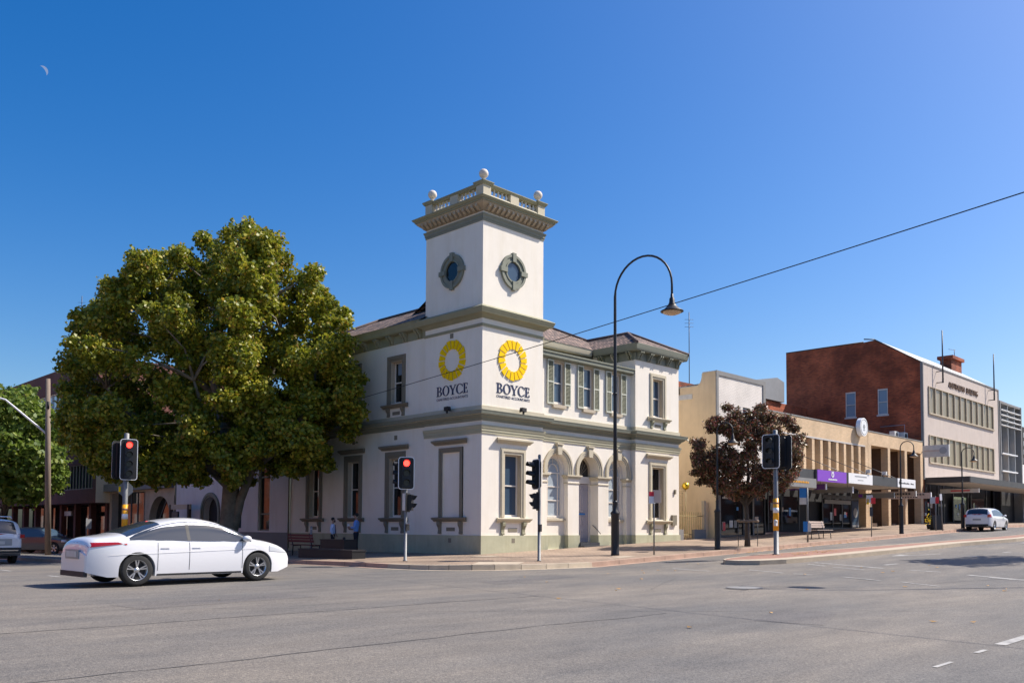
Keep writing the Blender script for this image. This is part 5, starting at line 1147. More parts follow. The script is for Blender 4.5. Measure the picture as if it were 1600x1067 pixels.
for x, y, lab in ((28.43, -5.3, 'short black street lamp beside the small white awning sign'), (39.0, -5.3, 'short black street lamp just left of the parked white hatchback')):
    c = copy_tree(ls); c.location = (x, y, path_z(x, y)); c['label'] = lab
# --- traffic signals
def sig_head(t, face, z0, n, w=.52, h=1.06, lit=0, visor=.20, name='signal_head', off=(0, 0), board=True):
    """target board with rounded corners and n hooded lenses; face = unit plan vector the lamps point to"""
    f = Vector((face[0], face[1], 0)).normalized(); s = Vector((-f.y, f.x, 0)); O = Vector((off[0], off[1], 0))
    def rr(w_, z_0, z_1, r_, d): 
        out = []
        for cx, cz, a0 in ((w_/2-r_, z_1-r_, 0), (-w_/2+r_, z_1-r_, 90), (-w_/2+r_, z_0+r_, 180), (w_/2-r_, z_0+r_, 270)):
            for k in range(5): a = rad(a0+k*22.5); out.append(O+s*(cx+r_*math.cos(a))+Vector((0, 0, cz+r_*math.sin(a)))+f*d)
        return out
    hd = MB().prism(rr(w, z0, z0+h, .11, .02), rr(w, z0, z0+h, .11, -.01)).build(name, 'blackm', t)
    a, b = rr(w, z0, z0+h, .11, .024), rr(w-.05, z0+.025, z0+h-.025, .09, .024); mb = MB(); mb.rings([a, b, [p-f*.03 for p in b], [p-f*.03 for p in a], a], caps=False, sm=False); mb.build('white_border', 'white', hd)
    MB().prism(rr(.30, z0+.06, z0+h-.06, .05, .10), rr(.30, z0+.06, z0+h-.06, .05, .021)).build('lamp_housing', 'black', hd)
    MB().prism(rr(.30, z0+.06, z0+h-.06, .05, -.011), rr(.26, z0+.08, z0+h-.08, .05, -.13)).build('back_housing', 'black', hd)
    for k in range(n):
        zc = z0+h-.06-(h-.12)*(k+.5)/n; r_ = min(.105, (h-.12)/n*.42); c = O+Vector((0, 0, zc))
        def circ(r, d, a0=0, a1=360, m=18): return [c+s*r*math.cos(rad(a0+(a1-a0)*i/m))+Vector((0, 0, r*math.sin(rad(a0+(a1-a0)*i/m))))+f*d for i in range(m+1)]
        MB().prism(circ(r_, .125)[:-1], circ(r_, .10)[:-1]).build('lens', 'redlamp' if lit == k+1 else 'lens', hd)
        mb = MB(); mb.rings([circ(r_*1.08, .10, -35, 215), [p-Vector((0, 0, .0)) for p in circ(r_*1.12, .10+visor, -5, 185)]], closed=False, caps=False); mb.build('visor', 'black', hd)
    return hd
def ped_head(t, face, z0, off):
    f = Vector((face[0], face[1], 0)).normalized(); s = Vector((-f.y, f.x, 0)); O = Vector((off[0], off[1], 0))
    q = lambda a, b, c: O+s*a+f*b+Vector((0, 0, c))
    hd = MB().prism([q(-.15, .0, z0), q(.15, .0, z0), q(.15, .0, z0+.55), q(-.15, .0, z0+.55)], [q(-.15, .16, z0), q(.15, .16, z0), q(.15, .16, z0+.55), q(-.15, .16, z0+.55)]).build('pedestrian_head', 'blackm', t)
    MB().prism([q(-.26, -.01, z0-.05), q(.26, -.01, z0-.05), q(.26, -.01, z0+.6), q(-.26, -.01, z0+.6)], [q(-.26, .012, z0-.05), q(.26, .012, z0-.05), q(.26, .012, z0+.6), q(-.26, .012, z0+.6)]).build('target_board', 'blackm', hd)
    for k in (0, 1):
        zc = z0+.14+k*.27; mb = MB(); mb.prism([q(-.11, .161, zc-.1), q(.11, .161, zc-.1), q(.11, .161, zc+.1), q(-.11, .161, zc+.1)], [q(-.11, .17, zc-.1), q(.11, .17, zc-.1), q(.11, .17, zc+.1), q(-.11, .17, zc+.1)]); mb.build('lens', 'lens', hd)
        mb = MB(); mb.add([q(-.13, .16, zc+.12), q(.13, .16, zc+.12), q(.13, .30, zc+.10), q(-.13, .30, zc+.10)], [(0, 1, 2, 3)]); mb.add([q(-.13, .16, zc+.12), q(-.13, .30, zc+.10), q(-.13, .22, zc-.02), q(-.13, .16, zc-.05)], [(0, 1, 2, 3)]); mb.add([q(.13, .16, zc+.12), q(.13, .30, zc+.10), q(.13, .22, zc-.02), q(.13, .16, zc-.05)], [(0, 1, 2, 3)]); mb.build('visor', 'blackm', hd)
def signal(x, y, lab, h, sleeve=False, base=None, r_=.057):
    z = base if base is not None else path_z(x, y)
    t = thing('traffic_signal', lab, 'traffic light', (x, y, z), group='traffic signals at the crossing', world=False)
    MB().lathe([(r_*1.5, 0), (r_*1.5, .02), (r_, .03), (r_, 2.1), (r_*.93, 2.12), (r_*.93, h), (r_*.4, h+.03)], (0, 0, 0), 12).build('pole', 'galv', t)
    return t
TOC = Vector((-23.35, -24.85, 0))
def facing(x, y, deg=0):
    d = (TOC-Vector((x, y, 0))).normalized(); a = rad(deg); return (d.x*math.cos(a)-d.y*math.sin(a), d.x*math.sin(a)+d.y*math.cos(a))
# near the kerb at the tower corner, red showing towards us
x, y = -4.57, -1.05; t = signal(x, y, 'traffic signal showing red in front of the shaded ground-floor windows', 3.50)
f = facing(x, y, 4); sig_head(t, f, 2.46, 3, .56, 1.13, lit=1, off=(f[0]*.10, f[1]*.10))
f2 = facing(x, y, -78); sig_head(t, f2, 2.48, 3, .53, 1.06, off=(f2[0]*.14-f[0]*.16, f2[1]*.14-f[1]*.16))
f3 = facing(x, y, 75); ped_head(t, f3, 1.74, (f3[0]*.08, f3[1]*.08)); f4 = facing(x, y, -100); 
MB().box(-.10, .02, -.10, .06, 1.74, 2.33).build('sign_plate', 'offwhite', t)
MB().box(-.05, .09, -.10, -.05, 1.05, 1.27).build('push_button', 'yellowp' if False else 'blackm', t)
# by the ramp, turned to the right street
x, y = -1.14, -4.17; t = signal(x, y, 'traffic signal with three side-on black hoods before the sunlit tower window', 3.68)
f = facing(x, y, -62); sig_head(t, f, 2.48, 3, .56, 1.06, off=(f[0]*.12, f[1]*.12), visor=.26)
ped_head(t, facing(x, y, -80), 1.80, (f[0]*.06, f[1]*.06)); MB().box(-.10, .0, -.13, -.04, 1.02, 1.27).build('push_button', 'black', t)
def sleeve(t, z0, z1, r_=.075):
    MB().lathe([(r_, z0), (r_, z1)], (0, 0, 0), 14).build('amber_sleeve', 'orange', t); zm = z0+(z1-z0)*.55
    MB().lathe([(r_*1.02, zm), (r_*1.02, zm+(z1-z0)*.16)], (0, 0, 0), 14).build('white_band', 'white', t)
    MB().lathe([(r_*1.02, zm+(z1-z0)*.27), (r_*1.02, zm+(z1-z0)*.33)], (0, 0, 0), 14).build('orange_band', 'redpave', t)
# on the median nose
x, y = 7.12, -8.72; t = signal(x, y, 'traffic signal on the paved median with black heads and amber sleeve', 4.70, base=road_z(x, y)+.146, r_=.095)
sleeve(t, .90, 2.12, .105); f = facing(x, y, -18); sig_head(t, f, 3.24, 3, .67, 1.30, off=(f[0]*.14-.10, f[1]*.14+.08))
f = facing(x, y, 150); sig_head(t, f, 3.22, 3, .67, 1.3, off=(f[0]*.12+.20, f[1]*.12-.16)); MB().sphere((-.14, -.06, 1.25), .07, 8, 6).box(-.18, -.05, -.1, .0, 1.08, 1.3).build('push_button', 'offwhite', t)
# on the island in the left street, behind the white sedan
x, y = -10.3, 8.75; zb_ = road_z(x, y)+.15; t = signal(x, y, 'traffic signal with four lamps showing red and amber sleeve behind the white sedan', 4.87-zb_, base=zb_, r_=.10)
f = facing(x, y, 5); sig_head(t, f, 3.10-zb_, 4, .62, 1.56, lit=1, off=(f[0]*.12+.06, f[1]*.12-.06))
f = facing(x, y, -150); sig_head(t, f, 3.14-zb_, 4, .52, 1.45, off=(f[0]*.12-.16, f[1]*.12+.16)); sleeve(t, .95-zb_, 2.18-zb_, .107)
fv = Vector((*facing(x, y, 178), 0)); sv_ = Vector((-fv.y, fv.x, 0))
oc = [Vector((0, 0, 2.76-zb_))+sv_*.28*math.cos(rad(22.5+45*k))+Vector((0, 0, .28*math.sin(rad(22.5+45*k))))+fv*.10 for k in range(8)]
MB().prism(oc, [p+fv*.01 for p in oc]).build('sign_back', 'galv', t)
mbp = MB(); oq = [Vector((0, 0, 2.76-zb_))+sv_*(a)+Vector((0, 0, b))+fv*.09 for a, b in ((.17, -.1), (.24, -.1), (.24, .1), (.17, .1))]; mbp.prism(oq, [p-fv*.01 for p in oq]); mbp.build('reflector', 'yellowp', t)
# --- parking and stop signs
def post_sign(x, y, lab, h, plates, r_=.03, cat='sign', group='sign posts along the right footpath', base=None):
    z = path_z(x, y) if base is None else base
    t = thing('sign_post', lab, cat, (x, y, z), group=group, world=False)
    MB().lathe([(r_, 0), (r_, h), (.005, h+.01)], (0, 0, 0), 8).build('post', 'galv', t)
    for (w, z0, z1, deg, mt, side) in plates:
        f = Vector((*facing(x, y, deg), 0)); s = Vector((-f.y, f.x, 0)); o_ = s*side
        q = lambda a, c, b: o_+s*a+f*b+Vector((0, 0, c))
        MB().prism([q(-w/2, z0, .045), q(w/2, z0, .045), q(w/2, z1, .045), q(-w/2, z1, .045)], [q(-w/2, z0, .035), q(w/2, z0, .035), q(w/2, z1, .035), q(-w/2, z1, .035)]).build('sign_plate', mt, t)
    return t
post_sign(4.63, -4.9, 'sign post with pink and white parking plates before the right-hand window', 2.5, [(.36, 2.0, 2.5, -35, 'pinkrend', .18), (.28, 1.98, 2.26, 30, 'white', -.10), (.282, 2.26, 2.44, 30, 'red', -.10)])
t = post_sign(16.71, -5.3, 'bus stop sign post with blue and white plate beside the bench', 2.62, [(.32, 2.15, 2.62, 0, 'blue', -.20), (.32, 1.82, 2.15, 0, 'offwhite', -.20), (.22, .5, 1.0, 20, 'blue', -.12), (.2, .5, .9, 0, 'offwhite', .06)], .045)
t = post_sign(24.21, -5.3, 'sign post with red and yellow parking plates left of the pillars', 2.25, [(.36, 1.84, 2.25, 25, 'offwhite', -.1), (.12, 1.75, 2.05, 25, 'yellowp', -.2), (.25, 1.78, 2.1, -30, 'red', .14), (.16, 1.1, 1.6, 0, 'darkpole', 0)])
post_sign(34.0, -5.3, 'sign post with small blue-edged plate next to the sandwich board', 2.15, [(.34, 1.7, 2.1, 20, 'offwhite', -.17), (.30, 1.7, 2.1, -40, 'red', .12)], .035)
post_sign(34.6, -5.5, 'leaning grey post with thin white plate near the kerb', 2.3, [(.22, 1.9, 2.3, 55, 'white', -.05)], .035).rotation_euler = (rad(-1), rad(-4), 0)
post_sign(-3.4, 13.2, 'plain sign post with narrow grey plate before the annex wall', 1.9, [(.22, 1.2, 1.9, 10, 'darkpole', .1)], .035, group='sign posts on the left street')
post_sign(-5.5, 26.5, 'thin post with small round blue-grey plate by the parked dark cars', 1.9, [(.3, 1.3, 1.85, 20, 'irongrey', .1)], .03, group='sign posts on the left street')
# sandwich board
t = thing('sandwich_board', 'small black sandwich board standing on the footpath', 'sandwich board', (35.0, -5.0, path_z(35, -5)), world=False)
for s_ in (-1, 1): MB().prism([(-.3, s_*.28, 0), (.3, s_*.28, 0), (.3, s_*.03, .95), (-.3, s_*.03, .95)], [(-.3, s_*.26, 0), (.3, s_*.26, 0), (.3, s_*.01, .95), (-.3, s_*.01, .95)]).build('board', 'blackm', t)
t.rotation_euler.z = rad(-45)
t = thing('planter_flower', 'small yellow flowering pot plant behind the sandwich board', 'pot plant', (36.0, -4.2, path_z(36, -4)), world=False)
MB().lathe([(.12, 0), (.17, .3), (.15, .3)], (0, 0, 0), 10).build('pot', 'blackm', t)
mb = MB(); rr_ = random.Random(4)
for k in range(60): p = Vector((rr_.gauss(0, .12), rr_.gauss(0, .12), .55+rr_.gauss(0, .2))); mb.add([p, p+Vector((.08, 0, .03)), p+Vector((.03, .07, .05))], [(0, 1, 2)])
mb.build('flowers', 'yellowp', t)
# --- benches
def bench(x, y, rz, lab, L=1.8, mt='benchw', legs='darkpole', group='street benches'):
    t = thing('park_bench', lab, 'bench', (x, y, path_z(x, y)), rz, group, world=False)
    mb = MB()
    for k in range(4): mb.box(-L/2, L/2, -.22+k*.11, -.13+k*.11, .43, .46)
    mb.build('seat', mt, t); mb = MB()
    for k in range(3): mb.box(-L/2, L/2, .25+k*.03, .28+k*.03, .56+k*.12, .66+k*.12)
    mb.build('backrest', mt, t)
    for s_ in (-1, 1):
        x_ = s_*(L/2-.22)
        MB().tube([(x_, -.2, 0), (x_, -.16, .42), (x_, .2, .42)], .025, 6).tube([(x_, .22, 0), (x_, .20, .42), (x_, .34, .92)], .025, 6).build('leg', legs, t)
    return t
b1 = bench(20.3, -4.3, 0, 'pale slatted bench facing the road beside the bus stop sign'); b1.rotation_euler.z = rad(0)
b2 = bench(-3.4, 7.1, rad(90), 'red slatted bench in the shade beside the black planter box', 1.9, 'timber', 'black')
# --- black planter boxes, bins on the left footpath
t = thing('planter_box', 'long low black planter box under the two men', 'planter', (-4.4, 3.7, path_z(-4.4, 3.7)-.02), world=False)
MB().box(-.30, .30, -1.78, 1.9, 0, .36).build('box', 'planter', t); MB().box(-.26, .26, -1.73, 1.85, .36, .365).build('soil', 'dbark', t); MB().box(-.32, .32, -1.80, 1.92, .31, .355).build('rim', 'black', t)
t = thing('cabinet_box', 'square black cabinet behind the low planter box', 'cabinet', (-3.3, 4.9, path_z(-3.3, 4.9)), world=False)
MB().box(-.3, .3, -.85, .85, 0, .64).build('body', 'planter', t); MB().box(-.32, .32, -.87, .87, .64, .68).build('lid', 'black', t); MB().sphere((0, -.4, .72), .06, 8, 6).build('knob', 'black', t)
t = thing('thin_bollard', 'thin grey post behind the red bench', 'post', (-1.6, 9.6, path_z(-1.6, 9.6)), world=False); MB().lathe([(.05, 0), (.05, 1.2), (.01, 1.22)], (0, 0, 0), 8).build('post', 'irongrey', t); MB().lathe([(.054, 1.05), (.054, 1.12)], (0, 0, 0), 8).build('band', 'offwhite', t)
# notice frame by the annex doorway
t = thing('notice_frame', 'dark timber gate frame with pale crossbeam left of the arched doorway', 'frame', (-.9, 24.8, path_z(-.9, 24.8)), world=False)
for yy in (-1.2, 1.2): MB().box(-.09, .09, yy-.09, yy+.09, 0, 2.6).build('post', 'dbark', t)
MB().box(-.06, .06, -1.35, 1.35, 2.32, 2.6).build('crossbeam', 'jamb', t); MB().box(-.05, .05, .2, 1.0, .6, 2.2).build('board', 'shopf', t)
# tree guard posts with timber collar round the young tree are built with the tree
# --- timber power pole with lighting arm, and the overhead wire
t = thing('power_pole', 'weathered timber power pole with long white lighting arm at the left', 'pole', (-6.95, 28.15, path_z(-5, 28)))
MB().tube([(-6.95, 28.15, -.3), (-7.15, 28.0, 5), (-7.29, 27.93, 9.6)], [.17, .15, .12], 12).build('shaft', 'wood', t)
MB().tube([(-7.20, 28.0, 6.45), (-8.1, 28.8, 7.45), (-8.95, 29.6, 8.4), (-9.2, 29.85, 8.5), (-9.8, 30.4, 8.5)], [.06, .055, .05, .05, .05], 8).build('lighting_arm', 'white', t)
MB().sphere((-10.2, 30.75, 8.47), .3, 10, 6, .35).build('lamp_head', 'irongrey', t)
MB().tube([(-7.28, 27.8, 7.9), (-7.28, 27.8, 8.3)], .07, 6).build('insulator', 'blackm', t)
P0, P1 = Vector((-5.2, -20.6, 7.75)), Vector((0.0, 22.9, 6.44))
dW = P1-P0; pts = []
for i in range(-14, 41):
    s_ = i/40; p = P0+dW*s_; p.z -= .9*4*.25*(s_*(1-s_))*1.0 if 0 <= s_ <= 1 else 0; pts.append(p)
mb = MB(); mb.tube(pts, .013, 5); o = mb.build('overhead_wire', 'blackm'); tag(o, 'thin black overhead wire sagging across the crossing', 'wire')
# ================================================================== vehicles
def smooth_prof(pts, n):
    """monotone-x profile sampled by Catmull-Rom"""
    P = [pts[0]]+list(pts)+[pts[-1]]; out = []
    for i in range(1, len(P)-2):
        for k in range(n):
            t = k/n; p0, p1, p2, p3 = P[i-1:i+3]
            out.append(tuple(.5*((2*p1[j])+(-p0[j]+p2[j])*t+(2*p0[j]-5*p1[j]+4*p2[j]-p3[j])*t*t+(-p0[j]+3*p1[j]-3*p2[j]+p3[j])*t**3) for j in (0, 1)))
    out.append(pts[-1]); return out
class Car:
    def __init__(s, top, W, zb, belt, wb, wr, roof, tum=.24, endr=.75, endk=.20, paint='car', bot=None):
        s.prof = smooth_prof(top, 6); s.W = W/2; s.zb = zb; s.belt = belt; s.wb = wb; s.wr = wr; s.roof = roof; s.tum = tum; s.x0 = top[0][0]; s.x1 = top[-1][0]; s.endr = endr; s.endk = endk; s.paint = paint
    def top(s, x):
        P = s.prof
        for i in range(len(P)-1):
            if P[i][0] <= x <= P[i+1][0]+1e-9: 
                d = P[i+1][0]-P[i][0]; return P[i][1] if d < 1e-9 else P[i][1]+(P[i+1][1]-P[i][1])*(x-P[i][0])/d
        return P[-1][1] if x > s.x1 else P[0][1]
    def half(s, x, z):
        e = min((x-s.x0), (s.x1-x))/s.endr; k = 1-s.endk*(1-max(0, min(1, e)))**2.2
        w = s.W*k
        zz = max(0, min(1, (z-s.zb)/(s.belt-s.zb))); w *= 1-.045*(1-math.sin(math.pi*(.15+.62*zz)))*1.6
        if z > s.belt: w *= 1-s.tum*((z-s.belt)/(s.roof-s.belt))
        return w
    def rr(s, x): return min(.20, max(.06, (s.top(x)-s.zb)*.2))
    def ysurf(s, x, z):
        zt = s.top(x); r_ = s.rr(x); zk = zt-r_
        if z <= zk: return s.half(x, z)
        q = min(1, (z-zk)/r_); return s.half(x, zk)*(1-q**2.4)**(1/2.4)
    def zsurf(s, x, y):
        zt = s.top(x); r_ = s.rr(x); zk = zt-r_; q = min(1, abs(y)/max(.01, s.half(x, zk))); return zk+r_*(1-q**2.4)**(1/2.4)
    def arch(s, x):
        zc, r_ = s.wr+.01, s.wr*1.12; z = s.zb+.10*max(0, 1-min(x-s.x0, s.x1-x)/.35)
        for wx in s.wb:
            d = abs(x-wx)
            if d < r_: z = max(z, zc+math.sqrt(r_*r_-d*d))
        return z
    def section(s, x):
        zt = s.top(x); r_ = s.rr(x); zk = zt-r_; pts = []; z0 = min(s.arch(x), zk-.02)
        for i in range(9): z = z0+(zk-z0)*i/8; pts.append((s.half(x, z), z))
        wk = s.half(x, zk)
        for i in range(1, 9):
            a = i/8*math.pi/2; pts.append((wk*max(0, math.cos(a))**(2/2.4), zk+r_*math.sin(a)**(2/2.4)))
        return [(x, 0, z0)]+[(x, y, z) for y, z in pts]+[(x, -y, z) for y, z in pts[-2::-1]]
    def body(s, t):
        xs_ = [s.x0+(s.x1-s.x0)*.5*(1-math.cos(math.pi*i/56)) for i in range(57)]
        for wx in s.wb:
            r_ = s.wr*1.12; xs_ += [wx-r_-.002, wx+r_+.002]+[wx-r_*math.cos(math.pi*i/18)*.9995 for i in range(19)]
        xs_ = sorted(xs_); xs_ = [x for k, x in enumerate(xs_) if k == 0 or x-xs_[k-1] > .0009]
        mb = MB(); secs = [s.section(x) for x in xs_]
        cA = [((xs_[0]-.03), y*.93, z0*.97+.02) for _, y, z0 in secs[0]]; cB = [((xs_[-1]+.03), y*.93, z0*.96+.02) for _, y, z0 in secs[-1]]
        mb.rings([cA]+secs+[cB]); o = mb.build('body', s.paint, t)
        m = o.modifiers.new('e', 'EDGE_SPLIT'); m.split_angle = rad(38)
        lip = MB()
        MB().box(s.wb[0]-.6, s.wb[1]+.55, -.48, .48, .20, .62).build('underbody', 'plastic', t)
        return o
    def side_patch(s, t, name, mt, lo, hi, xa, xb, n=24, off=.006, sides=(-1, 1), m=5):
        for sy in sides:
            mb = MB(); g_ = []
            for i in range(n+1):
                x = xa+(xb-xa)*i/n; z0, z1 = lo(x), hi(x); col_ = []
                for j in range(m+1): z = z0+(z1-z0)*j/m; col_.append((x, sy*(s.ysurf(x, z)+off), z))
                g_.append(col_)
            mb.rings(g_, closed=False, caps=False); mb.build(name, mt, t)
    def top_patch(s, t, name, mt, xa, xb, wa, wb_, n=14, m=10, off=.008):
        mb = MB(); g_ = []
        for i in range(n+1):
            x = xa+(xb-xa)*i/n; f_ = wa+(wb_-wa)*i/n; hw = s.half(x, s.top(x)-s.rr(x))*f_
            sl = (s.top(min(x+.05, s.x1))-s.top(max(x-.05, s.x0)))/.1; nrm = math.hypot(1, sl)
            g_.append([(x-sl/nrm*off*(1 if True else 0), hw*(-1+2*j/m), s.zsurf(x, hw*(-1+2*j/m))+off/nrm) for j in range(m+1)])
        mb.rings(g_, closed=False, caps=False); mb.build(name, mt, t)
    def wheels(s, t, spokes=5):
        for wx in s.wb:
            for sy in (-1, 1):
                R = s.wr; y0 = sy*(s.half(wx, .45)-.015); w = .20*sy
                def lat(prof): return [[(wx+r*math.cos(2*math.pi*k/28), y0-w*u, R+r*math.sin(2*math.pi*k/28)) for k in range(28)] for r, u in prof]
                mb = MB(); mb.rings(lat([(R*.66, .0), (R*.9, -.02), (R*.985, .06), (R, .2), (R, .8), (R*.97, .98), (R*.66, 1)]), caps=False); wh = mb.build('wheel', 'rubber', t)
                mb = MB(); mb.rings(lat([(R*.70, .02), (R*.70, -.0), (R*.64, .02), (R*.62, .5)]), caps=False)
                mb.rings(lat([(R*.62, .5), (.01, .5)]), caps=False); 
                mb.build('rim', 'alloy', wh) if spokes == 0 else None
                if spokes:
                    m1 = MB(); m1.rings(lat([(R*.70, .02), (R*.70, -.0), (R*.64, .02), (R*.62, .5)]), caps=False); m1.build('rim', 'alloy', wh)
                    m2 = MB(); m2.rings(lat([(R*.62, .45), (.01, .45)]), caps=False); m2.build('brake_drum', 'plastic', wh)
                    m3 = MB()
                    for k in range(spokes):
                        for da in (-.16, .16):
                            a = 2*math.pi*k/spokes+.3; 
                            def pp(r, an, u): return (wx+r*math.cos(an), y0-w*u, R+r*math.sin(an))
                            m3.prism([pp(R*.12, a-.25, .12), pp(R*.12, a+.25, .12), pp(R*.66, a+da+.07, .05), pp(R*.66, a+da-.07, .05)], [pp(R*.12, a-.25, .25), pp(R*.12, a+.25, .25), pp(R*.66, a+da+.07, .18), pp(R*.66, a+da-.07, .18)])
                    m3.build('spoke', 'alloy', wh); MB().rings(lat([(.001, .08), (R*.16, .08), (R*.18, .2)]), caps=False).build('hub', 'alloy', wh)
    def mirrors(s, t, x, z, mt=None):
        for sy in (-1, 1):
            y = sy*(s.half(x, z)+.10); MB().sphere((x, y, z), .10, 10, 8, .68).build('mirror', mt or s.paint, t)
    def seams(s, t, xs_, z0, z1, zh=None):
        for x in xs_: s.side_patch(t, 'door_seam', 'plastic', lambda q: z0, lambda q: z1, x-.005, x+.005, 1, .003, m=8)
        if zh:
            for x in xs_[:-1]: s.side_patch(t, 'door_handle', 'chrome' if s.paint == 'cardark' else s.paint, lambda q: zh, lambda q: zh+.03, x+.08, x+.27, 2, .025, m=2)
# white sedan crossing (coupe-like roof)
sed = thing('sedan', 'white coupe-roofed sedan driving across the crossing with alloy wheels', 'car', (-13.85, -4.05, road_z(-14, -4.9)+.02), rad(1.5), world=False); sed.scale = (1.12, 1.10, 1.08)
C = Car([(-2.27, .72), (-2.24, .90), (-2.12, 1.0), (-1.85, 1.045), (-1.55, 1.10), (-1.15, 1.24), (-.75, 1.36), (-.3, 1.43), (.1, 1.43), (.5, 1.355), (.85, 1.22), (1.15, 1.06), (1.35, .985), (1.7, .92), (2.0, .82), (2.17, .70), (2.24, .56)], 1.78, .19, .92, (-1.36, 1.34), .325, 1.43, .26, .85, .26)
C.body(sed)
lo = lambda x: .90+.03*(1-(x+.2)/1.6) if x < 1.3 else .90
def hi_s(x): return max(lo(x)+.001, min(C.top(x)-.085-(0 if x > 0 else 0), 1.335, .92+(1.42-x)*.62 if x > .4 else 9, .945+(x+1.62)*.52 if x < -.6 else 9))
C.side_patch(sed, 'side_window', 'carglass', lo, hi_s, -1.52, 1.18, 40)
for xx in (-.28, ): C.side_patch(sed, 'window_pillar', 'plastic', lo, lambda x: hi_s(x)+.005, xx-.035, xx+.035, 2, .009)
C.top_patch(sed, 'windscreen', 'carglass', .52, 1.20, .86, .93); C.top_patch(sed, 'rear_window', 'carglass', -1.55, -.82, .90, .84)
C.side_patch(sed, 'tail_lamp', 'taill', lambda x: .80+(x+2.25)*.12, lambda x: .90+(x+2.25)*.02-max(0, x+1.75)*.4, -2.245, -1.58, 12, .008)
C.side_patch(sed, 'head_lamp', 'headl', lambda x: .62+(2.2-x)*.10, lambda x: .70+(2.2-x)*.22, 1.62, 2.19, 12, .008)
C.side_patch(sed, 'sill_trim', 'plastic', lambda x: .195, lambda x: .235, -.96, .94, 10, .004, m=1)
C.side_patch(sed, 'character_line', 'white', lambda x: .70+.03*x, lambda x: .712+.03*x, -1.9, 1.3, 20, .010, m=1)
C.seams(sed, (-.95, -.27, .95), .30, .90, .79); C.wheels(sed, 5); C.mirrors(sed, 1.02, .97)
MB().box(-2.33, -2.30, -.26, .26, .60, .72).build('number_plate', 'offwhite', sed); MB().box(-2.32, -2.295, -.34, .34, .56, .755).build('plate_recess', 'irongrey', sed); MB().box(-2.31, -2.24, -.62, .62, .20, .31).build('rear_bumper_insert', 'plastic', sed); MB().box(2.235, 2.275, -.55, .55, .27, .42).build('grille', 'plastic', sed)
# white four-wheel drive leaving up the left street
suv = thing('suv', 'white four-wheel drive seen from behind at the left edge with roof rails', 'car', (-13.45, 15.6, road_z(-13, 15)), rad(90), world=False); suv.scale = (1.06, 1.06, 1.06)
S_ = Car([(-2.30, 1.02), (-2.27, 1.14), (-2.20, 1.30), (-2.05, 1.52), (-1.9, 1.64), (-1.5, 1.69), (-.6, 1.71), (.1, 1.69), (.5, 1.60), (.9, 1.38), (1.2, 1.16), (1.4, 1.10), (1.9, 1.03), (2.2, .88), (2.3, .70)], 1.84, .30, 1.05, (-1.35, 1.35), .36, 1.71, .17, .5, .10)
S_.body(suv); lo2 = lambda x: 1.06; S_.side_patch(suv, 'side_window', 'carglass', lo2, lambda x: max(1.061, min(1.56, S_.top(x)-.12)), -2.0, .95, 30)
S_.top_patch(suv, 'windscreen', 'carglass', .52, 1.18, .85, .9); S_.top_patch(suv, 'rear_window', 'carglass', -2.265, -1.98, .80, .76)
S_.side_patch(suv, 'tail_lamp', 'taill', lambda x: .98, lambda x: 1.13, -2.29, -1.95, 8, .010); S_.wheels(suv, 5); S_.mirrors(suv, .95, 1.12); S_.seams(suv, (-1.0, -.1, .9), .4, 1.04)
for sy in (-1, 1):
    MB().box(-2.345, -2.31, sy*.82-.10, sy*.82+.05, .97, 1.10).build('tail_lamp_inner', 'taill', suv)
    MB().tube([(-1.6, sy*.66, 1.70), (-1.5, sy*.66, 1.76), (.0, sy*.66, 1.78), (.2, sy*.66, 1.70)], .02, 6).build('roof_rail', 'chrome', suv)
MB().box(-2.40, -2.30, -.80, .80, .42, .62).build('rear_bumper', 'plastic', suv); MB().box(-2.36, -2.33, -.26, .26, .74, .86).build('number_plate', 'offwhite', suv); MB().box(-2.345, -2.32, -.5, .5, .70, .94).build('tailgate_recess', 'irongrey', suv); MB().box(-2.41, -2.38, -.7, .7, .50, .53).build('bumper_strip', 'chrome', suv)
# white hatchback parked up the right street
hat = thing('hatchback', 'small white hatchback parked at the kerb up the right street', 'car', (39.5, -6.6, road_z(39.6, -8)), rad(0), world=False)
H_ = Car([(-1.95, .88), (-1.93, 1.0), (-1.85, 1.16), (-1.70, 1.36), (-1.5, 1.44), (-.9, 1.48), (-.2, 1.48), (.2, 1.40), (.6, 1.2), (.95, 1.0), (1.2, .94), (1.6, .86), (1.85, .72), (1.93, .55)], 1.68, .24, .93, (-1.2, 1.25), .31, 1.48, .2, .5, .14)
H_.body(hat); H_.side_patch(hat, 'side_window', 'carglass', lambda x: .95, lambda x: max(.951, min(1.35, H_.top(x)-.11)), -1.45, .80, 26); H_.top_patch(hat, 'windscreen', 'carglass', .28, .92, .85, .9); H_.top_patch(hat, 'rear_window', 'carglass', -1.90, -1.62, .82, .78)
H_.side_patch(hat, 'tail_lamp', 'taill', lambda x: .86, lambda x: 1.06, -1.93, -1.72, 6, .01); H_.wheels(hat, 5); H_.mirrors(hat, .7, .98); H_.seams(hat, (-.1, .8), .3, .93)
for sy in (-1, 1): MB().box(-1.985, -1.95, sy*.70-.08, sy*.70+.08, .86, 1.02).build('tail_lamp_inner', 'taill', hat)
MB().box(-1.995, -1.96, -.24, .24, .66, .77).build('number_plate', 'irongrey', hat)
MB().box(-2.0, -1.95, -.66, .66, .30, .42).build('rear_bumper_insert', 'plastic', hat)
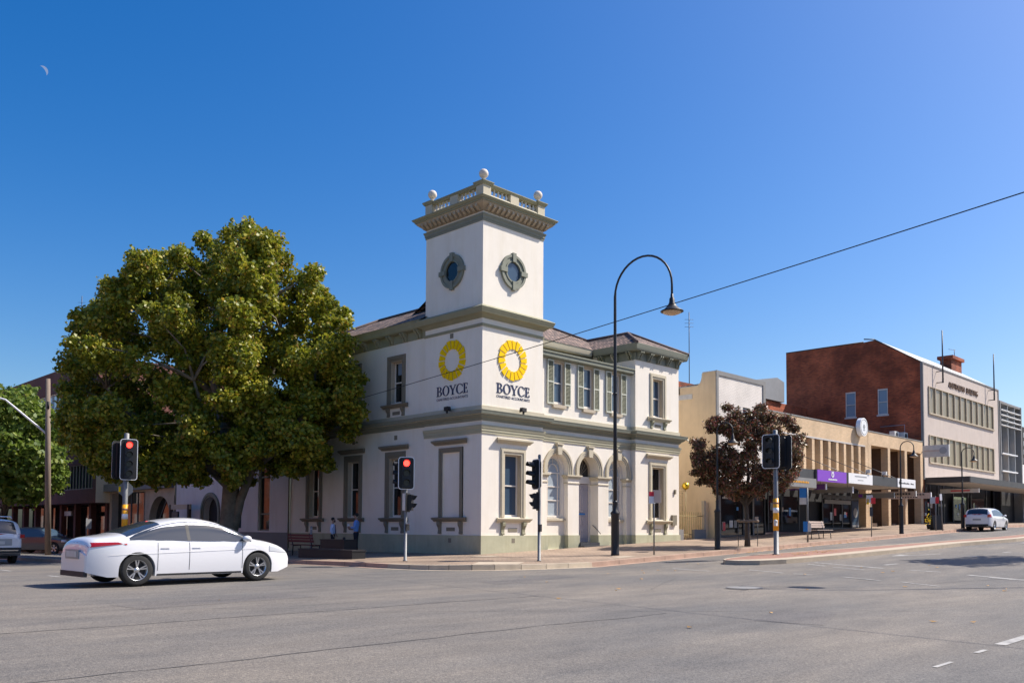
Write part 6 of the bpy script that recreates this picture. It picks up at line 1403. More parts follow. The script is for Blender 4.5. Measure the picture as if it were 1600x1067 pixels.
# dark parked cars at the left
def dark_car(x, y, rz, lab):
    t = thing('parked_car', lab, 'car', (x, y, road_z(x, y)), rz, 'dark cars parked up the left street', world=False)
    D = Car([(-2.25, .85), (-2.2, 1.05), (-2.0, 1.32), (-1.7, 1.52), (-1.2, 1.60), (-.2, 1.61), (.3, 1.55), (.75, 1.30), (1.05, 1.08), (1.4, 1.02), (1.9, .94), (2.15, .80), (2.25, .60)], 1.8, .25, 1.0, (-1.32, 1.35), .34, 1.61, .2, .6, .15, 'cardark')
    D.body(t); D.side_patch(t, 'side_window', 'bglass', lambda x: 1.02, lambda x: max(1.021, min(1.48, D.top(x)-.11)), -1.8, .85, 24); D.top_patch(t, 'windscreen', 'bglass', .38, 1.0, .85, .92); D.top_patch(t, 'rear_window', 'carglass', -2.15, -1.80, .82, .78)
    D.side_patch(t, 'head_lamp', 'headl', lambda x: .72, lambda x: .86, 1.85, 2.2, 6, .01); D.wheels(t, 5); D.mirrors(t, .85, 1.05)
    MB().box(2.25, 2.30, -.5, .5, .45, .75).build('grille', 'plastic', t); MB().box(2.30, 2.31, -.25, .25, .42, .53).build('number_plate', 'offwhite', t)
    return t
dark_car(-6.9, 39.5, rad(-60), 'dark blue car parked nose-out behind the timber power pole')
dark_car(-5.6, 33.6, rad(-52), 'dark blue car parked between the power pole and the white sedan')
# ================================================================== people
def skinned(name, chain, mt, parent, loc, sub=1, smooth=True):
    """chain: list of (parent index or None, (x,y,z), radius)"""
    me = bpy.data.meshes.new(name); me.from_pydata([c[1] for c in chain], [(c[0], i) for i, c in enumerate(chain) if c[0] is not None], [])
    o = bpy.data.objects.new(name, me); COL.objects.link(o)
    sk = o.modifiers.new('s', 'SKIN'); sk.use_smooth_shade = True
    for i, c in enumerate(chain):
        r_ = c[2] if isinstance(c[2], tuple) else (c[2], c[2]); me.skin_vertices[0].data[i].radius = r_
        me.skin_vertices[0].data[i].use_root = (c[0] is None)
    su = o.modifiers.new('u', 'SUBSURF'); su.levels = su.render_levels = 2
    bpy.context.view_layer.update(); dg = bpy.context.evaluated_depsgraph_get(); m2 = bpy.data.meshes.new_from_object(o.evaluated_get(dg))
    o.modifiers.clear(); o.data = m2; m2.materials.clear(); m2.materials.append(M[mt]); o.parent = parent
    for p in m2.polygons: p.use_smooth = True
    return o
def person(x, y, rz, H, lab, shirt, pose):
    k = H/1.78; V = lambda a, b, c: (a*k, b*k, c*k)
    z0 = path_z(x, y)
    t = thing('person', lab, 'person', (x, y, z0), rz, None, world=False)
    # faces +x; +y is the person's left
    hip, chest, neck = .95, 1.32, 1.50
    if pose == 'cup':   # forearms raised in front
        lh = [(-.02, .21, 1.40), (.02, .25, 1.14), (.24, .14, 1.16)]; rh = [(-.02, -.21, 1.40), (-.02, -.25, 1.13), (.22, -.16, 1.12)]
    else:
        lh = [(-.02, .22, 1.38), (-.05, .28, 1.12), (.10, .24, .95)]; rh = [(-.02, -.22, 1.38), (-.06, -.29, 1.12), (.05, -.26, .92)]
    body = [(None, V(0, 0, hip), .07*k), (0, V(0, 0, 1.15), .08*k), (1, V(-.02, 0, chest), .09*k), (2, V(-.01, 0, neck), .055*k), (3, V(.01, 0, 1.57), .055*k), (4, V(.02, 0, 1.66), (.078*k, .088*k)), (5, V(.015, 0, 1.74), .07*k)]
    n = len(body)
    for sy, arm in ((1, lh), (-1, rh)):
        i0 = len(body); body.append((2, V(*arm[0]), .055*k)); body.append((i0, V(*arm[1]), .042*k)); body.append((i0+1, V(*arm[2]), .028*k))
        hx, hy, hz = arm[2]; ex, ey, ez = arm[1]; d = Vector((hx-ex, hy-ey, hz-ez)).normalized()
        pc = Vector((hx, hy, hz))+d*.07; body.append((i0+2, V(*pc), (.018*k, .036*k))); pi = len(body)-1
        for q, ln in ((-.03, .07), (-.01, .085), (.01, .08), (.03, .065)):
            b_ = pc+d*.02+Vector((0, 0, q)); body.append((pi, V(*b_), .009*k)); e_ = b_+d*ln*.55; body.append((len(body)-1, V(*e_), .009*k)); e2 = e_+d*ln*.35+Vector((0, -sy*ln*.3, 0)); body.append((len(body)-1, V(*e2), .008*k))
        b_ = pc-d*.03+Vector((0, 0, .035)); body.append((pi, V(*b_), .010*k)); body.append((len(body)-1, V(*(b_+d*.04+Vector((0, -sy*.01, .02)))), .009*k))
        i1 = len(body); body.append((0, V(0, sy*.09, .88), .055*k)); body.append((i1, V(.01, sy*.11, .50), .055*k)); body.append((i1+1, V(-.02, sy*.12, .09), .038*k)); body.append((i1+2, V(.12, sy*.13, .04), (.042*k, .025*k)))
    skinned('body', body, 'skin', t, None)
    sh = [(None, V(0, 0, .93), (.17*k, .12*k)), (0, V(.01, 0, 1.15), (.165*k, .125*k)), (1, V(-.01, 0, chest), (.185*k, .13*k)), (2, V(-.01, 0, 1.45), .09*k), (3, V(0, 0, 1.50), .062*k)]
    for sy, arm in ((1, lh), (-1, rh)):
        i0 = len(sh); sh.append((2, V(arm[0][0], arm[0][1]*.92, arm[0][2]), .078*k)); sh.append((i0, V(*arm[1]), .060*k)); e = [arm[1][j]+(arm[2][j]-arm[1][j])*.85 for j in range(3)]; sh.append((i0+1, V(*e), .042*k))
    skinned('shirt', sh, shirt, t, None)
    tr = [(None, V(0, 0, 1.0), (.155*k, .112*k)), (0, V(0, 0, .90), (.155*k, .12*k))]
    for sy in (1, -1):
        i0 = len(tr); tr.append((1, V(0, sy*.095, .80), .095*k)); tr.append((i0, V(.01, sy*.11, .48), .072*k)); tr.append((i0+1, V(-.015, sy*.12, .10), .058*k))
    skinned('trousers', tr, 'trouser', t, None)
    for sy in (1, -1): MB().sphere(V(.06, sy*.125, .045), .13*k, 12, 8, .36).build('shoe', 'shoe', t).scale = (1, 1, 1)
    MB().sphere(V(-.012, 0, 1.715), .094*k, 14, 10, .95).build('hair', 'hair', t)
    MB().sphere(V(.105, 0, 1.645), .018*k, 8, 6, 1.3).build('nose', 'skin', t)
    for sy in (1, -1): MB().sphere(V(.10, sy*.032, 1.672), .010*k, 6, 5).build('eye', 'hair', t); MB().sphere(V(.02, sy*.086, 1.655), .022*k, 6, 6, 1.3).build('ear', 'skin', t)
    MB().sphere(V(.096, 0, 1.612), .020*k, 8, 5, .25).build('mouth', 'red' if False else 'skin', t)
    if pose == 'cup': c_ = thing('paper_cup', 'white cup held by the man in the blue shirt', 'cup', (0, 0, 0), world=False); return t, c_
    MB().sphere(V(.075, 0, 1.60), .055*k, 8, 6, 1.0).build('beard', 'hair', t)
    MB().tube([V(.105, 0, 1.44), V(.13, 0, 1.2), V(.14, 0, 1.0)], .018*k, 4).build('tie', 'navy', t)
    return t, None
pA, _ = person(-1.6, 7.85, rad(-42), 1.57, 'man in pale blue shirt and dark trousers facing the taller man', 'shirt1', 'stand')
pB, cup = person(-1.6, 6.1, rad(120), 1.73, 'taller man in blue shirt holding a white cup beside the wall', 'shirt2', 'cup')
MB().lathe([(.030, 0), (.038, .11), (.034, .11)], (0, 0, 0), 12).build('cup_wall', 'white', cup)
pB.rotation_euler.z = rad(132)
a_ = pB.rotation_euler.z; q = Vector((.33*math.cos(a_)-(.05)*math.sin(a_), .33*math.sin(a_)+(.05)*math.cos(a_), 1.16)); cup.location = Vector(pB.location)+q
# ================================================================== trees
BL_MAIN = [(-1.90,15.60,6.74,0.74), (-5.06,14.61,12.75,0.64), (-8.09,13.52,3.93,0.71), (-2.81,14.39,14.78,0.42), (-2.49,13.06,13.52,0.80), (-1.80,14.23,12.09,0.54), (-4.33,15.73,12.19,0.61), (-6.85,20.05,6.47,0.79), (-5.66,17.58,11.74,0.63), (-8.21,19.94,6.43,0.74), (-2.64,14.50,4.24,0.56), (-5.17,16.58,13.23,0.66), (-3.89,17.50,11.12,0.44), (-4.43,10.59,5.53,0.46), (-8.93,16.07,4.87,0.54), (-6.47,10.70,6.05,0.61), (-5.93,7.99,8.44,0.56), (-8.25,13.46,5.50,0.77), (-1.18,11.88,6.06,0.70), (-1.99,6.49,7.05,0.65), (-5.34,11.55,12.05,0.69), (-3.12,7.92,7.10,0.74), (-4.75,9.63,6.02,0.75), (-1.19,10.24,4.73,0.70), (-3.18,8.78,7.97,0.69), (-2.51,14.41,6.14,0.67), (-4.53,16.46,7.79,0.51), (-4.74,10.36,14.48,0.40), (-8.09,12.78,12.56,0.50), (-4.80,15.22,11.16,0.66), (-8.12,14.92,4.15,0.42), (-6.26,18.60,11.06,0.47), (-4.50,11.81,3.53,0.35), (-2.06,16.28,9.25,0.80), (-6.30,7.86,10.02,0.78), (-4.22,10.95,4.32,0.57), (-8.53,14.76,11.53,0.58), (-4.51,11.71,12.13,0.81), (-6.39,13.42,11.35,0.81), (-6.57,17.45,9.94,0.47), (-4.53,16.62,12.62,0.73), (-7.89,14.19,3.74,0.45), (-3.10,13.93,10.00,0.68), (-3.44,15.83,10.36,0.56), (-4.74,11.53,14.82,0.37), (-1.12,12.34,10.69,0.65), (-4.93,9.74,9.04,0.78), (-7.11,12.20,4.68,0.50), (-3.06,7.51,6.51,0.59), (-2.36,10.02,4.14,0.46), (-6.49,9.03,8.52,0.55), (-5.55,9.69,5.10,0.45), (-3.68,6.89,5.28,0.69), (-6.94,18.98,7.84,0.80), (-3.03,14.03,10.83,0.48), (-8.55,18.16,10.33,0.55), (-5.78,12.00,3.72,0.27), (-3.20,11.22,13.68,0.67), (-2.01,7.35,8.26,0.67), (-4.45,13.19,12.50,0.72), (-5.24,17.28,6.64,0.49), (-4.85,9.44,13.71,0.68), (-7.89,20.33,8.57,0.52), (-1.80,14.19,13.65,0.47), (-2.49,13.13,5.45,0.48), (-6.19,16.05,12.95,0.55), (-3.52,15.99,8.63,0.65), (-5.73,12.46,5.90,0.42), (-1.65,8.40,7.65,0.59), (-7.97,18.85,11.29,0.57), (-8.36,13.09,11.92,0.57), (-0.38,9.49,11.13,0.27), (-2.25,13.74,12.55,0.69), (-10.15,16.02,5.57,0.33), (-2.62,6.73,8.85,0.79), (-8.15,17.39,9.29,0.58), (-8.73,18.63,8.95,0.79), (-5.87,10.56,8.96,0.65), (-6.95,10.80,4.90,0.51), (-3.82,7.83,5.02,0.55), (-5.53,15.17,11.89,0.72), (-4.14,17.16,5.65,0.68), (-1.04,13.86,7.22,0.53), (-8.53,18.47,11.35,0.30), (-5.21,9.91,11.99,0.59), (-1.12,7.91,5.52,0.29), (-1.44,8.12,9.58,0.59), (-0.95,7.44,7.91,0.33), (-8.01,16.58,12.15,0.34), (-2.26,8.63,4.82,0.67), (-9.64,14.30,4.87,0.62), (-2.06,12.29,4.40,0.39), (-6.02,17.22,7.27,0.77), (-1.89,10.47,10.93,0.42), (-7.29,12.32,9.12,0.70), (-1.22,8.15,6.78,0.69), (-1.09,11.85,11.48,0.66), (-5.40,17.61,8.75,0.72), (-6.41,16.70,3.99,0.53), (-2.51,15.13,13.88,0.63), (-5.79,10.65,10.09,0.42), (-7.06,20.34,7.87,0.78), (-2.76,14.46,11.30,0.46), (-2.75,16.27,7.08,0.57), (-7.83,17.14,11.92,0.53), (-3.20,14.90,5.39,0.77), (-4.35,17.88,11.05,0.63), (-6.17,18.00,12.72,0.66), (-6.15,11.42,4.90,0.80), (-4.43,8.73,4.78,0.61), (-3.19,13.73,14.83,0.72), (-1.24,10.91,5.61,0.71), (-7.58,18.02,11.22,0.60), (-4.48,11.68,10.71,0.69), (-8.47,19.07,9.86,0.56), (-1.02,8.70,10.72,0.41), (-4.24,9.09,5.42,0.65), (-5.40,17.43,5.65,0.42), (-7.50,16.43,9.90,0.57), (-5.43,16.05,5.97,0.59), (-4.69,16.93,4.82,0.75), (-1.52,12.12,4.53,0.48), (-8.50,15.10,10.00,0.53), (-2.88,11.69,14.64,0.32), (-5.85,16.02,11.26,0.61), (-3.30,14.93,12.94,0.64), (-10.08,13.70,8.83,0.70), (-6.67,11.47,6.98,0.79), (-5.47,10.83,4.97,0.48), (-5.87,11.88,8.18,0.50), (-7.07,17.23,12.47,0.73), (-6.62,11.78,4.15,0.49), (-10.37,15.73,6.00,0.46), (-4.52,14.52,4.74,0.44), (-8.48,18.79,6.67,0.66), (-10.44,15.09,6.59,0.46), (-3.14,9.46,8.85,0.78), (-5.14,10.81,4.01,0.48), (-4.57,14.66,9.08,0.78), (-1.75,14.77,11.07,0.73), (-0.97,10.67,8.46,0.44), (-7.69,11.26,7.06,0.71), (-7.88,10.27,10.40,0.46), (-6.86,16.39,13.59,0.36), (-1.80,8.04,8.97,0.46), (-8.03,20.40,9.33,0.45), (-4.12,14.03,10.34,0.53), (-8.93,14.11,8.67,0.79), (-2.69,13.68,4.19,0.55), (-3.85,15.21,14.55,0.44), (-4.81,15.13,10.32,0.79), (-6.96,10.18,5.63,0.66), (-9.59,12.42,6.30,0.71), (-4.06,9.66,13.71,0.48), (-3.62,9.84,13.64,0.35), (-2.31,15.90,8.13,0.62), (-7.25,13.76,4.46,0.47), (-1.08,10.22,7.39,0.59), (-3.27,11.64,11.35,0.71), (-8.39,14.27,4.99,0.68), (-5.70,8.09,11.56,0.53), (-3.37,11.90,8.32,0.72), (-6.10,12.59,9.79,0.74), (-2.91,13.97,6.85,0.76), (-1.90,7.86,6.72,0.51), (-1.31,12.22,7.14,0.76), (-4.28,17.89,7.84,0.68), (-6.18,9.92,4.74,0.57), (-2.47,15.19,6.45,0.61), (-5.28,14.30,4.08,0.47), (-7.67,19.19,10.70,0.60), (-8.90,13.64,11.21,0.65), (-4.23,14.13,13.18,0.69), (-1.10,10.05,5.88,0.54), (-1.04,8.64,7.54,0.44), (-6.90,10.51,9.30,0.48), (-6.94,14.03,3.66,0.26), (-1.95,8.73,11.23,0.64), (-3.65,16.41,12.01,0.62), (-6.88,12.55,9.81,0.47), (-1.02,9.75,11.86,0.28), (-3.22,14.44,14.04,0.60), (-3.31,9.09,4.11,0.43), (-5.27,14.64,13.81,0.47), (-0.01,11.12,11.44,0.73), (-3.99,8.21,6.10,0.60), (-6.83,17.85,8.08,0.59), (-2.95,12.78,12.86,0.62), (-5.04,19.07,8.54,0.48), (-6.11,17.60,5.10,0.76), (-8.08,15.11,10.73,0.80), (-4.95,17.48,12.37,0.67), (-1.93,14.30,8.74,0.53), (-4.51,11.59,6.62,0.71), (-2.37,11.32,11.37,0.61), (-1.18,10.59,12.03,0.64), (-4.20,10.54,11.33,0.53), (-4.83,10.75,7.23,0.47), (-3.15,15.56,14.03,0.46), (-6.71,12.80,4.05,0.45), (-4.23,15.86,9.96,0.48), (-1.28,13.76,10.21,0.63), (-4.68,9.44,10.82,0.69), (-2.40,15.01,8.28,0.44), (-6.97,18.72,9.86,0.63), (-3.31,17.50,8.52,0.70), (-1.95,14.14,8.01,0.77), (-5.63,19.01,10.46,0.78), (-5.49,10.98,11.26,0.45), (-3.03,16.99,10.74,0.54), (-2.64,14.36,9.47,0.69), (-7.16,14.34,12.44,0.55), (-9.08,13.44,4.61,0.61), (-9.93,16.86,8.80,0.49), (-3.48,16.85,6.12,0.47), (-6.80,14.98,13.43,0.51), (-5.19,17.72,13.05,0.58), (-7.51,18.28,6.48,0.72), (-9.12,14.70,4.31,0.46), (-7.28,15.39,11.75,0.66), (-3.34,17.34,7.59,0.61), (-5.76,14.90,13.82,0.37), (-2.25,13.60,11.63,0.59), (-0.93,11.17,12.38,0.67), (-2.34,13.81,10.14,0.64), (-3.94,11.74,4.85,0.81), (-4.60,17.12,10.27,0.57), (-4.27,12.89,14.16,0.80), (-1.74,12.10,8.99,0.66), (-1.26,13.56,11.92,0.47), (-4.27,7.71,5.61,0.57), (-1.88,11.70,13.23,0.69), (-2.24,15.99,6.07,0.66), (-6.91,16.19,12.89,0.64), (-1.16,12.97,7.42,0.59), (-3.30,7.92,8.42,0.79), (-4.73,9.15,7.11,0.82), (-4.16,9.91,14.16,0.27), (-7.79,17.52,4.27,0.35), (-6.79,17.46,6.59,0.78), (-7.13,17.10,9.60,0.45), (-1.41,11.48,8.58,0.68), (-4.76,10.54,4.69,0.70), (-9.32,16.42,5.85,0.70), (-8.56,15.39,6.26,0.57), (-4.86,8.55,11.30,0.66), (-6.63,19.81,9.33,0.59), (-4.57,8.81,12.46,0.59), (-7.14,17.53,11.73,0.49), (-9.02,17.61,10.09,0.45), (-6.28,19.13,6.22,0.53), (-7.27,17.51,3.99,0.29), (-4.09,16.67,9.34,0.52), (-7.98,9.75,9.83,0.65), (-8.09,19.24,5.27,0.68), (-3.61,9.44,6.20,0.53), (-4.75,18.44,10.61,0.59), (-3.95,12.42,12.15,0.56), (-8.18,18.18,10.91,0.45), (-1.72,8.77,4.27,0.35), (-3.95,13.75,8.79,0.49), (-4.24,15.44,13.73,0.60), (-3.31,12.73,4.63,0.57), (-6.02,9.53,6.71,0.52), (-4.03,10.14,11.92,0.62), (-9.77,14.02,5.92,0.57), (-6.54,20.47,7.20,0.58), (-5.31,9.82,4.16,0.69), (-2.90,13.21,15.33,0.47), (-1.90,7.14,8.91,0.45), (-1.56,6.95,6.43,0.62), (-9.50,16.29,6.81,0.59), (-6.81,18.67,6.26,0.73), (-6.46,12.67,9.11,0.58), (-9.82,16.81,7.54,0.57), (-8.83,12.77,5.23,0.58), (-1.05,7.36,6.67,0.43), (-5.16,9.84,10.36,0.69), (-8.03,18.21,11.76,0.46), (-5.89,16.83,4.80,0.59), (-9.65,14.36,10.33,0.63), (-2.55,11.40,10.00,0.68), (-4.99,18.54,11.30,0.44), (-1.26,11.95,9.56,0.72), (-3.37,9.25,5.19,0.54), (-1.06,13.83,12.75,0.60), (-1.10,10.56,9.60,0.62), (-1.28,9.84,8.24,0.73), (-4.31,15.14,4.37,0.72), (-3.09,10.37,6.48,0.50), (-6.01,9.57,7.79,0.42), (-1.32,14.81,9.18,0.70), (-1.70,15.74,11.13,0.58), (-1.13,11.10,7.71,0.56), (-0.85,7.88,5.95,0.27), (-9.41,16.26,8.49,0.56), (-6.80,12.36,3.58,0.55), (-6.96,17.63,4.83,0.56), (-1.07,8.05,7.66,0.50), (-2.99,11.67,9.26,0.74), (-9.46,15.01,5.39,0.50), (-3.23,7.52,4.56,0.55), (-1.98,15.14,10.27,0.72), (-4.34,10.77,12.49,0.77), (-1.91,11.86,5.13,0.63), (-4.37,16.31,13.34,0.74), (-4.78,11.26,3.94,0.50), (-2.27,12.97,7.73,0.79), (-2.86,8.18,4.92,0.43), (-8.38,13.83,11.72,0.43), (-3.11,16.29,12.66,0.78), (-6.47,13.30,5.12,0.57), (-1.52,11.88,12.27,0.45), (-8.42,11.08,10.02,0.44), (-5.71,13.12,5.76,0.45), (-3.05,10.13,9.21,0.52), (-5.89,14.13,13.64,0.34), (-8.84,11.27,8.00,0.51), (-1.87,13.72,5.29,0.79), (-3.10,13.41,8.71,0.44), (-1.08,11.68,4.57,0.59), (-1.20,10.95,13.12,0.49), (-2.95,16.22,9.89,0.54), (-5.09,15.32,6.82,0.56), (-1.42,7.79,8.14,0.61), (-7.73,12.90,3.93,0.54), (-1.36,12.55,5.28,0.50), (-6.44,15.26,6.11,0.81), (-1.13,11.66,5.38,0.55), (-6.80,14.37,5.95,0.68), (-8.33,20.29,8.04,0.44), (-8.30,19.45,7.81,0.69), (-4.57,18.17,6.63,0.44), (-5.53,9.99,7.56,0.49), (-5.13,16.78,11.34,0.71), (-6.33,19.12,8.40,0.70), (-3.27,16.95,10.07,0.50), (-2.46,11.30,13.67,0.45), (-6.83,12.34,13.08,0.32), (-1.17,9.63,6.43,0.67), (-8.74,14.98,6.70,0.59), (-2.22,9.13,12.41,0.55), (-6.93,11.27,8.30,0.53), (-1.21,9.77,10.08,0.68), (-4.68,14.28,14.66,0.41), (-9.15,18.62,5.42,0.26), (-4.35,10.20,8.01,0.65), (-5.41,19.77,7.61,0.77), (-4.02,18.22,8.48,0.64), (-5.86,17.16,4.09,0.53), (-5.30,12.43,4.99,0.61), (-2.67,14.86,7.59,0.58), (-5.88,15.93,13.73,0.56), (-1.25,9.72,9.18,0.68), (-7.14,16.94,4.69,0.72), (-6.11,8.74,12.30,0.43), (-1.74,8.30,10.33,0.66), (-1.08,8.72,8.79,0.48), (-4.88,9.71,12.90,0.82), (-5.76,9.41,8.78,0.64)]
BL_LEFT = [(-6.63,37.12,6.33,1.09), (-3.87,39.82,6.51,1.38), (-7.71,38.51,9.64,0.80), (-7.14,36.48,5.50,1.00), (-5.74,43.27,7.34,1.34), (-7.43,37.96,5.75,1.17), (-6.25,36.67,8.54,1.30), (-6.29,38.26,3.23,0.63), (-6.78,39.82,8.15,1.18), (-7.82,39.23,3.66,0.85), (-4.12,41.56,4.88,1.02), (-6.96,42.42,4.79,0.93), (-7.11,43.03,9.23,0.86), (-4.03,38.46,7.77,0.91), (-7.80,38.87,8.36,1.37), (-6.12,35.67,5.05,0.96), (-5.73,43.55,8.49,1.25), (-4.03,41.52,7.62,1.40), (-6.95,36.20,6.66,1.16), (-4.51,40.02,4.87,1.14), (-3.10,39.32,4.71,0.65), (-4.12,36.23,5.36,0.75), (-7.54,37.79,9.27,0.96), (-6.77,43.18,3.89,0.95), (-6.00,37.64,3.55,0.96), (-5.19,35.59,6.03,1.29), (-5.67,41.70,7.60,1.25), (-7.54,42.50,5.47,0.59), (-7.52,42.10,7.74,0.80), (-5.85,38.32,9.39,1.21), (-8.13,39.61,5.89,0.71), (-4.93,41.76,5.79,0.91), (-4.67,35.61,7.88,0.76), (-7.21,39.98,3.34,0.56), (-5.22,40.78,8.79,1.25), (-4.30,36.00,4.30,0.73), (-7.70,40.29,4.92,1.00), (-4.11,39.49,9.13,0.78), (-7.22,41.62,6.14,1.08), (-5.86,39.73,6.34,1.03), (-6.93,39.93,4.27,0.97), (-3.34,39.14,7.40,0.57), (-7.14,39.39,3.32,0.60), (-6.09,42.45,5.31,0.95), (-8.11,38.34,6.95,1.07), (-5.14,38.04,3.20,0.78), (-3.71,39.80,4.10,1.07), (-3.94,37.57,7.28,0.69), (-6.80,37.53,5.06,0.94), (-5.81,40.62,4.10,1.38), (-4.91,37.30,8.56,0.91), (-7.37,39.51,6.53,0.90), (-6.66,42.82,8.15,1.21), (-7.53,37.73,4.26,1.18), (-4.21,36.18,6.61,0.56), (-3.44,38.37,4.61,0.68), (-4.96,36.80,4.14,1.22), (-7.05,43.00,6.72,0.96), (-4.89,40.46,10.18,0.82), (-4.43,40.82,4.13,0.99)]
BL_RED = [(11.46,-6.18,3.78,0.31), (11.46,-4.46,6.51,0.35), (12.39,-5.25,3.69,0.28), (11.87,-6.48,4.32,0.26), (10.29,-4.76,5.72,0.36), (11.22,-5.67,3.07,0.31), (11.07,-5.86,5.27,0.23), (11.18,-5.76,6.38,0.29), (12.10,-4.77,3.23,0.34), (9.92,-3.79,3.49,0.23), (13.10,-6.21,6.12,0.26), (10.39,-4.41,3.30,0.34), (12.34,-6.77,4.78,0.40), (12.52,-5.16,5.57,0.22), (11.00,-5.46,5.67,0.28), (10.72,-3.61,3.43,0.24), (10.62,-5.55,6.17,0.39), (10.09,-3.36,5.11,0.21), (11.94,-4.15,5.47,0.39), (10.68,-4.19,4.74,0.23), (13.42,-6.40,4.97,0.25), (10.48,-5.08,4.63,0.37), (9.49,-3.92,4.89,0.32), (13.04,-5.51,4.98,0.28), (13.17,-5.97,3.69,0.31), (9.74,-4.57,3.57,0.42), (9.54,-4.41,4.08,0.36), (9.70,-3.72,3.81,0.30), (9.92,-4.92,3.93,0.30), (12.32,-4.18,4.01,0.33), (12.34,-4.84,4.95,0.36), (10.23,-4.03,4.71,0.31), (10.55,-5.57,4.82,0.34), (12.98,-5.67,6.02,0.39), (9.88,-5.11,5.78,0.26), (10.85,-4.06,3.10,0.15), (12.37,-5.19,3.01,0.24), (11.01,-5.81,3.26,0.28), (10.96,-6.12,5.55,0.25), (9.42,-4.07,4.39,0.38), (11.78,-6.22,3.46,0.41), (11.70,-6.05,3.14,0.29), (12.06,-6.57,3.71,0.34), (12.78,-4.67,4.60,0.24), (10.55,-5.15,6.49,0.34), (10.02,-4.40,6.18,0.20), (10.84,-6.41,5.14,0.25), (13.28,-6.45,4.52,0.23), (12.21,-6.51,6.24,0.18), (10.98,-5.07,5.19,0.41), (12.05,-6.07,3.93,0.28), (10.29,-5.58,5.58,0.26), (10.71,-4.67,3.76,0.31), (11.15,-4.07,3.45,0.34), (13.17,-5.47,3.98,0.26), (13.25,-6.42,5.97,0.16), (9.59,-4.29,5.80,0.33), (11.71,-4.06,4.72,0.41), (12.54,-5.40,6.17,0.22), (10.02,-3.53,4.31,0.24), (13.53,-6.18,5.40,0.26), (10.97,-5.90,3.61,0.25), (11.31,-4.08,6.10,0.29), (11.99,-4.04,3.91,0.35), (11.74,-4.73,5.66,0.29), (12.26,-3.86,4.77,0.31), (10.06,-4.18,3.55,0.28), (9.93,-4.71,4.28,0.24), (10.45,-5.91,4.69,0.34), (13.37,-5.93,5.18,0.24), (12.79,-5.70,3.89,0.32), (12.24,-5.21,6.09,0.29), (10.05,-4.10,5.88,0.34), (12.23,-4.06,5.64,0.24), (12.18,-5.23,3.97,0.34), (10.57,-4.27,6.00,0.28), (12.07,-4.32,6.40,0.23), (10.47,-4.89,3.18,0.40), (10.04,-4.23,6.11,0.15), (12.80,-5.15,4.00,0.36), (11.31,-6.12,4.95,0.38), (9.91,-5.16,4.42,0.42), (12.54,-6.04,3.21,0.15), (10.92,-4.42,6.78,0.14), (11.56,-6.37,4.70,0.32), (12.73,-4.77,5.94,0.38), (12.94,-4.75,4.03,0.26), (10.87,-5.17,3.25,0.23), (11.75,-6.04,6.38,0.22), (12.51,-5.60,3.34,0.26), (12.73,-6.41,3.77,0.24), (10.04,-4.46,5.89,0.33), (11.48,-6.21,6.00,0.34), (10.03,-5.36,5.77,0.30), (13.33,-6.40,4.20,0.17), (10.34,-4.97,3.71,0.32), (12.74,-6.82,5.26,0.30), (10.40,-5.47,4.17,0.28), (11.27,-6.08,5.59,0.23), (12.95,-6.44,3.90,0.17), (12.49,-5.11,6.52,0.38), (11.68,-4.22,6.03,0.39), (11.71,-6.21,4.91,0.27), (10.36,-3.60,4.00,0.34), (12.06,-5.50,6.74,0.15), (11.13,-5.36,3.25,0.26), (11.71,-4.41,3.70,0.24), (10.36,-5.72,5.22,0.31), (9.63,-4.15,3.91,0.28), (10.91,-3.76,4.39,0.36), (11.10,-3.50,3.89,0.30), (11.49,-4.26,5.63,0.24), (11.66,-4.24,4.08,0.41), (11.58,-4.59,3.00,0.31), (11.81,-6.10,5.52,0.34), (12.25,-4.60,5.74,0.41), (9.67,-3.72,4.42,0.33), (11.75,-4.59,4.50,0.34), (12.03,-4.90,6.32,0.27), (10.32,-3.28,5.20,0.26), (11.34,-3.61,4.50,0.23), (10.70,-4.78,6.21,0.23), (12.22,-4.45,6.17,0.31), (11.12,-4.25,4.91,0.35), (13.10,-5.72,5.26,0.39), (11.50,-5.69,6.71,0.15), (11.09,-6.39,4.05,0.25), (10.59,-3.25,5.24,0.28), (12.51,-6.22,3.50,0.28), (10.82,-3.32,4.54,0.37)]
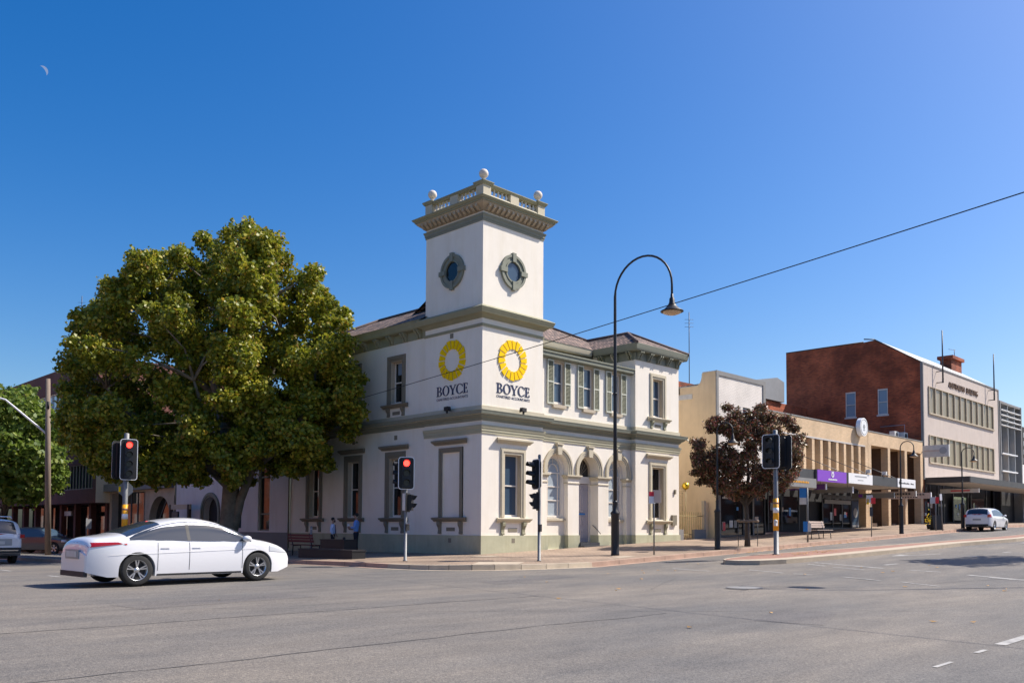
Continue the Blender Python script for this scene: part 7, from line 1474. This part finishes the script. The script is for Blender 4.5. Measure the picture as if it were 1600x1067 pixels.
def leaves(name, mt, parent, blobs, dens_, size, seed, shape='plane', fill=.45, flat=.0):
    rg = np.random.default_rng(seed); C_, N_ = [], []
    for (x, y, z, r) in blobs:
        n = int(dens_*r*r); d = rg.normal(size=(n, 3)); d /= np.linalg.norm(d, axis=1)[:, None]
        rad_ = r*(fill+(1.12-fill)*rg.random(n)**.6)*(1+.18*np.sin(d[:, 0]*5+seed+x)*np.cos(d[:, 1]*4+y)+.15*np.sin(d[:, 2]*7+z))
        C_.append(np.array([x, y, z])+d*rad_[:, None]*np.array([1, 1, .88])); N_.append(d*.55+rg.normal(size=(n, 3))*.8+np.array([0, 0, .4]))
    c = np.concatenate(C_); nr = np.concatenate(N_); nr /= np.linalg.norm(nr, axis=1)[:, None]; n = len(c)
    a = rg.normal(size=(n, 3)); a -= nr*(a*nr).sum(1)[:, None]; a /= np.linalg.norm(a, axis=1)[:, None]; b = np.cross(nr, a)
    s = size*rg.uniform(.6, 1.3, n)[:, None]
    P2 = {'plane': [(-.5, 0), (-.28, .42), (.0, .30), (.22, .52), (.38, .16), (.6, 0), (.38, -.16), (.22, -.52), (.0, -.30), (-.28, -.42)], 'oval': [(-.6, 0), (-.2, .22), (.25, .2), (.6, 0), (.25, -.2), (-.2, -.22)]}[shape]
    k = len(P2); V = np.empty((n, k, 3))
    for i, (u, v) in enumerate(P2): V[:, i] = c+a*s*u+b*s*v+nr*s*(.22*abs(v)-.12*u*u)
    me = bpy.data.meshes.new(name); me.vertices.add(n*k); me.vertices.foreach_set('co', V.reshape(-1).astype(np.float32)-np.tile(np.array(ORG.get(parent.name, (0, 0, 0)), np.float32), n*k))
    me.loops.add(n*k); me.loops.foreach_set('vertex_index', np.arange(n*k, dtype=np.int32)); me.polygons.add(n); me.polygons.foreach_set('loop_start', np.arange(0, n*k, k, dtype=np.int32))
    me.update(calc_edges=True); me.validate(); me.materials.append(M[mt]); o = bpy.data.objects.new(name, me); COL.objects.link(o); o.parent = parent; ORG[o.name] = ORG.get(parent.name, (0, 0, 0)); return o
def limbs(parent, base, forks, blobs, r0, mt, seed, nb=26, name='trunk', tw=.06):
    """trunk and limbs, then thinner branches reaching into the crown blobs"""
    rg = random.Random(seed); mb = MB()
    tips = []
    for pts, rs in forks: mb.tube(pts, rs, 10); tips += [Vector(p) for p in pts[1:]]
    mb.build(name, mt, parent)
    mb = MB(); bl = list(blobs); rg.shuffle(bl)
    for (x, y, z, r) in bl[:nb]:
        e = Vector((x, y, z)); s = min(tips, key=lambda p: (p-e).length+max(0, p.z-e.z)*3); L_ = (e-s).length
        m1 = s+(e-s)*.4+Vector((rg.uniform(-.3, .3), rg.uniform(-.3, .3), .12*L_)); mb.tube([s, m1, e+Vector((0, 0, r*.3))], [r0*.22, r0*.13, r0*.05], 5)
    mb.build('branch', mt, parent)
# big plane tree in front of the annex
T1 = thing('plane_tree', 'huge green plane tree with mottled trunk covering the left part of the cream building', 'tree', (-4.0, 12.9, path_z(-4, 12.9)))
bz = path_z(-4, 12.9); B0 = Vector((-4.0, 12.9, bz-.1))
fk = [([B0, B0+Vector((0, 0, .3)), B0+Vector((.05, -.05, 1.8)), B0+Vector((.1, -.1, 3.4)), B0+Vector((.0, .2, 5.6)), B0+Vector((-.4, .8, 8.2)), B0+Vector((-.3, .9, 11.5)), B0+Vector((-.2, .6, 13.8))], [.62, .48, .40, .38, .30, .24, .15, .05]),
      ([B0+Vector((.12, -.12, .9)), B0+Vector((.35, -.5, 2.6)), B0+Vector((.7, -.9, 4.0)), B0+Vector((1.6, -2.2, 5.2)), B0+Vector((2.3, -3.2, 7.0)), B0+Vector((2.4, -3.8, 9.6))], [.26, .20, .18, .15, .11, .05]),
      ([B0+Vector((.1, -.1, 3.2)), B0+Vector((-.9, 1.2, 4.6)), B0+Vector((-2.4, 3.4, 6.0)), B0+Vector((-3.6, 5.4, 8.0))], [.26, .2, .14, .06]),
      ([B0+Vector((.0, .2, 5.2)), B0+Vector((1.2, -1.0, 7.4)), B0+Vector((1.6, -1.8, 10.2)), B0+Vector((1.4, -1.6, 12.2))], [.2, .15, .10, .04]),
      ([B0+Vector((-.3, .6, 7.2)), B0+Vector((-1.8, 2.0, 9.6)), B0+Vector((-2.4, 2.6, 12))], [.17, .11, .05]),
      ([B0+Vector((.0, .0, 4.2)), B0+Vector((-1.6, -1.2, 5.6)), B0+Vector((-2.8, -2.2, 7.6))], [.17, .12, .05])]
limbs(T1, B0, fk, BL_MAIN, .34, 'bark', 3, 95)
rt_ = random.Random(17); cc = Vector((-4.6, 13.4, 7.6)); tuft = []
for (x, y, z, r) in BL_MAIN:
    for _ in range(2):
        d = (Vector((x, y, z))-cc).normalized()+Vector((rt_.gauss(0, .5), rt_.gauss(0, .5), rt_.gauss(0, .5))); d.normalize()
        p = Vector((x, y, z))+d*r*rt_.uniform(.85, 1.35)
        v_ = p-Vector((-23.35, -24.85, 1.4))
        if (p.x < -.5 or p.z > 10.8) and p.z < 15.2 and v_.dot(rt)/v_.dot(fw) > -.515: tuft.append((p.x, p.y, p.z, rt_.uniform(.22, .42)))
leaves('crown', 'leaf', T1, BL_MAIN+tuft, 1150, .142, 11, fill=.25)
# bright tree at the far left
T2 = thing('street_tree', 'bright green leafy tree at the left edge behind the timber power pole', 'tree', (-5.8, 41.4, path_z(-5, 41)))
B0 = Vector((-5.8, 41.4, -.4)); fk = [([B0, B0+Vector((0, 0, 2)), B0+Vector((.3, -.2, 4)), B0+Vector((.8, -.8, 7)), B0+Vector((1, -1, 10))], [.3, .25, .2, .14, .05]), ([B0+Vector((0, 0, 1.6)), B0+Vector((-.9, .9, 4)), B0+Vector((-1.8, 1.8, 7)), B0+Vector((-2, 2, 9))], [.2, .16, .1, .04])]
limbs(T2, B0, fk, BL_LEFT, .26, 'dbark', 5, 22)
leaves('crown', 'leafl', T2, BL_LEFT, 330, .26, 12, fill=.3)
# purple-leaved young tree with guard
T3 = thing('young_tree', 'young tree with dark purple and olive leaf rosettes on the right footpath', 'tree', (11.85, -4.83, path_z(11.9, -4.8)))
B0 = Vector((11.8, -4.85, path_z(11.8, -4.8)-.05)); fk = [([B0, B0+Vector((.02, 0, 1.0)), B0+Vector((-.02, .05, 2.0)), B0+Vector((.05, -.05, 3.2)), B0+Vector((.05, 0, 5.2))], [.14, .10, .085, .065, .02]), ([B0+Vector((0, .03, 1.8)), B0+Vector((-.6, .6, 2.8)), B0+Vector((-1.2, 1.2, 4.0))], [.06, .045, .02]), ([B0+Vector((0, 0, 1.9)), B0+Vector((.7, -.6, 3.0)), B0+Vector((1.2, -1.1, 4.2))], [.06, .045, .02]), ([B0+Vector((0, 0, 2.1)), B0+Vector((-.5, -.6, 3.2)), B0+Vector((-.7, -.9, 4.6))], [.05, .04, .02])]
limbs(T3, B0, fk, BL_RED, .13, 'dbark', 6, 60)
rr_ = random.Random(8); sub = []
for (x, y, z, r) in BL_RED:
    for _ in range(5): sub.append((x+rr_.uniform(-r, r)*.8, y+rr_.uniform(-r, r)*.8, z+rr_.uniform(-r, r)*.7, rr_.uniform(.15, .27)))
leaves('crown', 'leafd', T3, sub, 1500, .11, 13, 'oval', fill=.15)
t = thing('tree_guard', 'tree guard of thin dark posts with brown timber collar round the young tree', 'guard', (11.85, -4.85, path_z(11.85, -4.8)), world=False)
for a in range(4): x, y = .42*math.cos(a*math.pi/2+.6), .42*math.sin(a*math.pi/2+.6); MB().tube([(x, y, 0), (x, y, 1.15)], .018, 5).build('post', 'darkpole', t)
mb = MB(); mb.tube([(.44*math.cos(a*math.pi/10), .44*math.sin(a*math.pi/10), 1.13+.02*math.sin(a)) for a in range(21)], .055, 8); mb.build('timber_collar', 'benchw' if False else 'wood', t)
mb = MB(); mb.tube([(.42*math.cos(a*math.pi/10), .42*math.sin(a*math.pi/10), .3) for a in range(21)], .012, 5); mb.build('hoop', 'darkpole', t)
# a street tree on the near right, outside the frame, whose shadow reaches the road
T4 = thing('near_tree', 'street tree just outside the right edge of the picture casting its shadow on the road', 'tree', (15.4, -19.4, road_z(15, -19)))
rr_ = random.Random(9); bl4 = [(15.4+rr_.gauss(0, 1.1), -19.4+rr_.gauss(0, .8), 8.2+rr_.gauss(0, .9), rr_.uniform(.6, .95)) for _ in range(16)]
B0 = Vector((15.4, -19.4, road_z(15, -19))); limbs(T4, B0, [([B0, B0+Vector((0, 0, 4.0)), B0+Vector((.1, .1, 8.0))], [.15, .12, .06])], bl4, .2, 'dbark', 4, 10)
leaves('crown', 'leafl', T4, bl4, 230, .24, 14)

# brick shops on the far side of both streets (seen only as reflections in the panes)
for lab, x0, x1, y0, y1, fk_ in (('red brick two-storey hotel on the opposite side of the left street, out of frame', -44, -32, -2, 170, 'x'), ('long red brick shop row on the opposite side of the right street, out of frame', -12, 260, -46, -38, 'y')):
    t = thing('opposite_brick_building', lab, 'building', ((x0+x1)/2, (y0+y1)/2, -.4), group='brick buildings across the streets')
    MB().box(x0, x1, y0, y1, -.4, 8.6).build('wall', 'redbrick', t); MB().box(x0-.3, x1+.3, y0-.3, y1+.3, 8.6, 9.0).build('parapet', 'jamb', t)
    n_ = 36
    for k in range(n_):
        for z0, z1 in ((.6, 3.2), (4.8, 7.0)):
            if fk_ == 'x': c_ = y0+(y1-y0)*(k+.5)/n_; MB().box(x1, x1+.05, c_-.7, c_+.7, z0, z1).build('window', 'offwhite', t)
            else: c_ = x0+(x1-x0)*(k+.5)/n_; MB().box(c_-.9, c_+.9, y1, y1+.05, z0, z1).build('window', 'offwhite', t)
